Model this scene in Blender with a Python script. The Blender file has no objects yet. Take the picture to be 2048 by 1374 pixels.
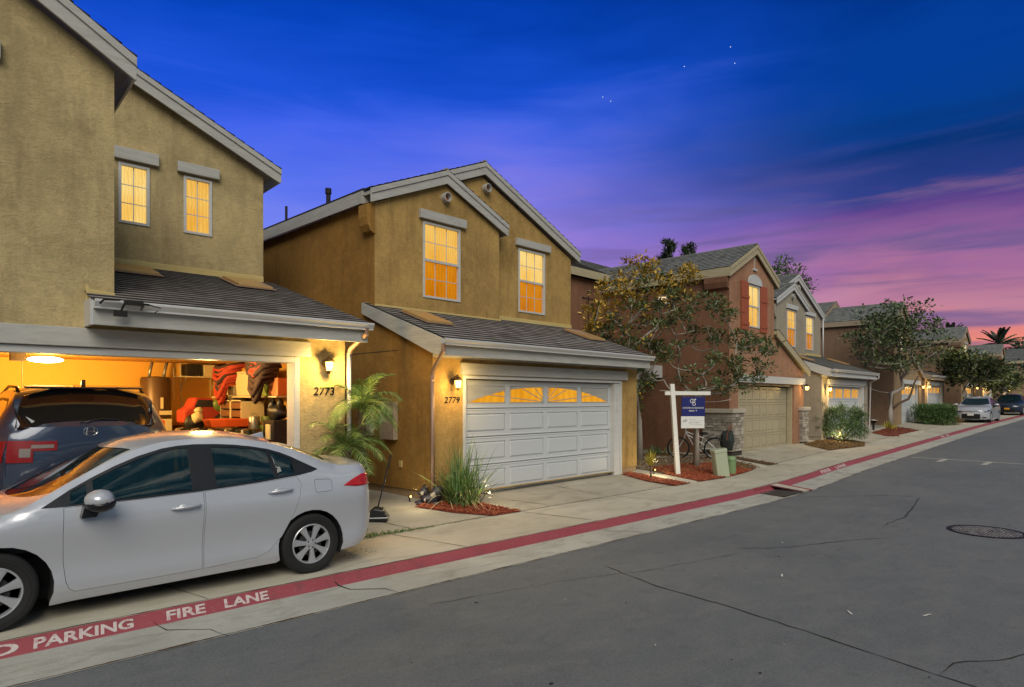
import bpy, bmesh, math, random
from math import sin, cos, pi, radians, sqrt, atan2
from mathutils import Vector, Matrix, noise
from mathutils.geometry import delaunay_2d_cdt
random.seed(7)
SC = bpy.context.scene
COL = SC.collection
# ------------------------------------------------------------------ camera
cam = bpy.data.cameras.new('camera')
camo = bpy.data.objects.new('camera', cam); COL.objects.link(camo)
cam.sensor_width = 36; cam.lens = 22.5; cam.clip_end = 2000; cam.clip_start = .05
cam.shift_y = (798-687)/2048
camo.location = (0, 0, 1.9)
camo.rotation_euler = (radians(90), 0, radians(47.8-90))
SC.camera = camo
SC.render.resolution_x = 1024; SC.render.resolution_y = 687
SC.view_settings.view_transform = 'Standard'; SC.view_settings.look = 'None'
SC.view_settings.exposure = 0.22; SC.view_settings.gamma = 1
SC.cycles.use_denoising = True
SC.cycles.max_bounces = 6; SC.cycles.diffuse_bounces = 3; SC.cycles.glossy_bounces = 3
SC.cycles.transmission_bounces = 4; SC.cycles.transparent_max_bounces = 6
SC.cycles.sample_clamp_indirect = 4

def lin(c):
    return c/12.92 if c <= .04045 else ((c+.055)/1.055)**2.4
def H(h, k=1.0):
    h = h.lstrip('#')
    return tuple(lin(int(h[i:i+2], 16)/255)*k for i in (0, 2, 4))+(1,)

class NT:
    """small node-tree writer"""
    def __init__(s, tree):
        s.t = tree; s.n = tree.nodes; s.l = tree.links
    def node(s, typ, **kw):
        n = s.n.new(typ)
        for k, v in kw.items():
            if k == 'inp':
                for a, b in v.items():
                    if hasattr(b, 'is_output'): s.l.new(b, n.inputs[a])
                    else: n.inputs[a].default_value = b
            else: setattr(n, k, v)
        return n
    def math(s, op, a, b=None, c=None, clamp=False):
        n = s.n.new('ShaderNodeMath'); n.operation = op; n.use_clamp = clamp
        for i, v in enumerate((a, b, c)):
            if v is None: continue
            if hasattr(v, 'is_output'): s.l.new(v, n.inputs[i])
            else: n.inputs[i].default_value = v
        return n.outputs[0]
    def ramp(s, fac, stops, interp='LINEAR'):
        n = s.n.new('ShaderNodeValToRGB'); r = n.color_ramp; r.interpolation = interp
        while len(r.elements) > 1: r.elements.remove(r.elements[-1])
        for i, (p, c) in enumerate(stops):
            e = r.elements[0] if i == 0 else r.elements.new(p)
            e.position = p; e.color = c if len(c) == 4 else tuple(c)+(1,)
        s.l.new(fac, n.inputs[0]); return n.outputs[0]
    def mix(s, fac, a, b, mode='MIX'):
        n = s.n.new('ShaderNodeMix'); n.data_type = 'RGBA'; n.blend_type = mode
        for k, v in ((0, fac), (6, a), (7, b)):
            if hasattr(v, 'is_output'): s.l.new(v, n.inputs[k])
            else: n.inputs[k].default_value = v
        return n.outputs[2]
    def noise(s, vec, scale, detail=4, rough=.55, dist=0):
        n = s.node('ShaderNodeTexNoise'); n.inputs['Scale'].default_value = scale
        n.inputs['Detail'].default_value = detail; n.inputs['Roughness'].default_value = rough
        n.inputs['Distortion'].default_value = dist
        if vec is not None: s.l.new(vec, n.inputs['Vector'])
        return n.outputs[0]
    def mapping(s, vec, scale=(1, 1, 1), rot=(0, 0, 0), loc=(0, 0, 0)):
        n = s.node('ShaderNodeMapping'); s.l.new(vec, n.inputs[0])
        n.inputs['Scale'].default_value = scale; n.inputs['Rotation'].default_value = rot
        n.inputs['Location'].default_value = loc
        return n.outputs[0]

# ------------------------------------------------------------------ dusk sky (world)
W = bpy.data.worlds.new('World'); SC.world = W; W.use_nodes = True
wt = NT(W.node_tree); W.node_tree.nodes.clear()
tc = wt.node('ShaderNodeTexCoord').outputs['Generated']
sep = wt.node('ShaderNodeSeparateXYZ'); wt.l.new(tc, sep.inputs[0])
sx, sy, sz = sep.outputs
az0 = wt.math('ARCTAN2', sy, sx)                       # 0 = down the street, +90deg = towards the houses
az = wt.math('SUBTRACT', radians(47.8), az0)           # grows to the right
el = wt.math('ARCSINE', sz)
comb = wt.node('ShaderNodeCombineXYZ'); wt.l.new(az, comb.inputs[0]); wt.l.new(el, comb.inputs[1])
ae = comb.outputs[0]
streak = wt.noise(wt.mapping(ae, (1.5, 9, 1), (0, 0, radians(-14))), 2.2, 6, .55, .5)
streak2 = wt.noise(wt.mapping(ae, (1.2, 13, 1), (0, 0, radians(-11)), (3, 1, 0)), 3.0, 5, .5, .3)
soft = wt.noise(wt.mapping(ae, (1.3, 3, 1), (0, 0, radians(-25)), (1, 5, 0)), 1.6, 3, .5)
el2 = wt.math('ADD', el, wt.math('MULTIPLY', wt.math('SUBTRACT', streak, .5), .13))
elr = wt.math('ADD', el2, wt.math('MULTIPLY', wt.math('SUBTRACT', soft, .5), .09))
L = wt.ramp(elr, [(0, H('b48bc4')), (.13, H('a183c9')), (.21, H('9078cc')), (.28, H('7b74d2')), (.345, H('5f6ad6')), (.40, H('3d5dd3')),
                  (.455, H('1549c0')), (.515, H('083fae')), (.57, H('003397')), (.63, H('012a80')), (.8, H('30405e')), (1.0, H('5a636e'))])
Rr = wt.ramp(elr, [(0, H('e8926a')), (.055, H('e58768')), (.09, H('d67d76')), (.115, H('b47a90')), (.15, H('a46c8c')), (.185, H('8e5e92')), (.215, H('775089')),
                   (.245, H('5c3f82')), (.27, H('25387c')), (.32, H('06306f')), (.37, H('053a86')), (.43, H('03398f')), (.52, H('012d7c')), (.62, H('08306e')), (.8, H('30405e')), (1.0, H('5a636e'))])
f = wt.math('ADD', az, wt.math('MULTIPLY', wt.math('SUBTRACT', soft, .5), .35))
f = wt.node('ShaderNodeMapRange', interpolation_type='SMOOTHSTEP', inp={0: f, 1: -.02, 2: .55}).outputs[0]
Lb = wt.ramp(elr, [(0, H('9a93d6')), (.13, H('8589dc')), (.22, H('6f7ce0')), (.30, H('566ddf')), (.37, H('3c5ddb')), (.43, H('1a4dca')), (.50, H('0741b4')), (.56, H('00359c')), (.63, H('012a80')), (.8, H('30405e')), (1.0, H('5a636e'))])
L = wt.mix(wt.node('ShaderNodeMapRange', interpolation_type='SMOOTHSTEP', inp={0: az, 1: .12, 2: -.38}).outputs[0], L, Lb)
hs = wt.node('ShaderNodeHueSaturation'); hs.inputs['Saturation'].default_value = 1.0; wt.l.new(Rr, hs.inputs['Color']); Rr = hs.outputs[0]
front = wt.mix(f, L, Rr)
# violet-grey cloud streaks, only low in the sky
band = wt.node('ShaderNodeMapRange', interpolation_type='SMOOTHSTEP', inp={0: el, 1: .36, 2: .2}).outputs[0]
cl = wt.node('ShaderNodeMapRange', interpolation_type='SMOOTHSTEP', inp={0: streak2, 1: .45, 2: .66}).outputs[0]
rightish = wt.node('ShaderNodeMapRange', interpolation_type='SMOOTHSTEP', inp={0: az, 1: -.15, 2: .35}).outputs[0]
front = wt.mix(wt.math('MULTIPLY', wt.math('MULTIPLY', cl, band), wt.math('MULTIPLY', rightish, .7)), front, H('5b5284'))
pk = wt.node('ShaderNodeMapRange', interpolation_type='SMOOTHSTEP', inp={0: streak, 1: .55, 2: .75}).outputs[0]
front = wt.mix(wt.math('MULTIPLY', wt.math('MULTIPLY', pk, band), wt.math('MULTIPLY', f, .35)), front, H('e08f9e'))
# the pale cloudy half of the dusk sky, on the far side of the street
cs = wt.noise(wt.mapping(ae, (1.1, 6, 1), (0, 0, radians(6))), 2.2, 6, .6, .5)
back = wt.ramp(cs, [(.40, H('173a66', .6)), (.49, H('2f5a86', .8)), (.57, H('98a8ae', 1.3)), (.70, H('ddd4c2', 2.3))])
backlow = wt.ramp(el, [(0, H('8d9094', .9)), (.12, H('9aa3ab', 1.1)), (.3, H('ffffff'))])
back = wt.mix(.8, back, backlow, 'MULTIPLY')
top = wt.mix(wt.node('ShaderNodeMapRange', interpolation_type='SMOOTHSTEP', inp={0: el, 1: 1.15, 2: 1.4}).outputs[0], (0, 0, 0, 1), (1, 1, 1, 1))
topc = H('9ba1a8', 1.15)
aabs = wt.math('ABSOLUTE', wt.math('WRAP', az, pi, -pi))
bf = wt.node('ShaderNodeMapRange', interpolation_type='SMOOTHSTEP', inp={0: aabs, 1: .85, 2: 1.5}).outputs[0]
sky = wt.mix(bf, front, back)
sky = wt.mix(top, sky, topc)
# a few evening stars
for (a_, e_) in [(.141, .437), (.153, .431), (.263, .465), (.329, .480), (.335, .460)]:
    v = Vector((cos(e_)*cos(radians(47.8)-a_), cos(e_)*sin(radians(47.8)-a_), sin(e_)))
    dn = wt.node('ShaderNodeVectorMath', operation='DISTANCE'); wt.l.new(tc, dn.inputs[0]); dn.inputs[1].default_value = v
    sky = wt.mix(wt.math('LESS_THAN', dn.outputs['Value'], .00055), sky, (.8, .9, 1, 1))
bg = wt.node('ShaderNodeBackground'); wt.l.new(sky, bg.inputs[0]); bg.inputs[1].default_value = 1.0
wo = wt.node('ShaderNodeOutputWorld'); wt.l.new(bg.outputs[0], wo.inputs[0])
# the last diffuse daylight, from across the street
sun = bpy.data.lights.new('sun', 'SUN'); sun.energy = 2.2; sun.angle = radians(42); sun.color = (1.0, .93, .82)
suno = bpy.data.objects.new('sun', sun); COL.objects.link(suno)
suno.rotation_euler = Vector((.46, .68, -.66)).to_track_quat('-Z', 'Y').to_euler()

# ------------------------------------------------------------------ materials
MATS = {}
def new_mat(name):
    m = bpy.data.materials.new(name); m.use_nodes = True
    t = NT(m.node_tree); p = t.n['Principled BSDF']; MATS[name] = m
    return m, t, p
def objc(t): return t.node('ShaderNodeTexCoord').outputs['Object']
def bump(t, p, h, strength=.3, dist=.01):
    b = t.node('ShaderNodeBump'); b.inputs['Strength'].default_value = strength; b.inputs['Distance'].default_value = dist
    t.l.new(h, b.inputs['Height']); t.l.new(b.outputs[0], p.inputs['Normal'])
def plain(name, col, rough=.6, metal=0, var=.12, spec=.5, bmp=0, scale=6, coat=0):
    m, t, p = new_mat(name); o = objc(t)
    n = t.noise(o, scale, 5, .6)
    c = t.mix(n, tuple(x*(1-var) for x in col[:3])+(1,), tuple(min(1, x*(1+var)) for x in col[:3])+(1,))
    t.l.new(c, p.inputs['Base Color']); p.inputs['Roughness'].default_value = rough; p.inputs['Metallic'].default_value = metal
    p.inputs['Specular IOR Level'].default_value = spec
    if coat: p.inputs['Coat Weight'].default_value = coat; p.inputs['Coat Roughness'].default_value = .04
    if bmp: bump(t, p, t.noise(o, scale*12, 4), bmp, .004)
    return m
def emit(name, col, strength):
    m, t, p = new_mat(name)
    p.inputs['Base Color'].default_value = tuple(c*.5 for c in col[:3])+(1,)
    p.inputs['Emission Color'].default_value = col; p.inputs['Emission Strength'].default_value = strength
    return m
def stucco(name, c1, c2, stain, bstr=.5):
    m, t, p = new_mat(name); o = objc(t)
    n1 = t.noise(o, .9, 6, .62, .4); n2 = t.noise(o, 6, 5, .6, .6); n3 = t.noise(t.mapping(o, (1.6, 1.6, .22)), 2.4, 5, .65); n4 = t.noise(o, 16, 6, .75, 1.2)
    c = t.mix(t.ramp(n1, [(.32, (0, 0, 0, 1)), (.68, (1, 1, 1, 1))]), c1, c2)
    c = t.mix(t.math('MULTIPLY', t.ramp(n2, [(.45, (0, 0, 0, 1)), (.75, (1, 1, 1, 1))]), .35), c, tuple(min(1, x*1.35) for x in c2[:3])+(1,))
    c = t.mix(t.math('MULTIPLY', t.ramp(n3, [(.5, (0, 0, 0, 1)), (.72, (1, 1, 1, 1))]), .5), c, stain)
    c = t.mix(t.math('MULTIPLY', t.ramp(n4, [(.42, (1, 1, 1, 1)), (.52, (0, 0, 0, 1))]), .24), c, stain)
    t.l.new(c, p.inputs['Base Color']); p.inputs['Roughness'].default_value = .92; p.inputs['Specular IOR Level'].default_value = .2
    mk = t.ramp(t.noise(o, .8, 3, .5), [(.38, (.15, .15, .15, 1)), (.62, (1, 1, 1, 1))])
    h = t.math('ADD', t.math('MULTIPLY', t.noise(o, 38, 6, .7, .8), mk), t.math('MULTIPLY', t.noise(t.mapping(o, (1, 1, 1.8)), 6, 6, .65, 2.2), 1.0))
    bump(t, p, h, min(1, bstr*1.2), .012)
    return m
stucco('stucco_olive', H('96875f'), H('b8a376'), H('77694b'), .7)
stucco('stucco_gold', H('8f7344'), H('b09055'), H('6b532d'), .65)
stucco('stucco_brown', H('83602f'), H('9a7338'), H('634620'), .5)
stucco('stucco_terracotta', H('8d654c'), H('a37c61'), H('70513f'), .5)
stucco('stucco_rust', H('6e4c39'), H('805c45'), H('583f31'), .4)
stucco('stucco_grey', H('8d8474'), H('9b917f'), H('7a7264'), .35)
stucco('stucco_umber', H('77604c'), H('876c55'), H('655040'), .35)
stucco('stucco_tan', H('8a7257'), H('98805f'), H('73604a'), .35)
def trim(name, col, dirt, amt=.5):
    m, t, p = new_mat(name); o = objc(t)
    n = t.noise(t.mapping(o, (.6, .6, 4)), 3.5, 6, .65); n2 = t.noise(o, 22, 4, .6)
    c = t.mix(t.math('MULTIPLY', t.ramp(n, [(.42, (0, 0, 0, 1)), (.7, (1, 1, 1, 1))]), amt), col, dirt)
    t.l.new(c, p.inputs['Base Color']); p.inputs['Roughness'].default_value = .6
    bump(t, p, n2, .15, .003)
    return m
trim('trim_grey', H('a9a79f'), H('84827a'))
trim('trim_white', H('b8b8b4'), H('a3a19a'), .35)
trim('trim_cream', H('a89c7c'), H('8a7d5e'), .4)
trim('trim_sand', H('bda76a'), H('a08a50'), .4)
trim('trim_tan', H('9c8b74'), H('7d6d58'), .4)
trim('shutter_red', H('9b4e2e'), H('7d3c24'), .4)
def door_mat(name, col):
    m, t, p = new_mat(name); o = objc(t)
    n = t.noise(t.mapping(o, (1, 1, 1)), 1.2, 4, .5); g = t.noise(t.mapping(o, (1.5, 1, 60)), 9, 2, .5)
    c = t.mix(n, tuple(x*.9 for x in col[:3])+(1,), col)
    t.l.new(c, p.inputs['Base Color']); p.inputs['Roughness'].default_value = .45
    bump(t, p, g, .12, .002)
door_mat('garage_door_white', H('bcc0c1')); door_mat('garage_door_cream', H('a59a7e'))
def shingle_mat(name, base, dark, pale):
    m, t, p = new_mat(name); uv = t.node('ShaderNodeUVMap').outputs[0]
    b = t.node('ShaderNodeTexBrick'); t.l.new(uv, b.inputs['Vector'])
    b.offset = .37; b.offset_frequency = 1
    b.inputs['Color1'].default_value = (0, 0, 0, 1); b.inputs['Color2'].default_value = (1, 1, 1, 1); b.inputs['Mortar'].default_value = (0, 0, 0, 1)
    b.inputs['Scale'].default_value = 1; b.inputs['Brick Width'].default_value = .28; b.inputs['Row Height'].default_value = 1; b.inputs['Mortar Size'].default_value = .012
    b.inputs['Bias'].default_value = 0
    sepu = t.node('ShaderNodeSeparateXYZ'); t.l.new(uv, sepu.inputs[0])
    n = t.noise(t.mapping(uv, (3.5, .5, 1)), 1.0, 4, .7)
    wn = t.node('ShaderNodeTexWhiteNoise', noise_dimensions='2D')
    fl = t.node('ShaderNodeCombineXYZ'); t.l.new(t.math('FLOOR', t.math('MULTIPLY', t.math('ADD', sepu.outputs[0], t.math('MULTIPLY', t.math('FLOOR', sepu.outputs[1]), .137)), 5.3)), fl.inputs[0]); t.l.new(t.math('FLOOR', sepu.outputs[1]), fl.inputs[1])
    t.l.new(fl.outputs[0], wn.inputs['Vector'])
    c = t.mix(wn.outputs['Value'], dark, base)
    c = t.mix(t.ramp(n, [(.5, (0, 0, 0, 1)), (.75, (.8, .8, .8, 1))]), c, pale)
    fine = t.noise(t.mapping(uv, (60, 12, 1)), 1, 3, .8)
    c = t.mix(t.math('MULTIPLY', fine, .3), c, tuple(x*.45 for x in dark[:3])+(1,))
    t.l.new(c, p.inputs['Base Color']); p.inputs['Roughness'].default_value = .95; p.inputs['Specular IOR Level'].default_value = .2
    bump(t, p, fine, .5, .006)
shingle_mat('shingle_near', H('958e87'), H('665f59'), H('b0aaa1'))
shingle_mat('shingle_far', H('83847e'), H('646662'), H('999a93'))
def concrete(name, c1, c2, stain, sc=1.0):
    m, t, p = new_mat(name); g = t.node('ShaderNodeNewGeometry').outputs['Position']
    n1 = t.noise(g, .7*sc, 6, .6, .3); n2 = t.noise(t.mapping(g, (1.1, 3.2, 1)), 1.1*sc, 6, .62, .8); n3 = t.noise(g, 60, 3, .7)
    c = t.mix(t.ramp(n1, [(.3, (0, 0, 0, 1)), (.7, (1, 1, 1, 1))]), c1, c2)
    c = t.mix(t.math('MULTIPLY', t.ramp(n2, [(.5, (0, 0, 0, 1)), (.72, (1, 1, 1, 1))]), .6), c, stain)
    c = t.mix(t.math('MULTIPLY', t.ramp(n3, [(.35, (1, 1, 1, 1)), (.5, (0, 0, 0, 1))]), .25), c, stain)
    t.l.new(c, p.inputs['Base Color']); p.inputs['Roughness'].default_value = .85; p.inputs['Specular IOR Level'].default_value = .25
    bump(t, p, t.math('ADD', n3, t.noise(g, 14, 5, .7)), .25, .004)
concrete('concrete', H('a59e8c'), H('bab3a1'), H('878070'))
concrete('concrete_gutter', H('96948b'), H('b0aea3'), H('706a5a'), 1.6)
concrete('concrete_dark', H('999280'), H('ada594'), H('797261'))
def kerb_red():
    m, t, p = new_mat('kerb_red'); g = t.node('ShaderNodeNewGeometry').outputs['Position']
    n = t.noise(g, 1.3, 6, .6); n2 = t.noise(g, 30, 5, .75); n3 = t.noise(g, 7, 6, .7)
    c = t.mix(n, H('802f38'), H('93454b'))
    c = t.mix(t.ramp(n2, [(.57, (0, 0, 0, 1)), (.70, (.7, .7, .7, 1))]), c, H('8d6f66'))
    c = t.mix(t.ramp(n3, [(.52, (0, 0, 0, 1)), (.68, (.75, .75, .75, 1))]), c, H('6f3b3e'))
    t.l.new(c, p.inputs['Base Color']); p.inputs['Roughness'].default_value = .7; bump(t, p, n2, .3, .003)
kerb_red()
def kerb_letter():
    m, t, p = new_mat('kerb_letter'); g = t.node('ShaderNodeNewGeometry').outputs['Position']
    c = t.mix(t.ramp(t.noise(g, 26, 5, .75), [(.50, (0, 0, 0, 1)), (.70, (1, 1, 1, 1))]), H('b8aca6'), H('94555a'))
    t.l.new(c, p.inputs['Base Color']); p.inputs['Roughness'].default_value = .75
kerb_letter()
def asphalt():
    m, t, p = new_mat('asphalt'); g = t.node('ShaderNodeNewGeometry').outputs['Position']
    n1 = t.noise(g, .35, 6, .6, .5); n2 = t.noise(t.mapping(g, (1, 2.2, 1)), 1.6, 6, .65, .6); n3 = t.noise(g, 55, 4, .85); n4 = t.noise(g, 4, 5, .7)
    c = t.mix(t.ramp(n1, [(.32, (0, 0, 0, 1)), (.68, (1, 1, 1, 1))]), H('505457'), H('626464'))
    c = t.mix(t.math('MULTIPLY', t.ramp(n2, [(.45, (0, 0, 0, 1)), (.7, (1, 1, 1, 1))]), .36), c, H('75736d'))
    c = t.mix(t.math('MULTIPLY', t.ramp(n4, [(.54, (0, 0, 0, 1)), (.72, (1, 1, 1, 1))]), .5), c, H('414344'))
    c = t.mix(t.math('MULTIPLY', t.ramp(n3, [(.42, (0, 0, 0, 1)), (.66, (1, 1, 1, 1))]), .38), c, H('8a8883'))
    t.l.new(c, p.inputs['Base Color']); p.inputs['Roughness'].default_value = .8; p.inputs['Specular IOR Level'].default_value = .35
    bump(t, p, t.math('ADD', n3, t.math('MULTIPLY', t.noise(g, 22, 4, .7), .7)), .45, .004)
asphalt()
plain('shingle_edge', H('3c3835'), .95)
plain('crack_dark', H('1d1c1b'), .95); plain('joint_dark', H('3a352c'), .95)
plain('paint_white', H('cfcbc0'), .7, var=.15, scale=12); plain('paint_line', H('a5a296'), .8, var=.2, scale=3)
plain('soil', H('6a5334'), .95, var=.35, scale=5, bmp=.8); plain('soil_dark', H('4b3723'), .95, var=.4, scale=6, bmp=.8)
plain('iron_dark', H('2a2624'), .6, .6); plain('bronze', H('4a3a26'), .5, .7); plain('metal_brown', H('8a6f5c'), .5, .2)
plain('gutter_white', H('bdbcb8'), .35, .1, var=.06); plain('black_rubber', H('161616'), .85, var=.2, bmp=.2, scale=10)
plain('black_plastic', H('18191b'), .45); plain('dark_void', H('0b0b0b'), .9)
plain('steel', H('8b8b88'), .4, .7); plain('stone_cap', H('b3aa98'), .7)
def lit(name, top, bot, strength, folds):
    m, t, p = new_mat(name); o = objc(t)
    w = t.node('ShaderNodeTexWave', wave_type='BANDS', bands_direction='X'); t.l.new(o, w.inputs[0])
    w.inputs['Scale'].default_value = folds; w.inputs['Distortion'].default_value = 6; w.inputs['Detail'].default_value = 3
    n = t.noise(t.mapping(o, (1.2, 1, .8)), 1.7, 3, .5)
    c = t.mix(t.ramp(n, [(.35, (0, 0, 0, 1)), (.68, (1, 1, 1, 1))]), top, bot)
    c = t.mix(t.math('MULTIPLY', w.outputs['Fac'], .30), c, tuple(x*.55 for x in bot[:3])+(1,))
    p.inputs['Base Color'].default_value = (.03, .02, .0, 1); p.inputs['Roughness'].default_value = .12; p.inputs['Specular IOR Level'].default_value = .15
    t.l.new(c, p.inputs['Emission Color']); p.inputs['Emission Strength'].default_value = strength
lit('lit_upper', H('f3c465'), H('eaa83c'), .9, 5); lit('lit_lower', H('dd8a10'), H('c26c02'), .85, 4)
lit('lit_pale', H('f7d888'), H('efba55'), .95, 6)
lit('lit_door', H('f0a92c'), H('de9018'), .9, 1.5)
lit('lit_white', H('ffe7bd'), H('ffd79a'), 1.1, 2)
emit('lamp_warm', (1, .62, .16, 1), 5); emit('lamp_white', (1, .86, .6, 1), 14)

# ------------------------------------------------------------------ mesh helpers
class MB:
    def __init__(s): s.v = []; s.f = []; s.uv = {}; s.mi = []
    def add(s, vs, fs, mi=0):
        n = len(s.v); s.v += [tuple(v) for v in vs]
        for f in fs: s.f.append(tuple(n+i for i in f)); s.mi.append(mi)
    def quad(s, a, b, c, d, mi=0, uv=None):
        n = len(s.v); s.v += [tuple(a), tuple(b), tuple(c), tuple(d)]; s.f.append((n, n+1, n+2, n+3)); s.mi.append(mi)
        if uv: s.uv[len(s.f)-1] = uv
    def box(s, x0, y0, z0, x1, y1, z1, mi=0):
        v = [(x, y, z) for z in (z0, z1) for y in (y0, y1) for x in (x0, x1)]
        s.add(v, [(0, 2, 3, 1), (4, 5, 7, 6), (0, 1, 5, 4), (2, 6, 7, 3), (0, 4, 6, 2), (1, 3, 7, 5)], mi)
    def prism(s, poly, axis, a0, a1, mi=0):
        """poly: 2D points; axis 'y' -> (x,z) extruded in y; 'x' -> (y,z); 'z' -> (x,y)"""
        def P(p, a): return {'y': (p[0], a, p[1]), 'x': (a, p[0], p[1]), 'z': (p[0], p[1], a)}[axis]
        n = len(poly); v = [P(p, a0) for p in poly]+[P(p, a1) for p in poly]
        s.add(v, [tuple(range(n)), tuple(range(2*n-1, n-1, -1))]+[(i, (i+1) % n, n+(i+1) % n, n+i) for i in range(n)], mi)
    def tube(s, pts, rad, seg=8, mi=0, cap=True):
        pts = [Vector(p) for p in pts]; n = len(pts); rings = []
        up = Vector((0, 0, 1)); b0 = len(s.v)
        for i, p in enumerate(pts):
            d = (pts[min(i+1, n-1)]-pts[max(i-1, 0)])
            if d.length < 1e-9: d = Vector((0, 0, 1))
            d.normalize(); a = d.cross(up)
            if a.length < .05: a = d.cross(Vector((1, 0, 0)))
            a.normalize(); b = d.cross(a)
            r = rad[i] if isinstance(rad, (list, tuple)) else rad
            for k in range(seg):
                q = p+(a*cos(2*pi*k/seg)+b*sin(2*pi*k/seg))*r; s.v.append(tuple(q))
        for i in range(n-1):
            for k in range(seg):
                k2 = (k+1) % seg
                s.f.append((b0+i*seg+k, b0+i*seg+k2, b0+(i+1)*seg+k2, b0+(i+1)*seg+k)); s.mi.append(mi)
        if cap:
            s.f.append(tuple(b0+k for k in range(seg))); s.mi.append(mi)
            s.f.append(tuple(b0+(n-1)*seg+k for k in range(seg-1, -1, -1))); s.mi.append(mi)
    def lathe(s, c, prof, seg=24, axis='z', mi=0, cap=True):
        c = Vector(c); b0 = len(s.v)
        for (r, h) in prof:
            for k in range(seg):
                a = 2*pi*k/seg
                q = {'z': (r*cos(a), r*sin(a), h), 'y': (r*cos(a), h, r*sin(a)), 'x': (h, r*cos(a), r*sin(a))}[axis]
                s.v.append(tuple(c+Vector(q)))
        for i in range(len(prof)-1):
            for k in range(seg):
                k2 = (k+1) % seg
                s.f.append((b0+i*seg+k, b0+i*seg+k2, b0+(i+1)*seg+k2, b0+(i+1)*seg+k)); s.mi.append(mi)
        for j, rev in ((0, True), (len(prof)-1, False)):
            if cap and prof[j][0] > 1e-4:
                r_ = [b0+j*seg+k for k in range(seg)]
                s.f.append(tuple(r_[::-1] if rev else r_)); s.mi.append(mi)
    def blob(s, c, r, seg=10, mi=0, wob=.15, seed=0):
        c = Vector(c); rr = r if isinstance(r, (tuple, list)) else (r, r, r); b0 = len(s.v); nr = max(5, seg//2+1)
        for i in range(nr+1):
            th = pi*i/nr
            for k in range(seg):
                a = 2*pi*k/seg; d = Vector((sin(th)*cos(a), sin(th)*sin(a), cos(th)))
                w = 1+wob*noise.noise(d*1.7+Vector((seed*3.1, seed, 0)))*2
                s.v.append((c.x+d.x*rr[0]*w, c.y+d.y*rr[1]*w, c.z+d.z*rr[2]*w))
        for i in range(nr):
            for k in range(seg):
                k2 = (k+1) % seg; s.f.append((b0+i*seg+k, b0+i*seg+k2, b0+(i+1)*seg+k2, b0+(i+1)*seg+k)); s.mi.append(mi)
    def build(s, name, mat, parent=None, smooth=False, bevel=0, weld=False, auto=None):
        me = bpy.data.meshes.new(name); me.from_pydata(s.v, [], s.f)
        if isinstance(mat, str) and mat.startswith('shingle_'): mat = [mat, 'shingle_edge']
        for m in (mat if isinstance(mat, (list, tuple)) else [mat]): me.materials.append(MATS[m])
        me.polygons.foreach_set('material_index', s.mi)
        if s.uv:
            ul = me.uv_layers.new(name='UVMap')
            for fi, uvs in s.uv.items():
                for li, uvv in zip(me.polygons[fi].loop_indices, uvs): ul.data[li].uv = uvv
        bm = bmesh.new(); bm.from_mesh(me)
        if weld: bmesh.ops.remove_doubles(bm, verts=bm.verts, dist=1e-4)
        bmesh.ops.recalc_face_normals(bm, faces=bm.faces)
        if auto is not None:
            for e in bm.edges:
                e.smooth = len(e.link_faces) == 2 and e.calc_face_angle(0) < radians(auto)
        bm.to_mesh(me); bm.free()
        o = bpy.data.objects.new(name, me); COL.objects.link(o)
        if smooth or auto is not None: me.polygons.foreach_set('use_smooth', [True]*len(me.polygons))
        if bevel:
            b = o.modifiers.new('bevel', 'BEVEL'); b.width = bevel; b.segments = 2; b.limit_method = 'ANGLE'
        if parent: o.parent = parent
        me.update(); return o
def empty(name, loc=(0, 0, 0), rz=0, label=None, cat=None, group=None):
    o = bpy.data.objects.new(name, None); COL.objects.link(o); o.location = loc; o.rotation_euler = (0, 0, rz); o.empty_display_size = .2
    tag(o, label, cat, group); return o
def tag(o, label=None, cat=None, group=None, kind=None):
    for k, v in (('label', label), ('category', cat), ('group', group), ('kind', kind)):
        if v: o[k] = v
    return o
def struct(o): o['kind'] = 'structure'; return o
def point(name, loc, power, col=(1, .7, .35), size=.06, parent=None, spot=None):
    l = bpy.data.lights.new(name, 'SPOT' if spot else 'POINT'); l.energy = power; l.color = col; l.shadow_soft_size = size
    if spot: l.spot_size = spot; l.spot_blend = .6
    o = bpy.data.objects.new(name, l); COL.objects.link(o); o.location = loc
    if parent: o.parent = parent
    return o
def inpoly(x, y, poly):
    c = False; n = len(poly); j = n-1
    for i in range(n):
        xi, yi = poly[i]; xj, yj = poly[j]
        if (yi > y) != (yj > y) and x < (xj-xi)*(y-yi)/(yj-yi)+xi: c = not c
        j = i
    return c
def cdt(outline, holes=(), extra=()):
    vs = []; es = []
    for poly in [outline]+list(holes):
        b = len(vs); n = len(poly); vs += [Vector(p) for p in poly]; es += [(b+i, b+(i+1) % n) for i in range(n)]
    vs += [Vector(p) for p in extra]
    ov, oe, of, _, _, _ = delaunay_2d_cdt(vs, es, [], 0, 1e-6)
    out = []
    for f in of:
        cx = sum(ov[i].x for i in f)/len(f); cy = sum(ov[i].y for i in f)/len(f)
        if inpoly(cx, cy, outline) and not any(inpoly(cx, cy, h) for h in holes): out.append(f)
    return [(v.x, v.y) for v in ov], out
def rect(x0, z0, x1, z1): return [(x0, z0), (x1, z0), (x1, z1), (x0, z1)]
def panel(mb, axis, at, outline, holes=(), depth=.12, mi=0):
    """wall face in plane axis=at with reveals going 'depth' inwards (+y, or +x for axis x)"""
    def P(p, a): return (p[0], a, p[1]) if axis == 'y' else (a, p[0], p[1])
    v, f = cdt(outline, holes); mb.add([P(p, at) for p in v], f, mi)
    for h in holes:
        n = len(h)
        for i in range(n):
            a, b = h[i], h[(i+1) % n]; mb.quad(P(a, at), P(b, at), P(b, at+depth), P(a, at+depth), mi)
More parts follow.
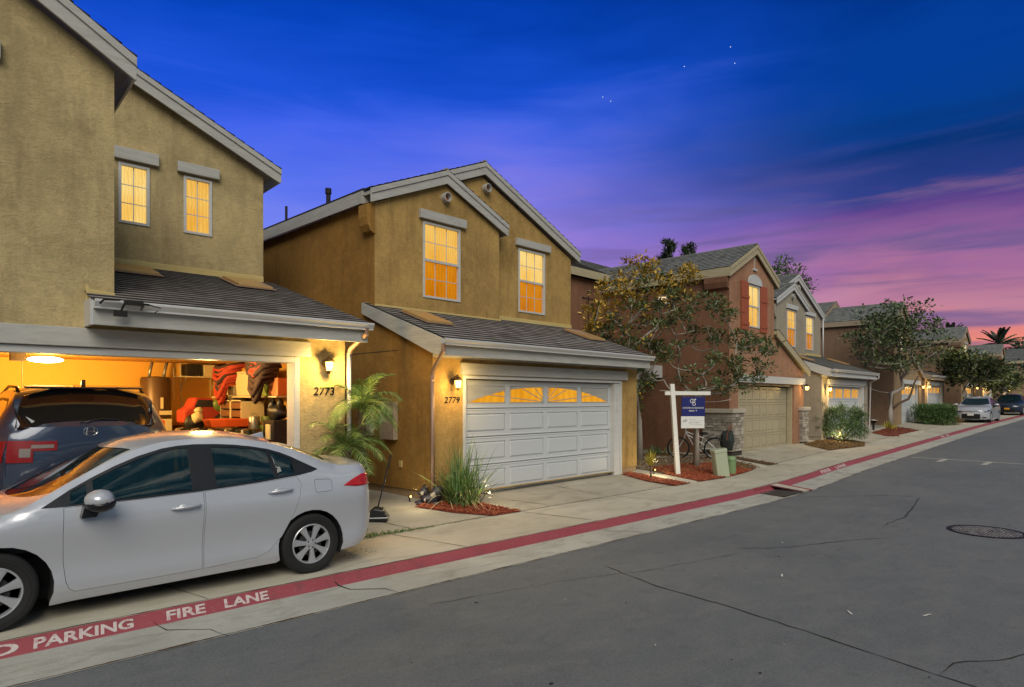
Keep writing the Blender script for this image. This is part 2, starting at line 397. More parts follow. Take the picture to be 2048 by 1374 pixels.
def shingles(mb, A, B, C, D, expo=.19, rise=.020, mi=0):
    """stepped courses over quad A(lower left) B(lower right) C(upper right) D(upper left)"""
    A, B, C, D = map(Vector, (A, B, C, D)); n = (B-A).cross(D-A).normalized()
    if n.z < 0: n = -n
    h = ((D-A).length+(C-B).length)/2; rows = max(2, int(round(h/expo)))
    for i in range(rows):
        t0, t1 = i/rows, (i+1)/rows
        a, b = A.lerp(D, t0), B.lerp(C, t0); d, c = A.lerp(D, t1), B.lerp(C, t1)
        w0 = 0; w1 = (b-a).length; o0 = (a-A).dot((B-A).normalized())
        r = i+.02; q = i+.98
        mb.quad(a+n*rise, b+n*rise, c+n*.001, d+n*.001, mi, [(o0, r), (o0+w1, r), (o0+w1, q), (o0, q)])
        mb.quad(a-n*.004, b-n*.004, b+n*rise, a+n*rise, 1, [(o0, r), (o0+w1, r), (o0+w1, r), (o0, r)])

# ------------------------------------------------------------------ ground
CXs = [-60, -30, 0, 8, 13, 15, 18.6, 24.2, 30.5, 43, 55, 80, 140]
CYs = [6.2, 6.3, 6.39, 6.48, 6.59, 6.8, 7.22, 7.62, 8.1, 8.95, 9.6, 10.9, 14]
def itp(x, xs, ys):
    if x <= xs[0]: return ys[0]
    for i in range(len(xs)-1):
        if x <= xs[i+1]:
            t = (x-xs[i])/(xs[i+1]-xs[i]); return ys[i]+(ys[i+1]-ys[i])*t
    return ys[-1]
def curb(x): return sum(itp(x+d, CXs, CYs) for d in (-1, -.5, 0, .5, 1))/5
def zg(x): return .016*max(0, x-16) if x > 17 else .008*max(0, x-15)**2*.5
OFF = [(-.72, -.12), (-.13, -.095), (-.02, -.006), (0, 0), (1.45, .0), (2.9, .13), (4, .15), (60, .16)]
def prof(o): return itp(o, [a for a, b in OFF], [b for a, b in OFF])
def G(x, o, dz=0): return (x, curb(x)+o, zg(x)+prof(o)+dz)
def gz(x, y): return zg(x)+prof(y-curb(x))
XS = [-40+i*1.0 for i in range(120)]+[80+i*5 for i in range(13)]
def strip(name, offs, mat, dz=0, x0=-40, x1=140, kind='structure'):
    mb = MB(); xs = [x0]+[x for x in XS if x0 < x < x1]+[x1]
    n = len(offs)
    mb.add([G(x, o, dz) for x in xs for o in offs], [(i*n+j, (i+1)*n+j, (i+1)*n+j+1, i*n+j+1) for i in range(len(xs)-1) for j in range(n-1)])
    o = mb.build(name, mat, smooth=True); o['kind'] = kind; return o
strip('gutter', [-.72, -.5, -.3, -.13], 'concrete_gutter')
strip('kerb', [-.13, -.02, 0], 'kerb_red')
strip('pavement', [0.0, .7, 1.45], 'concrete')
strip('driveway', [1.45, 1.9, 2.4, 2.9, 3.4, 4, 6, 12], 'concrete_dark')
strip('ground', [12, 60], 'soil')
mb = MB(); ys = [-80, -40, -20, -10, -4, 0, 3]
vs = []; 
for x in XS:
    for y in ys: vs.append((x, y, zg(x)-.124))
    vs.append((x, curb(x)-.70, zg(x)-.124))
n = len(ys)+1
mb.add(vs, [(i*n+j, (i+1)*n+j, (i+1)*n+j+1, i*n+j+1) for i in range(len(XS)-1) for j in range(n-1)])
struct(mb.build('road', 'asphalt'))
def ribbon(mb, pts, w, z, jit=0, seed=1):
    rr = random.Random(seed); P = []
    for i in range(len(pts)-1):
        a, b = Vector(pts[i]), Vector(pts[i+1]); n = max(1, int((b-a).length/.12)) if jit else 1
        for k in range(n): P.append(a.lerp(b, k/n)+Vector((rr.uniform(-jit, jit), rr.uniform(-jit, jit))))
    P.append(Vector(pts[-1])); vs = []
    for i, p in enumerate(P):
        d = (P[min(i+1, len(P)-1)]-P[max(i-1, 0)]).normalized(); q = Vector((-d.y, d.x))
        ww = w*(.4+1.2*rr.random() if jit else 1)*(.3 if jit and i in (0, len(P)-1) else 1)
        for s in (-1, 1):
            a = p+q*s*ww/2; vs.append((a.x, a.y, z(a.x, a.y)))
    mb.add(vs, [(2*i, 2*i+1, 2*i+3, 2*i+2) for i in range(len(P)-1)])
rz_ = lambda x, y: zg(x)-.119
pz_ = lambda x, y: gz(x, y)+.004
mb = MB()
ribbon(mb, [(6.05, 5.0), (5.8, 4.1), (5.75, 3.2), (5.6, 2.2), (5.45, 1.4), (5.39, .87), (5.2, -.6)], .013, rz_, .012, 3)
ribbon(mb, [(5.45, 1.38), (5.8, 1.36), (6.1, 1.15), (6.5, .98), (7.2, .4)], .010, rz_, .012, 4)
ribbon(mb, [(13.2, 5.95-.7+.6), (14.9, 4.6), (15.0, 4.1)], .016, rz_, .02, 5)
ribbon(mb, [(15.0, 4.1), (12.4, 3.6), (11.3, 3.6)], .016, rz_, .02, 6)
ribbon(mb, [(10.4, 3.2), (9.6, 3.6), (8.7, 3.9), (8.0, 4.4)], .012, rz_, .02, 8)
ribbon(mb, [(7.9, 4.2), (6.3, 4.5), (5.2, 4.9), (3.6, 5.2)], .006, rz_, .02, 9)
rr_ = random.Random(9)
for k in range(70):
    x, y = rr_.uniform(1.5, 16), rr_.uniform(.4, 5.2); r_ = rr_.uniform(.006, .022); mb.add([(x-r_, y-r_*.6, rz_(x, y)), (x+r_*.8, y-r_*.7, rz_(x, y)), (x+r_, y+r_*.5, rz_(x, y)), (x-r_*.6, y+r_*.8, rz_(x, y))], [(0, 1, 2, 3)])
struct(mb.build('road_crack', 'crack_dark'))
mb = MB()
ribbon(mb, [(23.7, 6.7), (23.6, 3.8), (23.4, -2)], .11, rz_)
ribbon(mb, [(23.72, 5.75), (22.7, 5.72)], .16, lambda x, y: zg(x)-.115); ribbon(mb, [(23.65, 4.6), (22.6, 4.57)], .16, lambda x, y: zg(x)-.115)
struct(mb.build('road_marking', 'paint_line'))
mb = MB()
def along(o, x0, x1, w, seed):
    xs = [x0+i*(x1-x0)/30 for i in range(31)]; ribbon(mb, [(x, curb(x)+o) for x in xs], w, pz_, .006, seed)
along(.01, -4, 60, .016, 1); along(1.45, -4, 5.2, .014, 2); along(1.45, 5.2, 60, .018, 3)
for i, x in enumerate([-.9, 1.6, 4.75, 7.35, 9.9, 13.35, 16.2, 19.0, 22, 25.4, 28.5, 31.5, 34.5, 37.5, 41, 44]):
    c0 = curb(x); ribbon(mb, [(x+.35, c0+.01), (x, c0+1.45)], .012, pz_, .005, i)
for (x, o0, x2, o1) in [(5.2, 1.45, 4.6, 3.2), (9.75, 1.45, 9.5, 2.8), (8.2, 1.45, 7.7, 2.3), (20.9, 1.45, 20.7, 2.8), (28.6, 1.45, 28.5, 2.6)]:
    ribbon(mb, [(x, curb(x)+o0), (x2, curb(x2)+o1)], .014, pz_, .004, 5)
struct(mb.build('pavement_joint', 'joint_dark'))
mb = MB()
rr_ = random.Random(21); xs_ = [-3+i*.07 for i in range(700)]
for k in range(len(xs_)-1):
    x = xs_[k]; w0 = .004+.022*max(0, noise.noise(Vector((x*2.3, 0, 0)))+.25)+.006*rr_.random(); c0 = curb(x)-.70; z_ = lambda a: zg(a)-.1165
    mb.quad((x, c0-w0*.8, z_(x)), (x+.07, c0-w0*rr_.uniform(.5, 1.1), z_(x)), (x+.07, c0+w0*rr_.uniform(.4, 1), z_(x)), (x, c0+w0*.7, z_(x)))
struct(mb.build('road_edge', 'soil_dark'))
mb = MB()                                        # kerb and gutter construction joints, cracked
for i, x in enumerate([-1.2, 1.45, 3.2, 7.55, 13.0, 16.3, 22.5, 30, 38]):
    c0 = curb(x); ribbon(mb, [(x-.05, c0+.005), (x+.02, c0-.13), (x+.06, c0-.3), (x+.35, c0-.5), (x+.42, c0-.74)], .011, lambda a, b: gz(a, b)+.004, .006, i+20)
struct(mb.build('gutter_joint', 'crack_dark'))
# ------------------------------------------------------------------ lettering
def text2d(s, size=1.0, bold=.012):
    c = bpy.data.curves.new('t', 'FONT'); c.offset = bold; c.body = s; c.size = size; o = bpy.data.objects.new('t', c); COL.objects.link(o)
    dg = bpy.context.evaluated_depsgraph_get(); me = o.evaluated_get(dg).to_mesh()
    v = [(p.co.x, p.co.y) for p in me.vertices]; f = [tuple(q.vertices) for q in me.polygons]
    o.evaluated_get(dg).to_mesh_clear(); bpy.data.objects.remove(o); bpy.data.curves.remove(c)
    return v, f
def fit_text(mb, s, P, mi=0, shear=0):
    """P(u,v) with u,v in 0..1 over the text's bounding box"""
    v, f = text2d(s); xs = [a for a, b in v]; ys = [b for a, b in v]; x0, x1, y0, y1 = min(xs), max(xs), min(ys), max(ys)
    mb.add([P((a-x0)/(x1-x0)+shear*((b-y0)/(y1-y0)), (b-y0)/(y1-y0)) for a, b in v], f, mi)
def sub_text(mb, s, P):
    v, f = text2d(s, 1.0, .03); xs = [a for a, b in v]; ys = [b for a, b in v]; x0, x1, y0, y1 = min(xs), max(xs), min(ys), max(ys)
    mb.add([P((a-x0)/(x1-x0), (b-y0)/(y1-y0)) for a, b in v], f)
def kerb_text(s, xa, xb, o0=-.112, o1=-.034):
    mb = MB(); bm_gap = MB()
    def P(u, v):
        o = o0+(o1-o0)*v; x = xa+(xb-xa)*u+.012*(v-.5); p = G(x, o); return (p[0], p[1]-.002, p[2]+.004)
    sub_text(mb, s, P); return mb
mb = MB()
for s, a, b in [('NO', .06, .505), ('PARKING', .60, 1.30), ('FIRE', 1.56, 1.89), ('LANE', 2.06, 2.48), ('FIRE', 17.3, 18.1), ('LANE', 18.6, 19.5), ('FIRE', 33, 33.6), ('LANE', 34, 34.6)]:
    m_ = kerb_text(s, a, b); mb.add(m_.v, m_.f)
struct(mb.build('kerb_lettering', 'kerb_letter'))

# ------------------------------------------------------------------ house parts
def window(H_, s0, s1, z0, z1, t, cols=2, rows=3, hung=False, mats=('lit_pale', 'lit_pale'), lintel=None, axis='y', fw=.045, lmat='trim_grey', fmat='trim_white'):
    """frame in front of the wall, glass recessed; lintel (s0,s1,z0,z1)"""
    fr = MB(); t0, t1 = t-.02, t+.07
    for a in (rect(s0, z0, s0+fw, z1), rect(s1-fw, z0, s1, z1), rect(s0+fw, z0, s1-fw, z0+fw), rect(s0+fw, z1-fw, s1-fw, z1)): fr.prism(a, 'y', t0, t1)
    o = fr.build('window', fmat, H_, bevel=.004)
    zm = (z0+z1)/2 if hung else None; mu = MB()
    if hung: mu.box(s0+fw, t+.0, zm-.025, s1-fw, t+.06, zm+.025)
    secs = [(z0+fw, zm-.025, 1), (zm+.025, z1-fw, 0)] if hung else [(z0+fw, z1-fw, 0)]
    for (a, b, k) in secs:
        r = max(1, rows//2) if hung else rows
        for i in range(1, cols): x = s0+fw+(s1-s0-2*fw)*i/cols; mu.box(x-.007, t+.035, a, x+.007, t+.045, b)
        for j in range(1, r): z = a+(b-a)*j/r; mu.box(s0+fw, t+.036, z-.007, s1-fw, t+.044, z+.007)
        g = MB(); g.box(-(s1-s0)/2+fw, -.004, -(b-a)/2, (s1-s0)/2-fw, .004, (b-a)/2)
        p = g.build('pane', mats[k], o); p.location = ((s0+s1)/2, t+.052+.012*k, (a+b)/2)
    mu.build('glazing_bar', fmat, o)
    if lintel:
        a, b, c, d = lintel; l = MB(); l.box(a, t-.085, c, b, t+.0-.002, d); l.build('lintel', lmat, o, bevel=.006)
    return o
def wall_lamp(H_, s, z, t, power=14, hang=True):
    m = MB()
    m.lathe((s, t-.012, z+.02), [(.0, -.01), (.055, -.008), (.06, .0), (.0, .012)], 14, 'y')
    m.tube([(s, t-.02, z+.0), (s, t-.08, z+.10), (s, t-.15, z+.13), (s, t-.17, z+.08)] if hang else [(s, t-.02, z-.04), (s, t-.08, z-.13), (s, t-.13, z-.12), (s, t-.14, z-.09)], .011, 8)
    c = (s, t-.17, z) if hang else (s, t-.14, z)
    m.lathe((c[0], c[1], c[2]), [(.001, .145), (.012, .13), (.008, .115), (.035, .10), (.085, .045), (.088, .035), (.06, .035)], 10)
    m.lathe(c, [(.045, -.095), (.05, -.10), (.02, -.12), (.008, -.14), (.001, -.15)], 8)
    for k in range(6):
        a = 2*pi*k/6; m.tube([(c[0]+.064*cos(a), c[1]+.064*sin(a), c[2]+.04), (c[0]+.046*cos(a), c[1]+.046*sin(a), c[2]-.097)], .004, 4)
    o = m.build('wall_lamp', 'bronze', H_, smooth=False, auto=40)
    g = MB(); g.lathe(c, [(.0585, .034), (.056, .0), (.042, -.094)], 12); g.build('lamp_glass', 'lamp_warm', o, smooth=True)
    point('lamp_or_fill_light', (c[0], c[1]-.12, c[2]-.02), power, (1, .64, .2), .05, H_)
def number(H_, s, s0, s1, z0, z1, t):
    m = MB()
    fit_text(m, s, lambda u, v: (s0+(s1-s0)*u, t-.012, z0+(z1-z0)*v), shear=.05)
    fit_text(m, s, lambda u, v: (s0+.004+(s1-s0)*u, t-.004, z0-.004+(z1-z0)*v), shear=.05)
    m.build('house_number', 'iron_dark', H_)
def downspout(H_, pts, w=.035, mat='metal_brown'):
    m = MB(); m.tube(pts, w, 6); m.build('downspout', mat, H_, auto=50)
def gutter(H_, s0, s1, t, z, mat='gutter_white'):
    """K-gutter in front of a fascia whose front face is at t; z = top"""
    m = MB(); m.prism([(t-.105, z), (t-.115, z-.01), (t-.115, z-.03), (t-.08, z-.085), (t-.08, z-.105), (t-.002, z-.105), (t-.002, z-.02), (t-.012, z-.02), (t-.012, z-.095), (t-.07, z-.095), (t-.072, z-.075), (t-.1, z-.03), (t-.1, z)], 'x', s0, s1)
    m.build('gutter', mat, H_)
def shed_roof(H_, s0, s1, t0, t1, z0, z1, mat='shingle_near', fmat='trim_grey', side='both'):
    m = MB(); shingles(m, (s0, t0, z0), (s1, t0, z0), (s1, t1, z1), (s0, t1, z1)); m.build('roof', mat, H_)
    u = MB(); k = .02
    # fascia and barge boards
    u.box(s0+.03, t0+.012, z0-.30, s1-.03, t0+.05, z0-.012)
    for (a, b) in ([(s0, s0+.03)] if side in ('both', 'left') else [])+([(s1-.03, s1)] if side in ('both', 'right') else []):
        u.prism([(t0+.012, z0-.012), (t1, z1-.012), (t1, z1-.23), (t0+.30, z0-.25), (t0+.012, z0-.30)], 'x', a, b)
    u.prism([(t0+.05, z0-.1), (t1, z1-.1), (t1, z1-.13), (t0+.05, z0-.13)], 'x', s0+.03, s1-.03)
    u.build('fascia', fmat, H_, bevel=.004)
def gable(H_, sp, zp, sl, sr, slope, t0, t1, mat='shingle_far', fmat='trim_grey', bd=.27, ov=.12, lo=True, ro=True, front=True, slope_r=None):
    """ridge along t from t0-ov to t1; eave ends at sl/sr; zp = top of ridge"""
    f = t0-ov; sr_ = slope_r or slope
    zl = zp-slope*(sp-sl); zr = zp-sr_*(sr-sp); m = MB()
    shingles(m, (sl, f, zl), (sl, t1, zl), (sp, t1, zp), (sp, f, zp))
    shingles(m, (sr, f, zr), (sr, t1, zr), (sp, t1, zp), (sp, f, zp))
    m.tube([(sp, f, zp+.01), (sp, t1, zp+.01)], .035, 6)
    m.build('roof', mat, H_)
    u = MB()
    if front:
        u.prism([(sl, zl-.012), (sp, zp-.012), (sr, zr-.012), (sr, zr-bd), (sr-.02, zr-bd), (sp, zp-bd-.02), (sl+.02, zl-bd), (sl, zl-bd)], 'y', f+.01, f+.045)
        u.prism([(sl, zl-.012), (sp, zp-.012), (sr, zr-.012), (sr, zr-bd*.42), (sp, zp-bd*.42), (sl, zl-bd*.42)], 'y', f-.012, f+.008)
    # soffit slab + side fascias
    u.prism([(sl+.03, zl-.03), (sp, zp-.03), (sr-.03, zr-.03), (sr-.03, zr-.10), (sp, zp-.10), (sl+.03, zl-.10)], 'y', f+.045, t1)
    if lo: u.box(sl, f+.045, zl-bd*.95, sl+.03, t1, zl-.012)
    if ro: u.box(sr-.03, f+.045, zr-bd*.95, sr, t1, zr-.012)
    u.build('fascia', fmat, H_, bevel=.004)
def sunburst_door(H_, s0, s1, z0, z1, t, mat='garage_door_white'):
    d = MB(); rows = 4; cols = 4; rh = (z1-z0)/rows; cw = (s1-s0-.06)/cols; P = []
    for r in range(rows):
        a = z0+r*rh+.006; b = z0+(r+1)*rh-.006
        hs = []
        for c in range(cols):
            x0 = s0+.03+c*cw+.06; x1 = s0+.03+(c+1)*cw-.06; hs.append((x0, x1, a+.09, b-.09))
        panel(d, 'y', t, rect(s0, a, s1, b), [rect(h[0], h[2], h[1], h[3]) for h in hs], .018)
        d.box(s0, t+.02, a-.012, s1, t+.04, b+.012)
        d.prism([(t, a), (t-.006, a+.012), (t-.006, a+.022), (t, a+.034)], 'x', s0, s1)
        d.prism([(t, b), (t-.006, b-.012), (t-.006, b-.022), (t, b-.034)], 'x', s0, s1)
        for (x0, x1, q0, q1) in hs:
            if r == rows-1: P.append((x0, x1, q0, q1)); continue
            i = .035; y0, y1 = t+.016, t+.001
            v = [(x0+.01, y0, q0+.01), (x1-.01, y0, q0+.01), (x1-.01, y0, q1-.01), (x0+.01, y0, q1-.01), (x0+i, y1, q0+i), (x1-i, y1, q0+i), (x1-i, y1, q1-i), (x0+i, y1, q1-i)]
            d.add(v, [(0, 1, 5, 4), (1, 2, 6, 5), (2, 3, 7, 6), (3, 0, 4, 7), (4, 5, 6, 7)])
    o = d.build('garage_door', mat, H_)
    g = MB(); b_ = MB(); cx = (s0+s1)/2; hw = (s1-s0)/2-.08
    for (x0, x1, q0, q1) in P:
        hh = q1-q0-.02
        def arc(x): return q0+.01+hh*(1-min(1, abs(x-cx)/hw)**2.3)
        xs = [x0+.02+(x1-x0-.04)*i/10 for i in range(11)]
        poly = [(xs[0], q0+.012)]+[(xs[-1], q0+.012)]+[(x, min(arc(x), q1-.012)) for x in xs[::-1]]
        g.prism(poly, 'y', t+.004, t+.012)
        for i in range(10): b_.tube([(xs[i], t-.0, min(arc(xs[i]), q1-.012)), (xs[i+1], t-.0, min(arc(xs[i+1]), q1-.012))], .008, 5)
        b_.tube([(x0+.02, t, q0+.012), (x1-.02, t, q0+.012)], .008, 5)
        for xx in (x0+.02, x1-.02):
            if arc(xx) > q0+.06: b_.tube([(xx, t, q0+.012), (xx, t, min(arc(xx), q1-.012))], .008, 5)
        # plate above the arch
        if arc(x0+.02) < q1-.06 or arc(x1-.02) < q1-.06:
            b_.prism([(xs[0], q1-.012)]+[(x, min(arc(x)+.004, q1-.014)) for x in xs]+[(xs[-1], q1-.012)], 'y', t-.002, t+.003)
        for an in (8, 32, 54, 74):
            for sg in (-1, 1):
                pts = []
                for k in range(40):
                    r_ = .09+k*.06; x = cx+sg*r_*cos(radians(an)); z = q0+.02+r_*sin(radians(an))*.62
                    if x0+.02 < x < x1-.02 and z < arc(x): pts.append((x, t-.001, z))
                if len(pts) > 1: b_.tube([pts[0], pts[-1]], .009, 5)
        if x0 < cx < x1+.2 or x1 > cx-.3 > x0-.3: b_.lathe((cx+(-.09 if x1 < cx else .09), t-.004, q0+.03), [(.001, 0), (.05, .0), (.05, .006), (.001, .008)], 12, 'y')
    g.build('door_glass', 'lit_door', o); b_.build('glazing_bar', 'trim_grey', o)
    # frame
    return o
def panel_door(H_, s0, s1, z0, z1, t, rows, cols, mat, lite_row=False, lattice=False):
    d = MB(); rh = (z1-z0)/rows; cw = (s1-s0)/cols; g = MB(); b = MB()
    for r in range(rows):
        a = z0+r*rh+.005; bb = z0+(r+1)*rh-.005
        hs = [(s0+c*cw+cw*.1, s0+(c+1)*cw-cw*.1, a+rh*.14, bb-rh*.14) for c in range(cols)]
        panel(d, 'y', t, rect(s0, a, s1, bb), [rect(h[0], h[2], h[1], h[3]) for h in hs], .02); d.box(s0, t+.02, a-.01, s1, t+.04, bb+.01)
        for (x0, x1, q0, q1) in hs:
            if lite_row and r == rows-1:
                g.box(x0, t+.008, q0, x1, t+.014, q1)
                if lattice:
                    for k in range(3):
                        b.tube([(x0, t, q0+(q1-q0)*k/2*.8), (x1, t, q0+(q1-q0)*(k/2*.8+.3 if k < 2 else 1))], .008, 4)
                        b.tube([(x0+(x1-x0)*k/3, t, q1), (x0+(x1-x0)*(k+1)/3, t, q0)], .008, 4)
                else:
                    b.box(x0+(x1-x0)*.46, t, q0, x0+(x1-x0)*.54, t+.007, q1)
            else:
                i = .025; y0, y1 = t+.019, t+.003
                v = [(x0+.005, y0, q0+.005), (x1-.005, y0, q0+.005), (x1-.005, y0, q1-.005), (x0+.005, y0, q1-.005), (x0+i, y1, q0+i), (x1-i, y1, q0+i), (x1-i, y1, q1-i), (x0+i, y1, q1-i)]
                d.add(v, [(0, 1, 5, 4), (1, 2, 6, 5), (2, 3, 7, 6), (3, 0, 4, 7), (4, 5, 6, 7)])
    o = d.build('garage_door', mat, H_)
    if g.v: g.build('door_glass', 'lit_door', o); b.build('glazing_bar', 'trim_white', o)
    return o
def door_frame(H_, s0, s1, z0, z1, t, w=.07, depth=.12, mat='trim_white'):
    m = MB()
    for a in (rect(s0-w, z0, s0, z1+w), rect(s1, z0, s1+w, z1+w), rect(s0, z1, s1, z1+w)): m.prism(a, 'y', t-.025, t+depth)
    m.build('door_frame', mat, H_, bevel=.005)
def cyl_vent(H_, s, z, t):
    m = MB(); m.lathe((s, t, z), [(.10, .02), (.10, -.13), (.085, -.135), (.082, -.1), (.08, -.02)], 18, 'y'); o = m.build('gable_vent', 'trim_grey', H_, smooth=False, auto=40)
    q = MB(); q.lathe((s, t, z), [(.001, -.03), (.08, -.03), (.081, -.02), (.001, -.02)], 16, 'y'); q.build('vent_mesh', 'shutter_red', o)
def skylight(H_, s0, s1, t0, t1, zf, m):
    """flat roof vent lying on a slope: zf(t) gives roof height"""
    b = MB()
    for (a0, a1, b0, b1, h0, h1, mi) in [(s0-.06, s1+.06, t0-.03, t1+.03, .03, .045, 0), (s0, s1, t0, t1, .045, .085, 1)]:
        v = [(x, y, zf(y)+h) for h in (h0, h1) for y in (b0, b1) for x in (a0, a1)]
        b.add(v, [(0, 2, 3, 1), (4, 5, 7, 6), (0, 1, 5, 4), (2, 6, 7, 3), (0, 4, 6, 2), (1, 3, 7, 5)], mi)
    b.build('roof_vent', ['metal_brown', 'vent_tan'], H_, bevel=.006)
plain('vent_tan', H('b8935a'), .35, .3)
def root_house(loc, ang, label, name='house'):
    return empty(name, loc, radians(ang), label, 'house', 'houses in a row along the kerb')

# ------------------------------------------------------------------ house 2773 (open garage)
A = root_house((0, 0, 0), 0, 'olive stucco house with the open lit garage, numbered 2773', 'stucco_house')
AY = 9.1; AU = 12.4
w = MB()
panel(w, 'y', AY, [(-6, -.3), (4.75, -.3), (4.75, 3.02), (1.66, 3.02), (1.66, 5.94), (-1.4, 7.75), (-6, 5.1)],
      [rect(-.95, -.1, 3.95, 2.45)], .16)
w.add([(4.75, AY, -.3), (4.75, 22, -.3), (4.75, 22, 6.1), (4.75, AU, 6.1), (4.75, AU, 4.12), (4.75, AY, 3.02)], [(0, 1, 2, 3, 4, 5)])
w.add([(1.66, AY, 2.6), (1.66, AU, 2.6), (1.66, AU, 5.94), (1.66, AY, 5.94)], [(0, 1, 2, 3)])
panel(w, 'y', AU, [(1.66, 2.6), (4.75, 2.6), (4.75, 6.2), (1.66, 7.75)], [rect(2.32, 4.87, 2.79, 5.89), rect(3.33, 4.87, 3.81, 5.89)], .1)
w.add([(-6, AY, -.3), (-6, 22, -.3), (-6, 22, 5.1), (-6, AY, 5.1)], [(0, 1, 2, 3)])
w.build('wall', 'stucco_olive', A)
# blocks above: gable roof of the front block (ridge out of frame to the left)
gable(A, -1.4, 8.04, -4.6, 1.86, .60, AY, AU+.3, mat='shingle_near', bd=.28, ov=.22, front=True)
m = MB(); shingles(m, (5.03, AU-.2, 6.36), (5.03, 22, 6.36), (-.6, 22, 8.88), (-.6, AU-.2, 8.88)); m.build('roof', 'shingle_near', A)
m = MB(); a, b = (-.6, 8.86), (5.03, 6.345)
m.prism([a, b, (5.03, 6.1), (4.99, 6.09), (-.6, 8.58)], 'y', AU-.19, AU-.15); m.prism([a, b, (5.03, 6.25), (-.6, 8.76)], 'y', AU-.215, AU-.192)
m.box(4.99, AU-.15, 6.1, 5.03, 22, 6.345); m.prism([(-.6, 8.84), (4.99, 6.33), (4.99, 6.25), (-.6, 8.7)], 'y', AU-.15, 22)
m.build('fascia', 'trim_grey', A, bevel=.004)
shed_roof(A, 1.35, 4.93, 8.7, AU, 3.06, 4.16, side='right')
for (a_, b_, c_, d_) in [(2.05, 2.66, 11.2, 11.85), (3.85, 4.42, 11.1, 11.95)]: skylight(A, a_, b_, c_, d_, lambda t: 3.06+(t-8.7)*.2973, 0)
gutter(A, 1.38, 4.98, 8.712, 3.05)
m = MB(); m.box(1.62, AU-.03, 4.06, 4.75, AU, 4.26); m.build('flashing', 'trim_sand', A, bevel=.01)
m = MB(); m.prism([(1.36, 3.06), (1.66, 3.06), (1.66, 3.19), (1.42, 3.21), (1.36, 3.27)], 'y', AY-.07, AY-.002)
m.build('flashing', 'trim_sand', A, bevel=.01)
m = MB(); m.box(1.35, 8.712, 2.76, 1.38, AY, 3.07); m.build('gutter_return', 'gutter_white', A)
m = MB()                               # black bracket and cable clip bolted to the gutter end
m.box(1.56, 8.58, 2.86, 1.70, 8.60, 2.93); m.tube([(1.64, 8.6, 2.93), (1.66, 8.55, 3.0), (1.72, 8.55, 3.03), (1.92, 8.55, 3.02)], .014, 6)
m.tube([(1.42, 8.57, 2.99), (1.46, 8.55, 3.04), (1.62, 8.55, 3.05)], .014, 6); m.box(1.66, 8.54, 3.0, 1.86, 8.58, 3.05); m.tube([(1.86, 8.56, 3.01), (1.83, 8.56, 2.95)], .014, 6); m.tube([(1.92, 8.56, 3.02), (2.05, 8.56, 2.99), (1.98, 8.56, 2.93)], .008, 5)
m.build('gutter_bracket', 'iron_dark', A)
m = MB(); m.box(-1.4, AY-.07, 2.52, 4.17, AY-.002, 2.745); m.build('header_board', 'trim_grey', A, bevel=.008)
m = MB(); m.box(-.6, AY-.08, 5.66, .565, AY-.002, 5.87); m.build('lintel', 'trim_grey', A, bevel=.006)
door_frame(A, -.95, 3.93, .2, 2.43, AY, .085, .24)
window(A, 2.32, 2.79, 4.87, 5.89, AU, 2, 3, lintel=(2.24, 2.92, 5.93, 6.13))
window(A, 3.33, 3.81, 4.87, 5.89, AU, 2, 3, lintel=(3.22, 3.92, 5.93, 6.11), mats=('lit_upper', 'lit_upper'))
wall_lamp(A, 4.42, 2.42, AY, 58, hang=False)
number(A, '2773', 4.23, 4.56, 1.96, 2.08, AY)
downspout(A, [(4.87, 8.64, 2.97), (4.87, 8.64, 2.88), (4.80, 9.0, 2.68), (4.79, 9.04, 2.6)], .038)
downspout(A, [(4.79, 9.04, 2.62), (4.79, 9.04, .1)], .036, 'gutter_white')
# garage room
plain('garage_wall', H('cf9a3c'), .8, var=.06); plain('garage_floor', H('6d6250'), .7)
r = MB(); r.quad((-2, 14.6, 0), (4.6, 14.6, 0), (4.6, 14.6, 2.65), (-2, 14.6, 2.65)); r.quad((4.6, 9.27, 0), (4.6, 14.6, 0), (4.6, 14.6, 2.65), (4.6, 9.27, 2.65))
r.quad((-2, 9.27, 0), (-2, 14.6, 0), (-2, 14.6, 2.65), (-2, 9.27, 2.65)); r.quad((-2, 9.27, 2.65), (4.6, 9.27, 2.65), (4.6, 14.6, 2.65), (-2, 14.6, 2.65))
r.quad((3.95, 9.27, 0), (4.6, 9.27, 0), (4.6, 9.27, 2.65), (3.95, 9.27, 2.65)); r.quad((-2, 9.27, 2.45), (4.6, 9.27, 2.45), (4.6, 9.27, 2.65), (-2, 9.27, 2.65)); r.quad((-2, 9.27, 0), (-.95, 9.27, 0), (-.95, 9.27, 2.5), (-2, 9.27, 2.5))
r.build('garage_lining', 'garage_wall', A)
r = MB(); r.box(-1.9, 9.15, .0, 4.55, 14.55, .21); r.build('garage_floor', 'garage_floor', A)

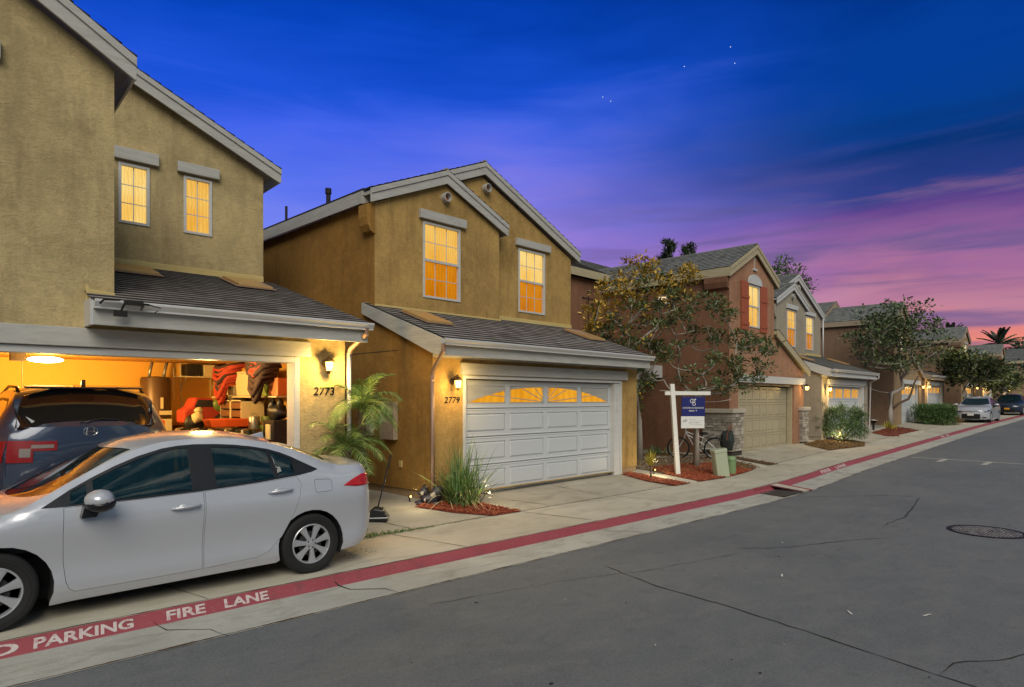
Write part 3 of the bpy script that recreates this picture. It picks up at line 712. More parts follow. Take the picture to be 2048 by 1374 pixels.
# ------------------------------------------------------------------ house type with the bay gable and shed roof over the garage
def bay_house(loc, ang, label, wallm, sidem, nmat, door, lampz=2.19, number_s=None, fmat='trim_grey', near=True, lm='trim_grey'):
    Hh = root_house(loc, ang, label, 'stucco_house'); SW = 6.35; U1, U2 = 1.75, 2.05; rm = 'shingle_near' if near else 'shingle_far'
    w = MB()
    panel(w, 'y', 0, [(0, .28), (SW, .28), (SW, 2.72), (0, 2.72)], [rect(.75, .2, 5.62, 2.32)], .14)
    panel(w, 'y', U1, [(0, 2.7), (3.36, 2.7), (3.36, 5.75), (1.73, 6.43), (0, 5.66)], [rect(1.16, 3.98, 2.17, 5.54)], .1)
    panel(w, 'y', U2, [(3.30, 2.7), (SW, 2.7), (SW, 5.6), (3.1, 7.0), (1.7, 6.40), (3.30, 5.72)], [rect(4.31, 4.02, 5.29, 5.57)], .1)
    w.quad((3.36, U1, 2.7), (3.36, U2, 2.7), (3.36, U2, 5.75), (3.36, U1, 5.75))
    # right wall of upper and lower volume
    w.quad((SW, 0, .28), (SW, 12, .28), (SW, 12, 2.72), (SW, 0, 2.72)); w.quad((SW, U2, 2.7), (SW, 12, 2.7), (SW, 12, 5.6), (SW, U2, 5.6))
    w.add([(SW, 0, 2.7), (SW, U2, 2.7), (SW, U2, 3.6)], [(0, 1, 2)])
    w.build('wall', wallm, Hh)
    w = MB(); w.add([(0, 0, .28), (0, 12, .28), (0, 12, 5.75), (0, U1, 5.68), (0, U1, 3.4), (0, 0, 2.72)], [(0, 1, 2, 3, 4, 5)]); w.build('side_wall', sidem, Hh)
    f = MB()
    for (x0, x1) in ((.02, .66), (5.70, SW-.02)): f.box(x0, .015, -.5, x1, .3, .28)
    f.box(.03, .3, -.5, .3, 12, .28); f.box(SW-.3, .3, -.5, SW-.02, 12, .28); f.build('footing', 'stucco_tan' if near else sidem, Hh)
    m = MB(); m.box(-.0, -.001, 2.62, SW, .03, 2.75); m.build('eave_board', fmat, Hh)
    gable(Hh, 1.73, 6.70, -.15, 3.56, .43, U1, U2+.25, rm, fmat, lo=False, front=True)
    gable(Hh, 3.12, 7.32, -.15, 6.62, .43, U2, 12, rm, fmat, lo=True)
    shed_roof(Hh, -.1, 6.32, -.4, U2, 2.93, 3.78, rm, fmat)
    zf = lambda t: 2.93+(t+.4)*.347
    skylight(Hh, .35, .93, .55, 1.35, zf, 0); skylight(Hh, 5.35, 5.95, .65, 1.45, zf, 0)
    gutter(Hh, -.14, 6.38, -.388, 2.915)
    m = MB(); m.box(0, U1-.03, 3.52, 3.39, U1, 3.72); m.build('flashing', 'trim_sand', Hh, bevel=.01); m = MB(); m.box(3.39, U2-.03, 3.68, SW, U2, 3.86); m.build('flashing', 'trim_sand', Hh, bevel=.01)
    m = MB(); m.prism([(0, 5.05), (-.10, 5.1), (-.16, 5.22), (-.18, 5.36), (-.18, 5.6), (0, 5.64)], 'y', U1-.02, U1+.28); m.build('corbel', sidem, Hh, bevel=.006)
    m = MB(); m.box(.62, -.07, 2.34, 5.87, -.002, 2.55); m.build('header_board', lm, Hh, bevel=.008)
    if door == 'sun': sunburst_door(Hh, .80, 5.40, .13, 2.25, .12)
    else: panel_door(Hh, .80, 5.40, .13, 2.25, .12, 4, 4, 'garage_door_white', True, True)
    door_frame(Hh, .75, 5.62, .1, 2.27, 0, .06, .11)
    m = MB(); m.box(5.40, .0, .1, 5.62, .15, 2.26); m.box(5.49, -.02, 1.62, 5.53, -.002, 1.9); m.build('door_jamb', 'trim_white', Hh)
    window(Hh, 1.16, 2.17, 3.98, 5.54, U1, 3, 4, True, ('lit_upper', 'lit_lower'), (1.05, 2.30, 5.58, 5.76), lmat=lm)
    window(Hh, 4.31, 5.29, 4.02, 5.57, U2, 3, 4, True, ('lit_pale', 'lit_lower'), (4.2, 5.45, 5.62, 5.79), lmat=lm)
    cyl_vent(Hh, 1.73, 6.13, U1); cyl_vent(Hh, 3.2, 6.74, U2)
    wall_lamp(Hh, .43, lampz, 0, 38, hang=True)
    if number_s: number(Hh, number_s, .25, .60, 1.83, 1.94, 0)
    return Hh
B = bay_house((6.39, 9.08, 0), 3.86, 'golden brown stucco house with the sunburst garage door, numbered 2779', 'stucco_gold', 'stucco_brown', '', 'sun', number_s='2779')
m = MB()
for (t, h, r_) in [(4.4, .42, .05), (5.9, .3, .03)]:
    zb = 7.32-.43*(3.12-.55); m.tube([(.55 if t < 5 else .3, t, zb-.2), (.55 if t < 5 else .3, t, zb+h)], r_, 10)
    if t < 5: m.tube([(.55, t, zb+h-.1), (.55, t, zb+h+.02)], .07, 10)
    m.build('vent_pipe', 'iron_dark', B); m = MB()
m = MB()
for k in range(9):
    a0, a1 = pi*k/9, pi*(k+1)/9
    m.quad((1.15+.28*cos(a0), 3.4, 6.28+.3*sin(a0)), (1.15+.28*cos(a1), 3.4, 6.28+.3*sin(a1)), (1.15+.28*cos(a1), 3.9, 6.35+.18*sin(a1)), (1.15+.28*cos(a0), 3.9, 6.35+.18*sin(a0)))
    m.add([(1.15, 3.4, 6.28), (1.15+.28*cos(a0), 3.4, 6.28+.3*sin(a0)), (1.15+.28*cos(a1), 3.4, 6.28+.3*sin(a1))], [(0, 1, 2)])
m.build('roof_ventilator', 'iron_dark', B)
downspout(B, [(-.14, -.46, 2.82), (-.14, -.46, 2.70), (-.06, -.14, 2.46), (-.045, -.05, 2.36), (-.045, -.05, 2.2)], .04)
downspout(B, [(-.045, -.05, 2.3), (-.045, -.05, .1)], .038, 'metal_brown')
m = MB()
for (a, b, c, d) in [(1.0, 1.45, 1.15, 1.85), (1.75, 2.0, 1.2, 1.8)]: m.box(-.10, a, c, -.001, b, d)
m.build('meter_box', 'trim_tan', B, bevel=.01); m = MB(); m.box(-.03, .86, .66, -.001, .94, .78); m.build('outlet_cover', 'trim_sand', B, bevel=.004)
m = MB(); m.box(-.006, 1.0, 2.79, -.001, 11, 2.8); m.build('control_joint', 'joint_dark', B)
D = bay_house((25.69, 10.37, .15), 4.5, 'grey stucco house with the lattice-glazed white garage door', 'stucco_grey', 'stucco_grey', '', 'lattice', fmat='trim_white', near=False, lm='trim_white', lampz=2.15)
downspout(D, [(6.36, -.46, 2.82), (6.36, -.46, 2.7), (6.42, -.1, 2.5), (6.42, -.06, .1)], .035, 'gutter_white')
downspout(D, [(6.40, 1.95, 5.6), (6.40, 1.95, 3.7)], .035, 'gutter_white')
fit_ = MB(); fit_text(fit_, 'L', lambda u, v: (.80+.09*u, -.075, 2.39+.1*v)); fit_.build('house_number', 'iron_dark', D)

# ------------------------------------------------------------------ terracotta type: tower gable, low garage gable, stone piers
def stone_mat():
    m, t, p = new_mat('stone'); o = objc(t); n = t.noise(o, 5, 4, .6); n2 = t.noise(o, 1.8, 2, .5)
    wn = t.node('ShaderNodeNewGeometry'); c = t.mix(wn.outputs['Random Per Island'], H('7f766a'), H('c0b5a3'))
    c = t.mix(t.math('MULTIPLY', t.ramp(n, [(.4, (0, 0, 0, 1)), (.65, (1, 1, 1, 1))]), .45), c, H('6f665b'))
    t.l.new(c, p.inputs['Base Color']); p.inputs['Roughness'].default_value = .9; bump(t, p, t.noise(o, 25, 5, .7), .6, .01)
stone_mat(); plain('mortar', H('3c352d'), .95)
def stone_pier(Hh, s0, s1, t0, t1, z0, z1, capw=.07, base='stucco_terracotta'):
    rr = random.Random(int(s0*100)+5); st = MB(); core = MB(); core.box(s0+.03, t0+.03, z0, s1-.03, t1-.03, z1)
    z = z0+.25; st_rows = []
    core.build('pier_base', base if False else 'mortar', Hh)
    b = MB(); b.box(s0+.04, t0+.04, z0-.5, s1-.04, t1-.04, z0+.2); b.build('pier_base', base, Hh)
    while z < z1-.02:
        h = min(rr.choice([.06, .08, .10, .13]), z1-z)
        for face in range(4):
            a0, a1 = (s0, s1) if face % 2 == 0 else (t0, t1); a = a0
            while a < a1-.02:
                l = min(rr.uniform(.12, .32), a1-a)
                if a1-(a+l) < .06: l = a1-a
                g = .004; d = rr.uniform(0, .022)
                if face == 0: st.box(a+g, t0-d, z+g, a+l-g, t0+.05, z+h-g)
                elif face == 2: st.box(a+g, t1-.05, z+g, a+l-g, t1+d, z+h-g)
                elif face == 1: st.box(s1-.05, a+g, z+g, s1+d, a+l-g, z+h-g)
                else: st.box(s0-d, a+g, z+g, s0+.05, a+l-g, z+h-g)
                a += l
        z += h
    st.build('pier_stone', 'stone', Hh, bevel=.006)
    c = MB(); c.box(s0-capw, t0-capw, z1, s1+capw, t1+capw, z1+.13); c.build('pier_cap', 'stone_cap', Hh, bevel=.012)
def tower_house(loc, ang, label, wallm, doorm, doorspec, full=True, lz=2.28, fmat='trim_cream', detail=True, lo_w=6.37, side='stucco_rust', shutters=True, dz=0):
    Hh = root_house(loc, ang, label, 'stucco_house'); TW = 3.5; pk = 1.85
    w = MB(); d0, d1 = (.62, 5.42)
    if not full: d0, d1 = 1.75, 6.1
    panel(w, 'y', 0, [(0, -.4), (lo_w+.4 if not full else lo_w, -.4), (lo_w+.4 if not full else lo_w, 2.8), (TW, 4.0), (TW, 5.74), (pk, 6.6), (0, 5.7)],
          [rect(d0, -.35, d1, 2.34), rect(1.35, 4.17, 2.26, 5.54)], .14)
    xr = lo_w+.4 if not full else lo_w
    w.quad((TW, 0, 3.9), (TW, 12, 3.9), (TW, 12, 5.74), (TW, 0, 5.74)); w.quad((xr, 0, -.4), (xr, 12, -.4), (xr, 12, 2.8), (xr, 0, 2.8))
    w.build('wall', wallm, Hh)
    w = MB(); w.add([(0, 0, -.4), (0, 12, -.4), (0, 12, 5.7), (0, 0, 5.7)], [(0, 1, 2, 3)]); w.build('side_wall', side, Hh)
    gable(Hh, pk, 6.88, -.17, 3.72, .5, 0, 8.4, 'shingle_far', fmat, bd=.3)
    # low lean-to gable half
    m = MB(); shingles(m, (xr+.32, -.15, 2.95), (xr+.32, 10, 2.95), (TW, 10, 4.25), (TW, -.15, 4.25)); m.build('roof', 'shingle_far', Hh)
    m = MB(); m.prism([(TW, 4.24), (xr+.32, 2.94), (xr+.32, 2.72), (xr+.27, 2.72), (TW, 3.98)], 'y', -.14, -.10); m.prism([(TW, 4.2), (xr+.3, 2.92), (xr+.3, 2.84), (TW, 4.08)], 'y', -.10, 10)
    m.tube([(xr+.3, -.12, 2.92), (xr+.36, -.12, 2.84), (xr+.34, -.12, 2.7)], .03, 6); m.build('fascia', fmat, Hh)
    m = MB(); m.prism([(0, 5.2), (-.12, 5.26), (-.17, 5.42), (-.17, 5.6), (0, 5.64)], 'y', .0, .75); m.build('corbel', side, Hh)
    h0, h1 = (d0+.02, d1+.95) if full else (d0-.15, d1+.1)
    m = MB(); m.box(h0, -.07, 2.38, h1, -.002, 2.62); m.build('header_board', 'trim_white', Hh, bevel=.006)
    rows, cols, lite = doorspec
    panel_door(Hh, d0+.02, d1-.1, .15, 2.26, .25 if full else .2, rows, cols, doorm, lite)
    door_frame(Hh, d0, d1-.05, .1, 2.3, .1, .06, .16, 'trim_cream' if full else 'trim_white')
    if shutters:
        window(Hh, 1.35, 2.26, 4.17, 5.54, 0, 2 if full else 1, 2, True, ('lit_pale', 'lit_upper'), None)
        m = MB(); pts = [(1.28, 5.56), (2.36, 5.56)]+[(1.82+.54*cos(a*pi/10), 5.62+.27*sin(a*pi/10)) for a in range(11)]; m.prism(pts, 'y', -.06, -.021); m.build('lintel', 'trim_white', Hh, bevel=.005)
        for (a, b) in ((.78, 1.33), (2.28, 2.82)):
            m = MB()
            for k in range(3): x = a+(b-a)*k/3; m.box(x+.004, -.05, 4.05, x+(b-a)/3-.004, -.015, 5.58)
            m.box(a, -.07, 5.05, b, -.05, 5.15); m.box(a, -.07, 4.2, b, -.05, 4.3); m.build('shutter', 'shutter_red', Hh, bevel=.003)
    else:
        window(Hh, 1.35, 2.26, 4.17, 5.54, 0, 2, 2, True, ('lit_white', 'lit_white'), (1.25, 2.36, 5.56, 5.72))
    m = MB(); m.box(1.72, -.05, 6.03, 2.0, -.0, 6.09); m.box(1.85, -.02, 6.09, 1.87, -.0, 6.5); m.build('gable_ornament', 'trim_white', Hh)
    wall_lamp(Hh, xr-.12 if full else d1+.28, lz, 0, 14 if full else 9, hang=True)
    return Hh
C = tower_house((18.03, 10.01, .05), 4.5, 'terracotta stucco house with stone piers, red shutters and a cream garage door', 'stucco_terracotta', 'garage_door_cream', (4, 8, False))
stone_pier(C, -.06, .72, -.12, .85, .0, 1.42); stone_pier(C, 5.95, 6.55, -.12, .4, .0, 1.42)
m = MB(); m.box(-.13, 2.45, 2.5, -.001, 3.15, 2.88)
m.build('canopy_block', 'trim_white', C)
m = MB(); m.prism([(2.3, 2.55), (2.3, 2.95), (3.3, 2.95), (3.3, 2.55), (3.2, 2.55)]+[(2.8+.4*cos(a*pi/10), 2.55+.25*sin(a*pi/10)) for a in range(11)]+[(2.4, 2.55)], 'x', -.55, -.002)
m.build('porch_canopy', 'trim_white', C)
# small side window, cross-shaped wall ironwork and the rear wing of the terracotta house
m = MB(); m.box(-.03, 2.1, 4.95, -.001, 2.45, 5.25); o_ = m.build('window', 'trim_white', C); m = MB(); m.box(-.034, 2.14, 4.99, -.031, 2.41, 5.21); m.build('pane', 'lit_white', o_)
w = MB(); panel(w, 'y', 4.6, [(-7, -.4), (0, -.4), (0, 5.95), (-7, 5.95)], [], .1); w.quad((-7, 4.6, -.4), (-7, 11, -.4), (-7, 11, 5.9), (-7, 4.6, 5.9)); w.build('wing_wall', 'stucco_rust', C)
m = MB(); shingles(m, (-7.2, 4.4, 6.22), (.05, 4.4, 6.22), (-.0, 7.9, 7.75), (-7.2, 7.9, 7.75)); shingles(m, (-7.2, 11.4, 6.22), (5, 11.4, 6.22), (5, 7.9, 7.75), (-7.2, 7.9, 7.75))
shingles(m, (-.17, 4.4, 5.9), (5, 4.4, 5.9), (5, 7.9, 7.75), (-.17, 7.9, 7.75)); m.build('roof', 'shingle_far', C)
m = MB(); m.box(-7.2, 4.38, 5.95, .0, 4.42, 6.21); m.box(-7.2, 4.42, 6.05, 0, 4.6, 6.1); m.build('fascia', 'trim_cream', C)
m = MB(); m.tube([(-1.0, 4.57, 4.6), (-1.0, 4.57, 5.6)], .012, 5)
for z in (4.95, 5.3): m.tube([(-1.3, 4.57, z), (-.7, 4.57, z)], .012, 5)
for z in (4.95, 5.3):
    for s_ in (-1.3, -.7): m.blob((s_, 4.57, z), .03, 6)
m.build('wall_ironwork', 'iron_dark', C)
m = MB(); m.tube([(-1.6, 5.6, 6.6), (-1.6, 5.6, 7.1)], .08, 8); m.build('vent_pipe', 'iron_dark', C)
# alley gate between 2779 and the terracotta house
m = MB(); m.box(-.75, 2.9, .0, -.62, 2.97, 2.05); m.box(-1.9, 2.92, .05, -.75, 2.95, 1.95); 
g_ = m.build('alley_gate', 'trim_tan', None, bevel=.005); g_.matrix_world = Matrix.Translation((18.03-3.9, 10.01+.1, .08)) @ Matrix.Rotation(radians(4.5), 4, 'Z')
tag(g_, 'narrow tan gate in the alley beside the terracotta house', 'gate')
m = MB(); m.tube([(-.8, 2.86, 1.02), (-.8, 2.8, 1.02), (-.92, 2.8, 1.02)], .014, 6); m.tube([(-.8, 2.9, .9), (-.8, 2.84, 1.12)], .02, 6); h_ = m.build('handle', 'steel', g_)

E_ = tower_house((37.97, 11.6, zg(40)-.02), 4.5, 'umber house behind the tall tree, white garage door with narrow lit panes', 'stucco_tan', 'garage_door_white', (4, 5, True), full=False, fmat='trim_tan', side='stucco_umber', shutters=False)
w = MB(); w.add([(0, 3.6, 4), (5.2, 3.6, 4), (5.2, 3.6, 6.2), (2.6, 3.6, 7.45), (0, 3.6, 6.2)], [(0, 1, 2, 3, 4)]); w.add([(0, 3.6, 5), (0, 12, 5), (0, 12, 6.0), (0, 3.6, 6.0)], [(0, 1, 2, 3)]); w.build('wing_wall', 'stucco_umber', E_)
gable(E_, 2.5, 7.35, -.17, 5.3, .5, 3.7, 14, 'shingle_far', 'trim_tan', bd=.25)
F_ = bay_house((46.9, 12.55, zg(49)-.02), 4.5, 'tan house beyond the clipped hedge, cream garage door with a lit top row', 'stucco_tan', 'stucco_umber', '', 'lattice', fmat='trim_tan', near=False, lm='trim_white')
G_ = tower_house((56.6, 12.8, zg(58)-.15), 4.5, 'umber gabled house behind the dark round tree', 'stucco_tan', 'garage_door_white', (4, 5, True), full=False, fmat='trim_tan', side='stucco_umber', shutters=False)
I_ = tower_house((78.2, 14.5, zg(78)-.45), 4.5, 'umber gabled house with a red shutter, far down the street', 'stucco_tan', 'garage_door_white', (4, 5, True), full=False, fmat='trim_tan', side='stucco_umber', shutters=True)
J_ = bay_house((67, 13.6, zg(68)-.3), 4.5, 'tan house with a lit garage between the dark tree and the far trees', 'stucco_tan', 'stucco_umber', '', 'lattice', fmat='trim_tan', near=False, lm='trim_white')
K_ = root_house((95, 17, 1.2), -84, 'long tan house closing the end of the street', 'stucco_house')
w = MB(); w.box(0, 0, -1, 40, 12, 5.2); w.add([(0, 0, 5.2), (0, 12, 5.2), (0, 6, 6.9)], [(0, 1, 2)]); w.build('wall', 'stucco_tan', K_)
m = MB(); shingles(m, (-.3, -.3, 5.2), (40, -.3, 5.2), (40, 6, 7), (-.3, 6, 7)); shingles(m, (-.3, 12.3, 5.2), (40, 12.3, 5.2), (40, 6, 7), (-.3, 6, 7)); m.build('roof', 'shingle_far', K_)
m = MB(); m.box(-.3, -.34, 4.9, 40, -.30, 5.2); m.build('fascia', 'trim_cream', K_)
# ------------------------------------------------------------------ vehicles
def car_paint(name, col, metal=.0, rough=.28):
    m, t, p = new_mat(name); o = objc(t); n = t.noise(o, 3, 4, .6)
    c = t.mix(n, tuple(x*.96 for x in col[:3])+(1,), col); t.l.new(c, p.inputs['Base Color'])
    p.inputs['Roughness'].default_value = rough; p.inputs['Metallic'].default_value = metal
    p.inputs['Coat Weight'].default_value = 1; p.inputs['Coat Roughness'].default_value = .03
car_paint('paint_pearl', H('b4b6bb'), .28); car_paint('paint_blue', H('303c50'), .3); car_paint('paint_navy', H('20283c'), .3)
def glass_mat(name, col, ior=1.6, trans=0.0):
    m, t, p = new_mat(name); p.inputs['Base Color'].default_value = col; p.inputs['Roughness'].default_value = .02
    p.inputs['IOR'].default_value = ior; p.inputs['Coat Weight'].default_value = .25; p.inputs['Coat Roughness'].default_value = .0
    if trans:
        tr = t.node('ShaderNodeBsdfTransparent'); tr.inputs[0].default_value = (.55, .68, .66, 1); mx = t.node('ShaderNodeMixShader'); mx.inputs[0].default_value = trans
        out = t.n['Material Output']; t.l.new(p.outputs[0], mx.inputs[1]); t.l.new(tr.outputs[0], mx.inputs[2]); t.l.new(mx.outputs[0], out.inputs[0])
glass_mat('car_glass', (.006, .022, .028, 1), 1.5, .30); glass_mat('car_glass_dark', (.006, .007, .008, 1), 1.5)
plain('trim_black', H('131418'), .4, spec=.4); plain('chrome', H('c9c9c9'), .15, 1, var=.02); plain('alloy', H('b9babd'), .3, .55, var=.04)
plain('seat_cloth', H('6b6a62'), .9); plain('brake', H('3a3a3a'), .6, .4); plain('under_black', H('101010'), .95)
def redlamp():
    m, t, p = new_mat('lamp_red'); p.inputs['Base Color'].default_value = (.36, .006, .01, 1); p.inputs['Roughness'].default_value = .2; p.inputs['Coat Weight'].default_value = .2
    p.inputs['Emission Color'].default_value = (1, .02, .02, 1); p.inputs['Emission Strength'].default_value = .02
redlamp(); plain('lamp_red_dark', H('7d0f10'), .25, coat=.2); plain('lamp_grey', H('77706a'), .3); plain('lamp_clear', H('b9b6b2'), .15, .3, coat=1); plain('plate_white', H('c9c6c0'), .5); plain('plate_yellow', H('c98a1e'), .5); plain('headlamp_dark', H('30343c'), .1, .3, coat=1)

def pchip(pts):
    xs = [p[0] for p in pts]; ys = [p[1] for p in pts]; n = len(xs)
    h = [xs[i+1]-xs[i] for i in range(n-1)]; d = [(ys[i+1]-ys[i])/h[i] for i in range(n-1)]
    m = [d[0]]+[0 if d[i-1]*d[i] <= 0 else 2/(1/d[i-1]+1/d[i]) for i in range(1, n-1)]+[d[-1]]
    def f(x):
        if x <= xs[0]: return ys[0]
        if x >= xs[-1]: return ys[-1]
        lo = 0
        while xs[lo+1] < x: lo += 1
        t = (x-xs[lo])/h[lo]; t2 = t*t; t3 = t2*t
        return (2*t3-3*t2+1)*ys[lo]+(t3-2*t2+t)*h[lo]*m[lo]+(-2*t3+3*t2)*ys[lo+1]+(t3-t2)*h[lo]*m[lo+1]
    return f
def dens(poly, step=.06):
    out = []; n = len(poly)
    for i in range(n):
        a, b = poly[i], poly[(i+1) % n]; k = max(1, int(math.hypot(b[0]-a[0], b[1]-a[1])/step))
        out += [(a[0]+(b[0]-a[0])*j/k, a[1]+(b[1]-a[1])*j/k) for j in range(k)]
    return out
def shrink(poly, d):
    n = len(poly); ar = sum(poly[i][0]*poly[(i+1) % n][1]-poly[(i+1) % n][0]*poly[i][1] for i in range(n)); s = 1 if ar > 0 else -1; out = []
    for i in range(n):
        a, b, c = Vector(poly[i-1]), Vector(poly[i]), Vector(poly[(i+1) % n]); e1 = (b-a); e2 = (c-b)
        if e1.length < 1e-6 or e2.length < 1e-6: out.append(tuple(b)); continue
        n1 = Vector((-e1.y, e1.x)).normalized()*s; n2 = Vector((-e2.y, e2.x)).normalized()*s; m = n1+n2
        if m.length < .2: m = n1
        m.normalize(); k = min(1/max(.4, m.dot(n1)), 2); out.append((b.x+m.x*d*k, b.y+m.y*d*k))
    return out
class Car:
    def __init__(s, P, scale=1):
        s.__dict__.update(P); s.fV = pchip(P['V']); s.fP = pchip(P['plan']); s.fzE = pchip(P['zE']); s.fyE = pchip(P['yE']); s.fzs = pchip(P['zs']); s.fp = pchip(P['pw']); s.fzc = pchip(P['zc'])
        s.fx0 = pchip(P['x0']); s.fx1 = pchip(P['x1'])
    def pl(s, x, z):
        a, n = s.af; u = (x-s.fx0(z))/a; f = 1.0
        if u < 1: f *= (1-(1-max(u, 0))**n)**(1/n)
        a, n = s.ar; u = (s.fx1(z)-x)/a
        if u < 1: f *= (1-(1-max(u, 0))**n)**(1/n)
        return f
    def yE_(s, x): return s.fyE(x)*s.pl(x, s.zn if x < s.L/2 else s.zr)
    def W(s, x, z):
        zs = s.fzs(x); zE = s.zEe(x); zs = min(zs, zE-.03)
        lo = s.fV(min(z, zs))*s.fP(x)*s.pl(x, z)
        if z <= zs: return lo
        t = min(1, (z-zs)/(zE-zs)); return lo+(s.yE_(x)-lo)*t**s.fp(x)
    def xf(s, y, z):
        lo, hi = s.fx0(z), s.fx0(z)+s.af[0]
        for _ in range(22):
            m = (lo+hi)/2
            if s.W(m, z) < abs(y): lo = m
            else: hi = m
        return hi
    def xr(s, y, z):
        hi, lo = s.fx1(z), s.fx1(z)-s.ar[0]
        for _ in range(22):
            m = (lo+hi)/2
            if s.W(m, z) < abs(y): hi = m
            else: lo = m
        return lo
    def xnose(s, y, rear=False):
        z = s.zr if rear else s.zn; a, n = s.ar if rear else s.af; yf = s.fyE(s.L-.3 if rear else .3)
        q = min(.999, abs(y)/yf); u = 1-(1-q**n)**(1/n)
        return s.fx1(z)-a*u if rear else s.fx0(z)+a*u
    def zEe(s, x):
        z = s.fzE(x); y = s.fyE(x)*.86
        if x < s.L/2:
            xn = s.xnose(y); t = (x-xn)/.4; return s.zn+(z-s.zn)*(0 if t < 0 else 1-(1-min(1, t))**2)
        xn = s.xnose(y, True); t = (xn-x)/s.rb; return s.zr+(z-s.zr)*(0 if t < 0 else 1-(1-min(1, t))**2)
    def T(s, x, y):
        yE = max(.05, s.yE_(x)); q = min(1, abs(y)/yE); z = s.fzE(x)+(s.fzc(x)-s.fzE(x))*(1-q**2.2)
        if x < s.L/2:
            xn = s.xnose(y); t = (x-xn)/.4; return s.zn+(z-s.zn)*(0 if t < 0 else 1-(1-min(1, t))**2)
        xn = s.xnose(y, True); t = (xn-x)/s.rb; return s.zr+(z-s.zr)*(0 if t < 0 else 1-(1-min(1, t))**2)
    def side(s, mb, poly, holes=(), inset=0, both=True, step=.07, mi=0, edge=0):
        poly = dens(poly, step); holes = [dens(h, step) for h in holes]
        xs = [p[0] for p in poly]; zs = [p[1] for p in poly]; ex = []
        x = min(xs)+step/2
        while x < max(xs):
            z = min(zs)+step/2
            while z < max(zs):
                if inpoly(x, z, poly) and not any(inpoly(x, z, h) for h in holes): ex.append((x+.003*sin(z*40), z+.002*sin(x*50)))
                z += step
            x += step
        v, f = cdt(poly, holes, ex)
        for sg in ((-1, 1) if both else (-1,)):
            mb.add([(a-s.L/2, sg*(s.W(a, b)-inset), b) for a, b in v], f, mi)
            if edge:
                for ring in [poly]+holes:
                    n = len(ring)
                    for i in range(n):
                        (a, b), (c, d) = ring[i], ring[(i+1) % n]
                        mb.quad((a-s.L/2, sg*(s.W(a, b)-inset), b), (c-s.L/2, sg*(s.W(c, d)-inset), d), (c-s.L/2, sg*(s.W(c, d)-inset-edge), d), (a-s.L/2, sg*(s.W(a, b)-inset-edge), b), mi)
    def top(s, mb, poly, holes=(), inset=0, step=.08, mi=0):
        poly = dens(poly, step); holes = [dens(h, step) for h in holes]; ex = []
        xs = [p[0] for p in poly]; ys = [p[1] for p in poly]; x = min(xs)+step/2
        while x < max(xs):
            y = min(ys)+step/2
            while y < max(ys):
                if inpoly(x, y, poly) and not any(inpoly(x, y, h) for h in holes): ex.append((x+.003*sin(y*40), y))
                y += step
            x += step
        v, f = cdt(poly, holes, ex); mb.add([(a-s.L/2, b, s.T(a, b)-inset) for a, b in v], f, mi)
    def fascia(s, mb, rear, z0, z1=None, v0=-1, v1=1, off=0, nz=14, nv=28, mi=0):
        u = 1-(1-.86**(s.ar if rear else s.af)[1])**(1/(s.ar if rear else s.af)[1]); z1 = z1 or (s.zr if rear else s.zn); vs = []
        for i in range(nz+1):
            z = z0+(z1-z0)*i/nz; xj = (s.fx1(z)-s.ar[0]*u) if rear else (s.fx0(z)+s.af[0]*u); yl = s.W(xj, z)
            for j in range(nv+1):
                y = (v0+(v1-v0)*j/nv)*yl; x = (s.xr(y, z)+off) if rear else (s.xf(y, z)-off); vs.append((x-s.L/2, y, z))
        mb.add(vs, [(i*(nv+1)+j, i*(nv+1)+j+1, (i+1)*(nv+1)+j+1, (i+1)*(nv+1)+j) for i in range(nz) for j in range(nv)], mi)
    def sideX(s, z, rear):
        a, n = s.ar if rear else s.af; u = 1-(1-.86**n)**(1/n)
        return s.fx1(z)-a*u if rear else s.fx0(z)+a*u
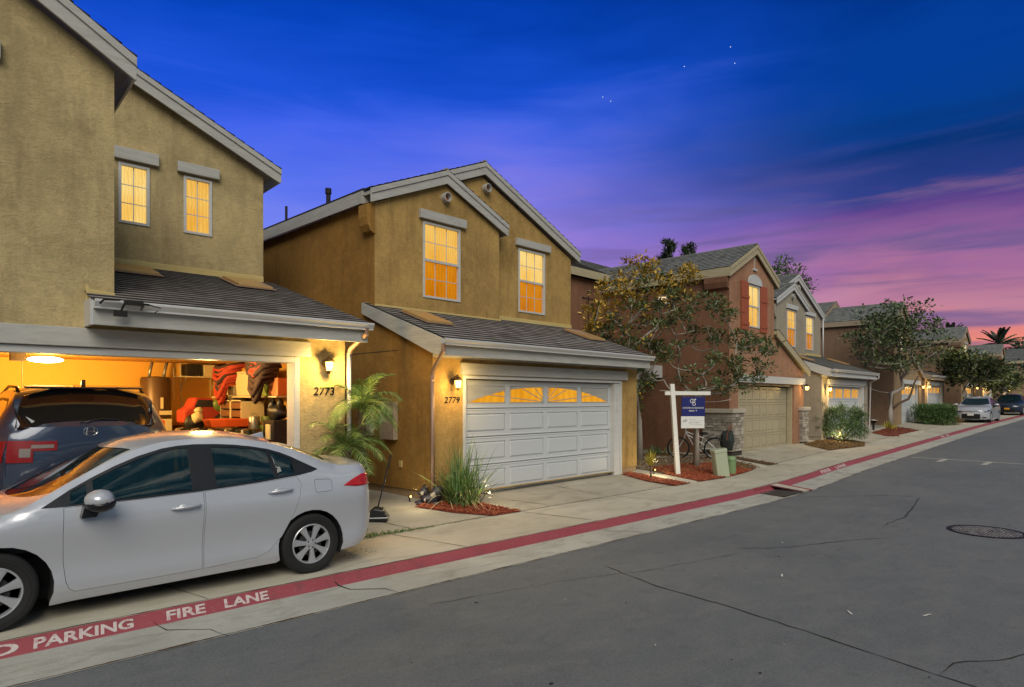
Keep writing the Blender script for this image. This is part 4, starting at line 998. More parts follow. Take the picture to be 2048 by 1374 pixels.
def wheel(parent, x, y, z, r, spokes=7, width=.2, mat='alloy', name='wheel'):
    """outer face towards sign(y)"""
    e = empty(name, (x, y, z)); e.parent = parent; sg = 1 if y > 0 else -1
    t = MB(); ri = r*.66
    pr = [(ri, -width), (r*.9, -width*1.0), (r*.985, -width*.88), (r, -width*.6), (r, -width*.35), (r*.985, -.02), (r*.93, .0), (r*.86, .004), (r*.76, .0), (ri+.004, -.012), (ri, -.03)]
    t.lathe((0, 0, 0), [(a, b*sg) for a, b in pr], 48, 'y', cap=False)
    for rr_ in (.80, .88): t.lathe((0, 0, 0), [(r*rr_, .0035*sg), (r*rr_+.003, .006*sg), (r*rr_+.006, .003*sg)], 48, 'y', cap=False)
    t.build('tyre', 'black_rubber', e, auto=35)
    m = MB(); m.lathe((0, 0, 0), [(a, b*sg) for a, b in [(ri+.002, -.01), (ri-.004, -.004), (ri-.014, -.006), (ri-.018, -.03), (ri-.02, -.12)]], 48, 'y', cap=False)
    for k in range(spokes):
        a = 2*pi*k/spokes+.3; pts = []
        for (rr_, w, d) in [(.045, .022, -.012), (.09, .024, -.010), (.14, .032, -.014), (ri-.012, .047, -.012)]: pts.append((rr_*(ri/.21) if rr_ < .2 else rr_, w*ri/.21, d))
        vs = []
        for (q, w, d) in pts:
            for (sw, dd) in ((-1, -.018), (-.82, 0), (.0, .004), (.82, 0), (1, -.018)):
                vs.append((q*cos(a)-sw*w*sin(a), (d+dd)*sg, q*sin(a)+sw*w*cos(a)))
        m.add(vs, [(i*5+j, i*5+j+1, (i+1)*5+j+1, (i+1)*5+j) for i in range(3) for j in range(4)])
    m.lathe((0, 0, 0), [(.001, -.004*sg), (.028, -.004*sg), (.032, -.010*sg), (.055, -.014*sg), (.06, -.03*sg)], 24, 'y', cap=False)
    m.build('rim', mat, e, auto=40)
    b = MB(); b.lathe((0, 0, 0), [(.001, -.07*sg), (ri-.02, -.07*sg)], 32, 'y')
    for k in range(5): a = 2*pi*k/5; b.lathe((.042*cos(a), 0, .042*sin(a)), [(.009, -.02*sg), (.009, -.009*sg), (.001, -.008*sg)], 8, 'y')
    b.lathe((0, 0, 0), [(.001, -.05*sg), (ri*.6, -.05*sg), (ri*.62, -.06*sg)], 32, 'y'); b.build('brake_disc', 'brake', e)
    return e
def arch(cx, cz, r, zb, n=16, x0=None, x1=None):
    """points of a wheel arch from rear-bottom up over to the front-bottom (decreasing x)"""
    a0 = math.asin((zb-cz)/r); return [(cx+r*cos(a0+(pi-2*a0)*i/n), cz+r*sin(a0+(pi-2*a0)*i/n)) for i in range(n+1)]
SED = dict(L=4.56, zn=.70, zr=1.10, rb=.07, af=(.62, 2.3), ar=(.32, 2.8),
    V=[(.10, .80), (.17, .848), (.24, .874), (.31, .884), (.38, .872), (.48, .868), (.60, .874), (.72, .884), (.80, .888), (.86, .880), (.93, .862), (1.02, .838), (1.12, .81)],
    plan=[(0, .98), (1.0, .995), (1.6, .985), (2.6, .985), (3.3, .995), (3.7, 1.0), (4.56, .97)],
    zE=[(0, .66), (.3, .76), (.7, .87), (1.1, .965), (1.32, 1.07), (1.6, 1.22), (2.0, 1.41), (2.3, 1.485), (2.6, 1.50), (2.95, 1.485), (3.3, 1.425), (3.6, 1.325), (3.9, 1.195), (4.06, 1.145), (4.35, 1.135), (4.56, 1.12)],
    yE=[(0, .80), (.7, .80), (1.1, .80), (1.35, .76), (1.6, .69), (2.0, .61), (2.3, .58), (2.6, .575), (2.95, .58), (3.3, .60), (3.6, .64), (3.9, .70), (4.1, .745), (4.56, .76)],
    zs=[(0, .58), (.7, .76), (1.1, .88), (1.3, .94), (1.5, .985), (2.57, 1.01), (3.54, 1.075), (3.8, 1.07), (4.1, 1.0), (4.56, .98)],
    pw=[(0, 2.2), (1.15, 2.2), (1.5, 1.12), (3.5, 1.12), (3.9, 1.7), (4.56, 2.2)],
    zc=[(0, .70), (.12, .80), (.4, .90), (.8, .985), (1.1, 1.03), (1.25, 1.07), (1.55, 1.24), (1.85, 1.43), (2.05, 1.51), (2.5, 1.56), (2.93, 1.55), (3.36, 1.475), (3.7, 1.37), (3.98, 1.25), (4.10, 1.195), (4.3, 1.18), (4.5, 1.18)],
    x0=[(.1, .10), (.25, .04), (.45, .0), (.6, .01), (.7, .04), (.9, .2)], x1=[(.1, 4.36), (.2, 4.42), (.35, 4.53), (.55, 4.56), (.8, 4.54), (.95, 4.535), (1.09, 4.52), (1.2, 4.45)])
def sedan(loc, rz, label, group=None, paint='paint_pearl', plate='plate_white', glass='car_glass', name='parked_car', r=.325):
    c = Car(SED); root = empty(name, loc, rz, label, 'car', group); L2 = c.L/2; W1, W2 = 1.0, 3.67; wz = .322
    rear = [(c.sideX(z, True), z) for z in (.30, .45, .6, .75, .9, 1.0)]; front = [(c.sideX(z, False), z) for z in (.68, .6, .5, .4, .3, .2)]
    topc = []; x = c.sideX(1.06, True)
    while x > c.sideX(.69, False)+.01: topc.append((x, c.zEe(x))); x -= .09
    topc.append((c.sideX(.7, False), c.zEe(c.sideX(.7, False))))
    out = [(c.sideX(.24, True)-.08, .23)]+rear+topc+front+[(.62, .17)]+arch(W1, wz, .372, .17)[::-1]+[(1.34, .14), (1.5, .15), (3.28, .18)]+arch(W2, wz, .372, .2)[::-1]
    belt = [(1.28, .975), (1.46, .97), (2.0, .98), (2.57, 1.0), (3.1, 1.035), (3.54, 1.075), (3.69, 1.10)]
    dlot = [(3.77, 1.125), (3.66, 1.185), (3.51, 1.27), (3.4, 1.32), (3.27, 1.365), (3.1, 1.40), (2.93, 1.425), (2.75, 1.44), (2.55, 1.447), (2.4, 1.44), (2.25, 1.42), (2.04, 1.36), (1.85, 1.285), (1.67, 1.20), (1.49, 1.105)]
    dlo = belt+dlot
    fd = [(1.44, .965), (1.43, .75), (1.432, .5), (1.45, .33), (1.475, .265), (1.52, .235), (2.0, .238), (2.55, .248), (2.555, .56), (2.572, .85), (2.57, .996), (2.0, .976)]
    rd = [(2.582, .996), (2.584, .85), (2.567, .56), (2.562, .248), (3.08, .272), (3.2, .32), (3.34, .45), (3.45, .64), (3.53, .85), (3.56, .98), (3.52, 1.066), (3.1, 1.031)]
    fuel = [(3.72, 1.02), (3.89, 1.01), (3.91, .99), (3.915, .90), (3.90, .88), (3.73, .875), (3.715, .89), (3.705, 1.0)]
    b = MB(); c.side(b, out, [dlo, fd, rd, fuel], 0, edge=.012)
    ws_b = [(1.10+.25*(v*v), v*.735) for v in [i/8 for i in range(-8, 9)]]
    ws_t = [(1.84+.16*(v*v), v*.565) for v in [i/8 for i in range(8, -9, -1)]]
    ws = ws_b+ws_t
    rg = [(3.42-.10*(v*v), v*.56) for v in [i/8 for i in range(-8, 9)]]+[(3.98-.06*v*v, v*.66) for v in [i/8 for i in range(8, -9, -1)]]
    ed = []; x = c.sideX(.69, False)
    xe = [x]
    while x < c.sideX(1.09, True): xe.append(x); x += .09
    xe.append(c.sideX(1.09, True)); lft = [(x, -c.yE_(x)) for x in xe]
    yl, yr = c.yE_(xe[0]), c.yE_(xe[-1])
    nose = [(c.xnose(v*yl), v*yl) for v in [i/10 for i in range(9, -10, -1)]]; tail = [(c.xnose(v*yr, True), v*yr) for v in [i/10 for i in range(-9, 10)]]
    outl = lft+tail+[(x, -y) for x, y in lft[::-1]]+nose
    c.top(b, outl, [ws, rg]); c.fascia(b, False, .18); c.fascia(b, True, .27)
    # rear valance under edge
    b.build('body', paint, root, auto=38, weld=True)
    k = MB(); c.side(k, fd, [], .03, step=.15); c.side(k, rd, [], .03, step=.15); c.side(k, fuel, [], .02)
    for cx_ in (W1, W2):
        for sg in (-1, 1):
            A_ = arch(cx_, wz, .374, .17); n = len(A_); k.add([(a-L2, sg*(c.W(a, q)-.002), q) for a, q in A_]+[(a-L2, sg*.55, q) for a, q in A_], [(i, i+1, n+i+1, n+i) for i in range(n-1)])
    k.box(.35-L2, -.60, .16, 4.2-L2, .60, .24); k.box(.55-L2, -.55, .2, 4.1-L2, .55, .66)
    k.box(1.45-L2, -.75, .2, 3.2-L2, .75, .30); k.build('underbody', 'under_black', root)
    for nm, poly in (('door', fd), ('door', rd)):
        for sg in (-1, 1):
            d = MB(); c.side(d, shrink(poly, .0035), [], 0, both=True, edge=.012); n = len(d.v)//2
            # keep one side only
            d2 = MB(); keep = [i for i, v in enumerate(d.v) if v[1]*sg > 0]; mp = {o: j for j, o in enumerate(keep)}
            d2.v = [d.v[i] for i in keep]; d2.f = [tuple(mp[i] for i in f_) for f_ in d.f if all(i in mp for i in f_)]; d2.mi = [0]*len(d2.f)
            do = d2.build(nm, paint, root, auto=38, weld=True)
            hx = 2.41 if poly is fd else 3.33; hz = .865 if poly is fd else .93; yy = sg*(c.W(hx, hz)); h = MB()
            h.tube([(hx-.13-L2, yy, hz-.008), (hx-.10-L2, yy+sg*.035, hz), (hx-L2, yy+sg*.042, hz+.006), (hx+.10-L2, yy+sg*.035, hz+.012), (hx+.125-L2, yy, hz+.012)], [.012, .016, .018, .016, .012], 8)
            h.build('door_handle', paint, do, smooth=True)
            h = MB(); h.blob((hx+.0-L2, yy-sg*.004, hz+.0), (.075, .012, .034), 14, wob=0); h.build('handle_recess', 'alloy', do, smooth=True)
    fu = MB(); c.side(fu, shrink(fuel, .004), [], 0, both=False, edge=.01); fu.build('fuel_flap', paint, root, auto=38, weld=True)
    fu = MB(); c.side(fu, fuel, [], 0.0005); fu2 = MB(); kp = [i for i, v in enumerate(fu.v) if v[1] > 0]; mp = {o: j for j, o in enumerate(kp)}; fu2.v = [fu.v[i] for i in kp]; fu2.f = [tuple(mp[i] for i in f_) for f_ in fu.f if all(i in mp for i in f_)]; fu2.mi = [0]*len(fu2.f); fu2.build('quarter_panel', paint, root)
    # glass, pillars
    gl = [[(1.475, .985), (1.615, .985), (1.615, 1.145), (1.50, 1.09)],
          [(1.665, .99), (2.0, .998), (2.475, 1.018), (2.475, 1.415), (2.38, 1.412), (2.25, 1.392), (2.04, 1.333), (1.85, 1.257), (1.665, 1.17)],
          [(2.70, 1.028), (3.1, 1.052), (3.285, 1.07), (3.245, 1.345), (3.1, 1.375), (2.93, 1.397), (2.70, 1.413)],
          [(3.325, 1.078), (3.50, 1.094), (3.49, 1.245), (3.4, 1.29), (3.285, 1.333)]]
    t_ = MB(); c.side(t_, dlo, gl, -.001, edge=.012)
    t_.build('window_trim', 'trim_black', root, auto=40)
    for g in gl:
        for sg in (-1, 1):
            q = MB(); c.side(q, g, [], .007, both=True); keep = [i for i, v in enumerate(q.v) if v[1]*sg > 0]; mp = {o: j for j, o in enumerate(keep)}
            q2 = MB(); q2.v = [q.v[i] for i in keep]; q2.f = [tuple(mp[i] for i in f_) for f_ in q.f if all(i in mp for i in f_)]; q2.mi = [0]*len(q2.f); q2.build('side_window', glass, root, smooth=True, weld=True)
    q = MB(); c.top(q, ws, [], .006, step=.1); q.build('windscreen', glass, root, smooth=True); q = MB(); c.top(q, rg, [], .006, step=.1); q.build('rear_window', 'car_glass_dark', root, smooth=True)
    # interior
    s_ = MB()
    for (sx_, rows) in ((1.95, (-.38, .38)), (2.85, (-.42, 0, .42))):
        for yy in rows: s_.blob((sx_+.25-L2, yy, .85), (.09, .23, .38), 10, wob=0); s_.blob((sx_+.31-L2, yy, 1.2), (.045, .12, .085), 10, wob=0); s_.blob((sx_-L2, yy, .58), (.3, .24, .1), 10, wob=0)
    s_.build('seats', 'seat_cloth', root, smooth=True)
    s_ = MB(); s_.prism([(1.0-L2, .6), (1.2-L2, .97), (1.55-L2, .98), (1.65-L2, .6)], 'y', -.72, .72); s_.build('dashboard', 'trim_black', root); s_ = MB(); s_.box(3.45-L2, -.6, .6, 3.9-L2, .6, 1.06); s_.build('parcel_shelf', 'trim_black', root)
    # mirrors
    for sg in (-1, 1):
        m = MB(); m.blob((1.675-L2, sg*1.02, 1.035), (.115, .135, .085), 18, wob=.02); o = m.build('wing_mirror', paint, root, smooth=True)
        m = MB(); m.blob((1.68-L2, sg*1.02, .995), (.118, .137, .07), 14, wob=0); m.prism([(1.55-L2, .875), (1.66-L2, .875), (1.72-L2, 1.0), (1.58-L2, 1.0)], 'y', sg*.86 if sg > 0 else -.96, sg*.96 if sg > 0 else -.86); m.build('mirror_base', 'trim_black', o, smooth=False, auto=40)
    # lamps
    for sg in (-1, 1):
        t = MB(); P = [(4.05, .925), (4.20, .905), (c.sideX(.95, True), .905), (c.sideX(.95, True), 1.035), (4.30, 1.035), (4.20, 1.0)]; c.side(t, P, [], -.008, both=True, step=.04, edge=.02)
        keep = [i for i, v in enumerate(t.v) if v[1]*sg > 0]; mp = {o: j for j, o in enumerate(keep)}; t2 = MB(); t2.v = [t.v[i] for i in keep]; t2.f = [tuple(mp[i] for i in f_) for f_ in t.f if all(i in mp for i in f_)]; t2.mi = [0]*len(t2.f)
        c.fascia(t2, True, .905, 1.035, .42 if sg > 0 else -1, 1 if sg > 0 else -.42, off=.008, nz=3, nv=10); t2.build('tail_light', 'lamp_red', root, smooth=True, weld=True)
        t = MB(); P = [(c.sideX(.68, False), .60), (.50, .68), (.72, .765), (.52, .76), (c.sideX(.68, False), .69)]; c.side(t, P, [], -.006, both=True, step=.05); keep = [i for i, v in enumerate(t.v) if v[1]*sg > 0]; mp = {o: j for j, o in enumerate(keep)}; t2 = MB(); t2.v = [t.v[i] for i in keep]; t2.f = [tuple(mp[i] for i in f_) for f_ in t.f if all(i in mp for i in f_)]; t2.mi = [0]*len(t2.f)
        c.fascia(t2, False, .60, .67, .48 if sg > 0 else -1, 1 if sg > 0 else -.48, off=.006, nz=3, nv=8); t2.build('headlight', 'headlamp_dark', root, smooth=True)
    t = MB(); c.fascia(t, False, .20, .50, -.62, .62, off=.006, nz=8, nv=16); c.fascia(t, False, .645, .672, -.95, .95, off=.008, nz=2, nv=24); c.fascia(t, False, .26, .32, -.98, -.72, off=.008, nz=2, nv=5); c.fascia(t, False, .26, .32, .72, .98, off=.008, nz=2, nv=5)
    t.build('grille', 'trim_black', root)
    t = MB(); c.fascia(t, True, .27, .36, -.9, .9, off=.006, nz=3, nv=20); t.build('rear_valance', 'trim_black', root)
    t = MB(); t.box(-L2-.022, -.16, .40, -L2-.008, .16, .53); t.build('number_plate', plate, root, bevel=.004)
    t = MB(); t.prism([(3.30-L2, c.T(3.3, 0)-.01), (3.46-L2, c.T(3.44, 0)+.065), (3.475-L2, c.T(3.47, 0)-.01)], 'y', -.018, .018); t.build('roof_antenna', paint, root, bevel=.008)
    t = MB(); t.lathe((1.6-L2, -.0, 1.28), [(.001, 0), (.05, 0)], 8, 'z') ; 
    for wx in (.95, W2):
        for sg in (-1, 1): wheel(root, wx-L2, sg*.872, wz, r)
    return root
near = sedan((-.60+2.28, 7.50, -.0), 0, 'white sedan parked across the open garage, alone in the foreground')
farc = sedan((48.05, 10.0, zg(48)), radians(3), 'white sedan parked nose-on beyond the clipped hedge', paint='paint_pearl', glass='car_glass')
dark = sedan((61.2, 10.6, zg(61)), radians(3), 'dark blue car with a yellow plate behind the green bins', paint='paint_navy', plate='plate_yellow', glass='car_glass')

SUVP = dict(L=4.7, zn=.95, zr=1.30, rb=.02, af=(.6, 2.3), ar=(.38, 2.8),
    V=[(.2, .86), (.35, .91), (.6, .925), (.95, .925), (1.1, .91), (1.25, .885), (1.4, .86)], plan=[(0, .98), (1, 1), (4, 1), (4.7, .98)],
    zE=[(0, .92), (.5, 1.02), (1.1, 1.12), (1.4, 1.28), (1.9, 1.60), (2.3, 1.70), (3, 1.74), (3.8, 1.73), (4.2, 1.70), (4.38, 1.62), (4.52, 1.40), (4.62, 1.31), (4.7, 1.30)],
    yE=[(0, .84), (1.1, .84), (1.5, .78), (2.0, .69), (3, .67), (4.2, .67), (4.45, .72), (4.7, .80)], zs=[(0, .8), (1.2, 1.08), (2, 1.16), (4, 1.22), (4.7, 1.22)], pw=[(0, 2.2), (1.2, 2), (1.6, 1.15), (4.7, 1.15)],
    zc=[(0, .98), (.5, 1.10), (1.1, 1.18), (1.5, 1.42), (2.0, 1.72), (2.6, 1.80), (3.4, 1.82), (4.15, 1.80), (4.33, 1.765), (4.5, 1.53), (4.62, 1.34), (4.7, 1.31)],
    x0=[(.2, .08), (.6, 0), (1, .1)], x1=[(.2, 4.6), (.4, 4.68), (.8, 4.70), (1.3, 4.66), (1.5, 4.6)])
def suv(loc, rz, label):
    c = Car(SUVP); root = empty('parked_suv', loc, rz, label, 'car'); L2 = c.L/2; b = MB(); wz = .36
    topc = []; x = c.sideX(1.28, True)
    while x > c.sideX(.94, False)+.01: topc.append((x, c.zEe(x))); x -= .09
    out = [(c.sideX(.3, True), .28)]+[(c.sideX(z, True), z) for z in (.45, .7, .95, 1.15)]+topc+[(c.sideX(z, False), z) for z in (.9, .7, .5, .3)]+arch(1.0, wz, .42, .24)[::-1]+arch(3.75, wz, .42, .24)[::-1]
    dlo = [(1.5, 1.18), (2.6, 1.2), (4.15, 1.27), (4.33, 1.36), (4.25, 1.55), (4.05, 1.635), (3, 1.65), (2.2, 1.60), (1.85, 1.46)]
    c.side(b, out, [dlo], 0)
    rg = [(4.35, v*.60) for v in [i/6 for i in range(-6, 7)]]+[(4.45, .66), (4.56, .70)]+[(4.595, v*.66) for v in [i/6 for i in range(6, -7, -1)]]+[(4.56, -.70), (4.45, -.66)]
    ws = [(1.2, -.72), (1.95, -.6), (1.95, .6), (1.2, .72)]
    xe = []; x = c.sideX(.94, False)
    while x < c.sideX(1.3, True): xe.append(x); x += .05
    xe.append(c.sideX(1.3, True)); lft = [(x, -c.yE_(x)) for x in xe]; yl, yr = c.yE_(xe[0]), c.yE_(xe[-1])
    outl = lft+[(c.xnose(v*yr, True), v*yr) for v in [i/10 for i in range(-9, 10)]]+[(x, -y) for x, y in lft[::-1]]+[(c.xnose(v*yl), v*yl) for v in [i/10 for i in range(9, -10, -1)]]
    c.top(b, outl, [rg, ws], step=.06); c.fascia(b, False, .25); c.fascia(b, True, .28)
    b.build('body', 'paint_blue', root, auto=40, weld=True)
    q = MB(); c.top(q, rg, [], .006, step=.06); q.build('rear_window', 'car_glass_dark', root, smooth=True)
    q = MB(); c.top(q, ws, [], .006, step=.1); q.build('windscreen', 'car_glass_dark', root, smooth=True)
    q = MB(); c.side(q, shrink(dlo, .03), [], .006); q.build('side_window', 'car_glass_dark', root, smooth=True)
    q = MB(); c.side(q, dlo, [shrink(dlo, .03)], -.001, edge=.01); q.build('window_trim', 'trim_black', root)
    for sg in (-1, 1):
        t2 = MB(); c.fascia(t2, True, .90, 1.15, .70 if sg > 0 else -1, 1 if sg > 0 else -.70, off=.012, nz=5, nv=6); c.fascia(t2, True, 1.03, 1.14, .42 if sg > 0 else -.70, .70 if sg > 0 else -.42, off=.012, nz=3, nv=6)
        t = MB(); c.side(t, [(4.38, .98), (c.sideX(1.1, True), .90), (c.sideX(1.1, True), 1.15), (4.38, 1.13)], [], -.012, step=.05); keep = [i for i, v in enumerate(t.v) if v[1]*sg > 0]; mp = {o: j for j, o in enumerate(keep)}
        t2.add([t.v[i] for i in keep], [tuple(mp[i] for i in f_) for f_ in t.f if all(i in mp for i in f_)]); tl = t2.build('tail_light', 'lamp_red_dark', root, smooth=True, weld=True)
        t3 = MB(); c.fascia(t3, True, .96, 1.06, .73 if sg > 0 else -.86, .86 if sg > 0 else -.73, off=.016, nz=3, nv=4); c.fascia(t3, True, 1.06, 1.10, .46 if sg > 0 else -.73, .73 if sg > 0 else -.46, off=.016, nz=2, nv=5); t3.build('reversing_lamp', 'lamp_grey', tl)
        m = MB(); m.tube([(x-L2, sg*(c.fyE(x)-.03), c.T(x, c.fyE(x)-.03)+h_) for x, h_ in [(1.95, 0), (2.1, .035), (3, .05), (4.0, .045), (4.2, 0)]], .018, 6); m.build('roof_rail', 'trim_black', root, smooth=True)
    m = MB(); m.prism([(4.05-L2, 1.80), (4.18-L2, 1.875), (4.2-L2, 1.79)], 'y', -.022, .022); m.build('roof_antenna', 'paint_blue', root, bevel=.008)
    m = MB(); m.prism([(4.22-L2, 1.80), (4.42-L2, 1.775), (4.42-L2, 1.755), (4.3-L2, 1.75)], 'y', -.60, .60); m.build('spoiler', 'paint_blue', root, bevel=.01)
    m = MB(); m.tube([(4.62-L2, -.1, 1.345), (4.60-L2, .12, 1.385), (4.59-L2, .30, 1.37)], .008, 5); m.tube([(4.62-L2, -.05, 1.34), (4.62-L2, .0, 1.36)], .014, 5); m.build('wiper', 'black_plastic', root)
    m = MB()
    for (a, b_) in (((-.045, 1.20), (-.03, 1.28)), ((.045, 1.20), (.03, 1.28)), ((-.035, 1.235), (.035, 1.235))): m.tube([(4.672-L2, a[0], a[1]), (4.672-L2, b_[0], b_[1])], .007, 5)
    m.tube([(4.67-L2, .07*cos(a*pi/8), 1.24+.052*sin(a*pi/8)) for a in range(17)], .005, 5)
    m.build('badge', 'chrome', root)
    m = MB(); c.fascia(m, True, .3, .62, -.97, .97, off=.01, nz=4, nv=20); m.build('bumper_trim', 'trim_black', root)
    m = MB(); m.box(4.69-L2, -.16, .75, 4.71-L2, .16, .90); m.build('number_plate', 'plate_white', root)
    m = MB(); m.box(.4-L2, -.7, .2, 4.5-L2, .7, .7); m.build('underbody', 'under_black', root)
    m = MB(); m.blob((3.2-L2, -.4, 1.35), (.07, .14, .12), 10, wob=0); m.blob((3.2-L2, .4, 1.35), (.07, .14, .12), 10, wob=0); m.build('headrest', 'seat_cloth', root, smooth=True)
    for wx in (1.0, 3.75):
        for sg in (-1, 1): wheel(root, wx-L2, sg*.90, wz, .36, 5)
    return root
sv = suv((1.42, 9.55+2.35, .215), radians(-90), 'blue sport utility car backed out of view in the open garage')
sv.scale = (1.06, 1.06, 1.035); sv.location.x = 1.47
sv['label'] = 'dark blue tall estate car inside the open garage, tailgate to the street'
# ------------------------------------------------------------------ plants
def leaf_mat(name, c1, c2, rough=.45):
    m, t, p = new_mat(name); g = t.node('ShaderNodeNewGeometry')
    c = t.mix(g.outputs['Random Per Island'], c1, c2); t.l.new(c, p.inputs['Base Color']); p.inputs['Roughness'].default_value = rough
leaf_mat('leaf_green', H('3b4a26'), H('667646')); leaf_mat('leaf_gold_lit', H('8f7524'), H('d6ae44')); leaf_mat('leaf_dark', H('26331c'), H('465433'))  # gold leaves: rusty undersides, with warm light put into the colour
leaf_mat('leaf_pale', H('56602f'), H('7d8350')); leaf_mat('leaf_bush', H('38532a'), H('648046')); leaf_mat('leaf_frond', H('446329'), H('7e9a4c')); leaf_mat('leaf_far', H('27331f'), H('3c4a2c'))
leaf_mat('leaf_yellow', H('a09a2c'), H('cdbb48')); leaf_mat('blade', H('42602e'), H('74904e')); leaf_mat('blade_dry', H('a89a68'), H('cdbf90')); leaf_mat('leaf_rust', H('6a4a24'), H('8d6a38'))
plain('bark_grey', H('9c9488'), .9, var=.3, bmp=.6, scale=8); plain('bark_brown', H('5a4838'), .95, var=.3, bmp=.8, scale=9)
VR = Vector((.741, -.672, 0)); VV = Vector((.672, .741, 0))
def leaf(mb, p, d, l, w, rr, mi=0, droop=.0):
    d = d.normalized(); s = d.cross(Vector((rr.uniform(-.6, .6), rr.uniform(-.6, .6), 1))); s = s.normalized() if s.length > .01 else Vector((1, 0, 0))
    n = s.cross(d)*.12*l
    a, b, c, e = p, p+d*l*.45+s*w/2+n, p+d*l-Vector((0, 0, droop*l)), p+d*l*.45-s*w/2+n
    mb.add([a, b, c, e], [(0, 1, 2, 3)], mi)
def tree(name, base, trunk_h, trunk_r, clusters, label, cat='tree', leaf_n=34, leaf_l=.11, leaf_w=.045, rc=.2, mats=('leaf_green',), bark='bark_grey', forks=None, seed=1, twigs=(), lean=(0, 0), group=None, min_r=.005):
    """clusters: list of (point, material index); skeleton grown by joining every cluster to the nearest node"""
    rr = random.Random(seed); base = Vector(base); root = empty(name, base, 0, label, cat, group)
    top = Vector((lean[0], lean[1], trunk_h)); nodes = [Vector((0, 0, 0)), Vector((lean[0]*.3, lean[1]*.3, trunk_h*.5)), top]; par = [-1, 0, 1]; w = [0, 0, 0]
    nodes0 = 3
    targets = [(Vector(c)-base, mi, True) for c, mi in clusters]+[(Vector(c)-base, 0, False) for c in twigs]
    targets.sort(key=lambda c: (c[0]-top).length)
    for t, mi, lf in targets:
        best = None
        for i in range(2, len(nodes)):
            n = nodes[i]; dd = (t-n).length; down = max(0, n.z-t.z)
            cost = dd+down*.9+.25*(n-top).length
            if n.z < t.z+.4 and (best is None or cost < best[0]): best = (cost, i)
        i = best[1] if best else 2; a = nodes[i]; n = max(2, int((t-a).length/.28)); prev = i
        side = Vector((rr.uniform(-1, 1), rr.uniform(-1, 1), 0))*.06*(t-a).length
        for k in range(1, n+1):
            q = k/n; p = a.lerp(t, q)+Vector((0, 0, -.05*(t-a).length*sin(pi*q)))+side*sin(pi*q)+Vector((rr.uniform(-1, 1), rr.uniform(-1, 1), rr.uniform(-1, 1)))*.018
            nodes.append(p); par.append(prev); w.append(0); prev = len(nodes)-1
        w[prev] += 1
    for i in range(len(nodes)-1, 0, -1): w[par[i]] += w[i]
    tot = max(1, w[0])
    def rad(i): return trunk_r if i < nodes0 else max(min_r, trunk_r*.8*(w[i]/tot)**.5)
    ch = {}
    for i, p_ in enumerate(par): ch.setdefault(p_, []).append(i)
    mb = MB(); st = [[0]]
    while st:
        path = st.pop(); i = path[-1]
        while i in ch:
            c = sorted(ch[i], key=lambda k: -w[k]); path.append(c[0])
            for k in c[1:]: st.append([i, k])
            i = c[0]
        if len(path) > 1:
            rs = [rad(k) for k in path]; rs[0] = min(rs[0], rs[1]*1.3) if path[0] != 0 else trunk_r*1.25; mb.tube([nodes[k] for k in path], rs, 7 if rs[0] > .03 else 4)
    mb.build('trunk', bark, root, smooth=True)
    lv = MB()
    for t, mi, lf in targets:
        if not lf: continue
        ax = Vector((rr.uniform(.8, 1.25), rr.uniform(.8, 1.25), rr.uniform(.5, .8)))*rc
        for _ in range(leaf_n):
            v = Vector((rr.gauss(0, .55), rr.gauss(0, .55), rr.gauss(0, .5))); v = Vector((v.x*ax.x, v.y*ax.y, v.z*ax.z))
            d = (v*(1/rc)+Vector((rr.uniform(-.5, .5), rr.uniform(-.5, .5), rr.uniform(-.3, .7))))
            leaf(lv, t+v, d, leaf_l*rr.uniform(.7, 1.2), leaf_w*rr.uniform(.7, 1.2), rr, mi if rr.random() > .12 else (mi+1) % len(mats))
    lv.build('crown', list(mats), root)
    return root
def pxc(base, bx, by, d, pts, rr, depth):
    """cluster centres measured as offsets from the trunk foot (metres across and up), with a depth spread"""
    out = []
    for (x, y, mi) in pts:
        a = (x-bx)*d/1280; z = 1.9-(y-798)*d/1280; dz = rr.uniform(-depth, depth)
        p = Vector((base[0], base[1], 0))+VR*a+VV*dz; p.z = z+(z-1.9)*dz/d; out.append((p, mi))
    return out
rr = random.Random(11)
P1 = [(1400, 598), (1418, 604), (1435, 612), (1452, 626), (1440, 636), (1426, 622), (1408, 615), (1390, 610), (1372, 622), (1385, 634), (1350, 630), (1335, 640), (1318, 648), (1345, 648), (1362, 640), (1310, 655),
      (1400, 660), (1412, 668), (1430, 664), (1448, 668), (1462, 672), (1478, 668), (1492, 678), (1508, 684), (1524, 688), (1540, 692), (1546, 700), (1530, 706), (1512, 700), (1496, 694), (1478, 690), (1460, 686), (1444, 682), (1425, 680), (1395, 684),
      (1436, 712), (1452, 720), (1470, 726), (1488, 722), (1505, 728), (1520, 738), (1512, 748), (1496, 744), (1478, 740), (1460, 738), (1422, 722), (1408, 716), (1500, 762), (1484, 758), (1466, 756), (1448, 752), (1380, 740), (1394, 750), (1372, 764), (1388, 778), (1405, 782), (1420, 770), (1436, 776), (1452, 770), (1472, 774), (1468, 785),
      (1332, 700), (1340, 712), (1326, 690), (1345, 694), (1330, 722)]
P1 = [(x+random.uniform(-3, 3), y+random.uniform(-3, 3), 0) for x, y in P1]
b1 = (15.03, 9.3, .09)
tw = [p for p, _ in pxc(b1, 1392, 934, 17, [(1290, 742, 0), (1305, 700, 0), (1310, 760, 0), (1350, 670, 0), (1320, 780, 0), (1360, 700, 0), (1380, 660, 0), (1300, 720, 0), (1415, 650, 0), (1440, 700, 0), (1290, 690, 0), (1345, 735, 0), (1480, 700, 0), (1375, 680, 0), (1530, 760, 0), (1450, 800, 0), (1365, 720, 0), (1400, 700, 0), (1330, 760, 0), (1425, 700, 0)], rr, .5)]
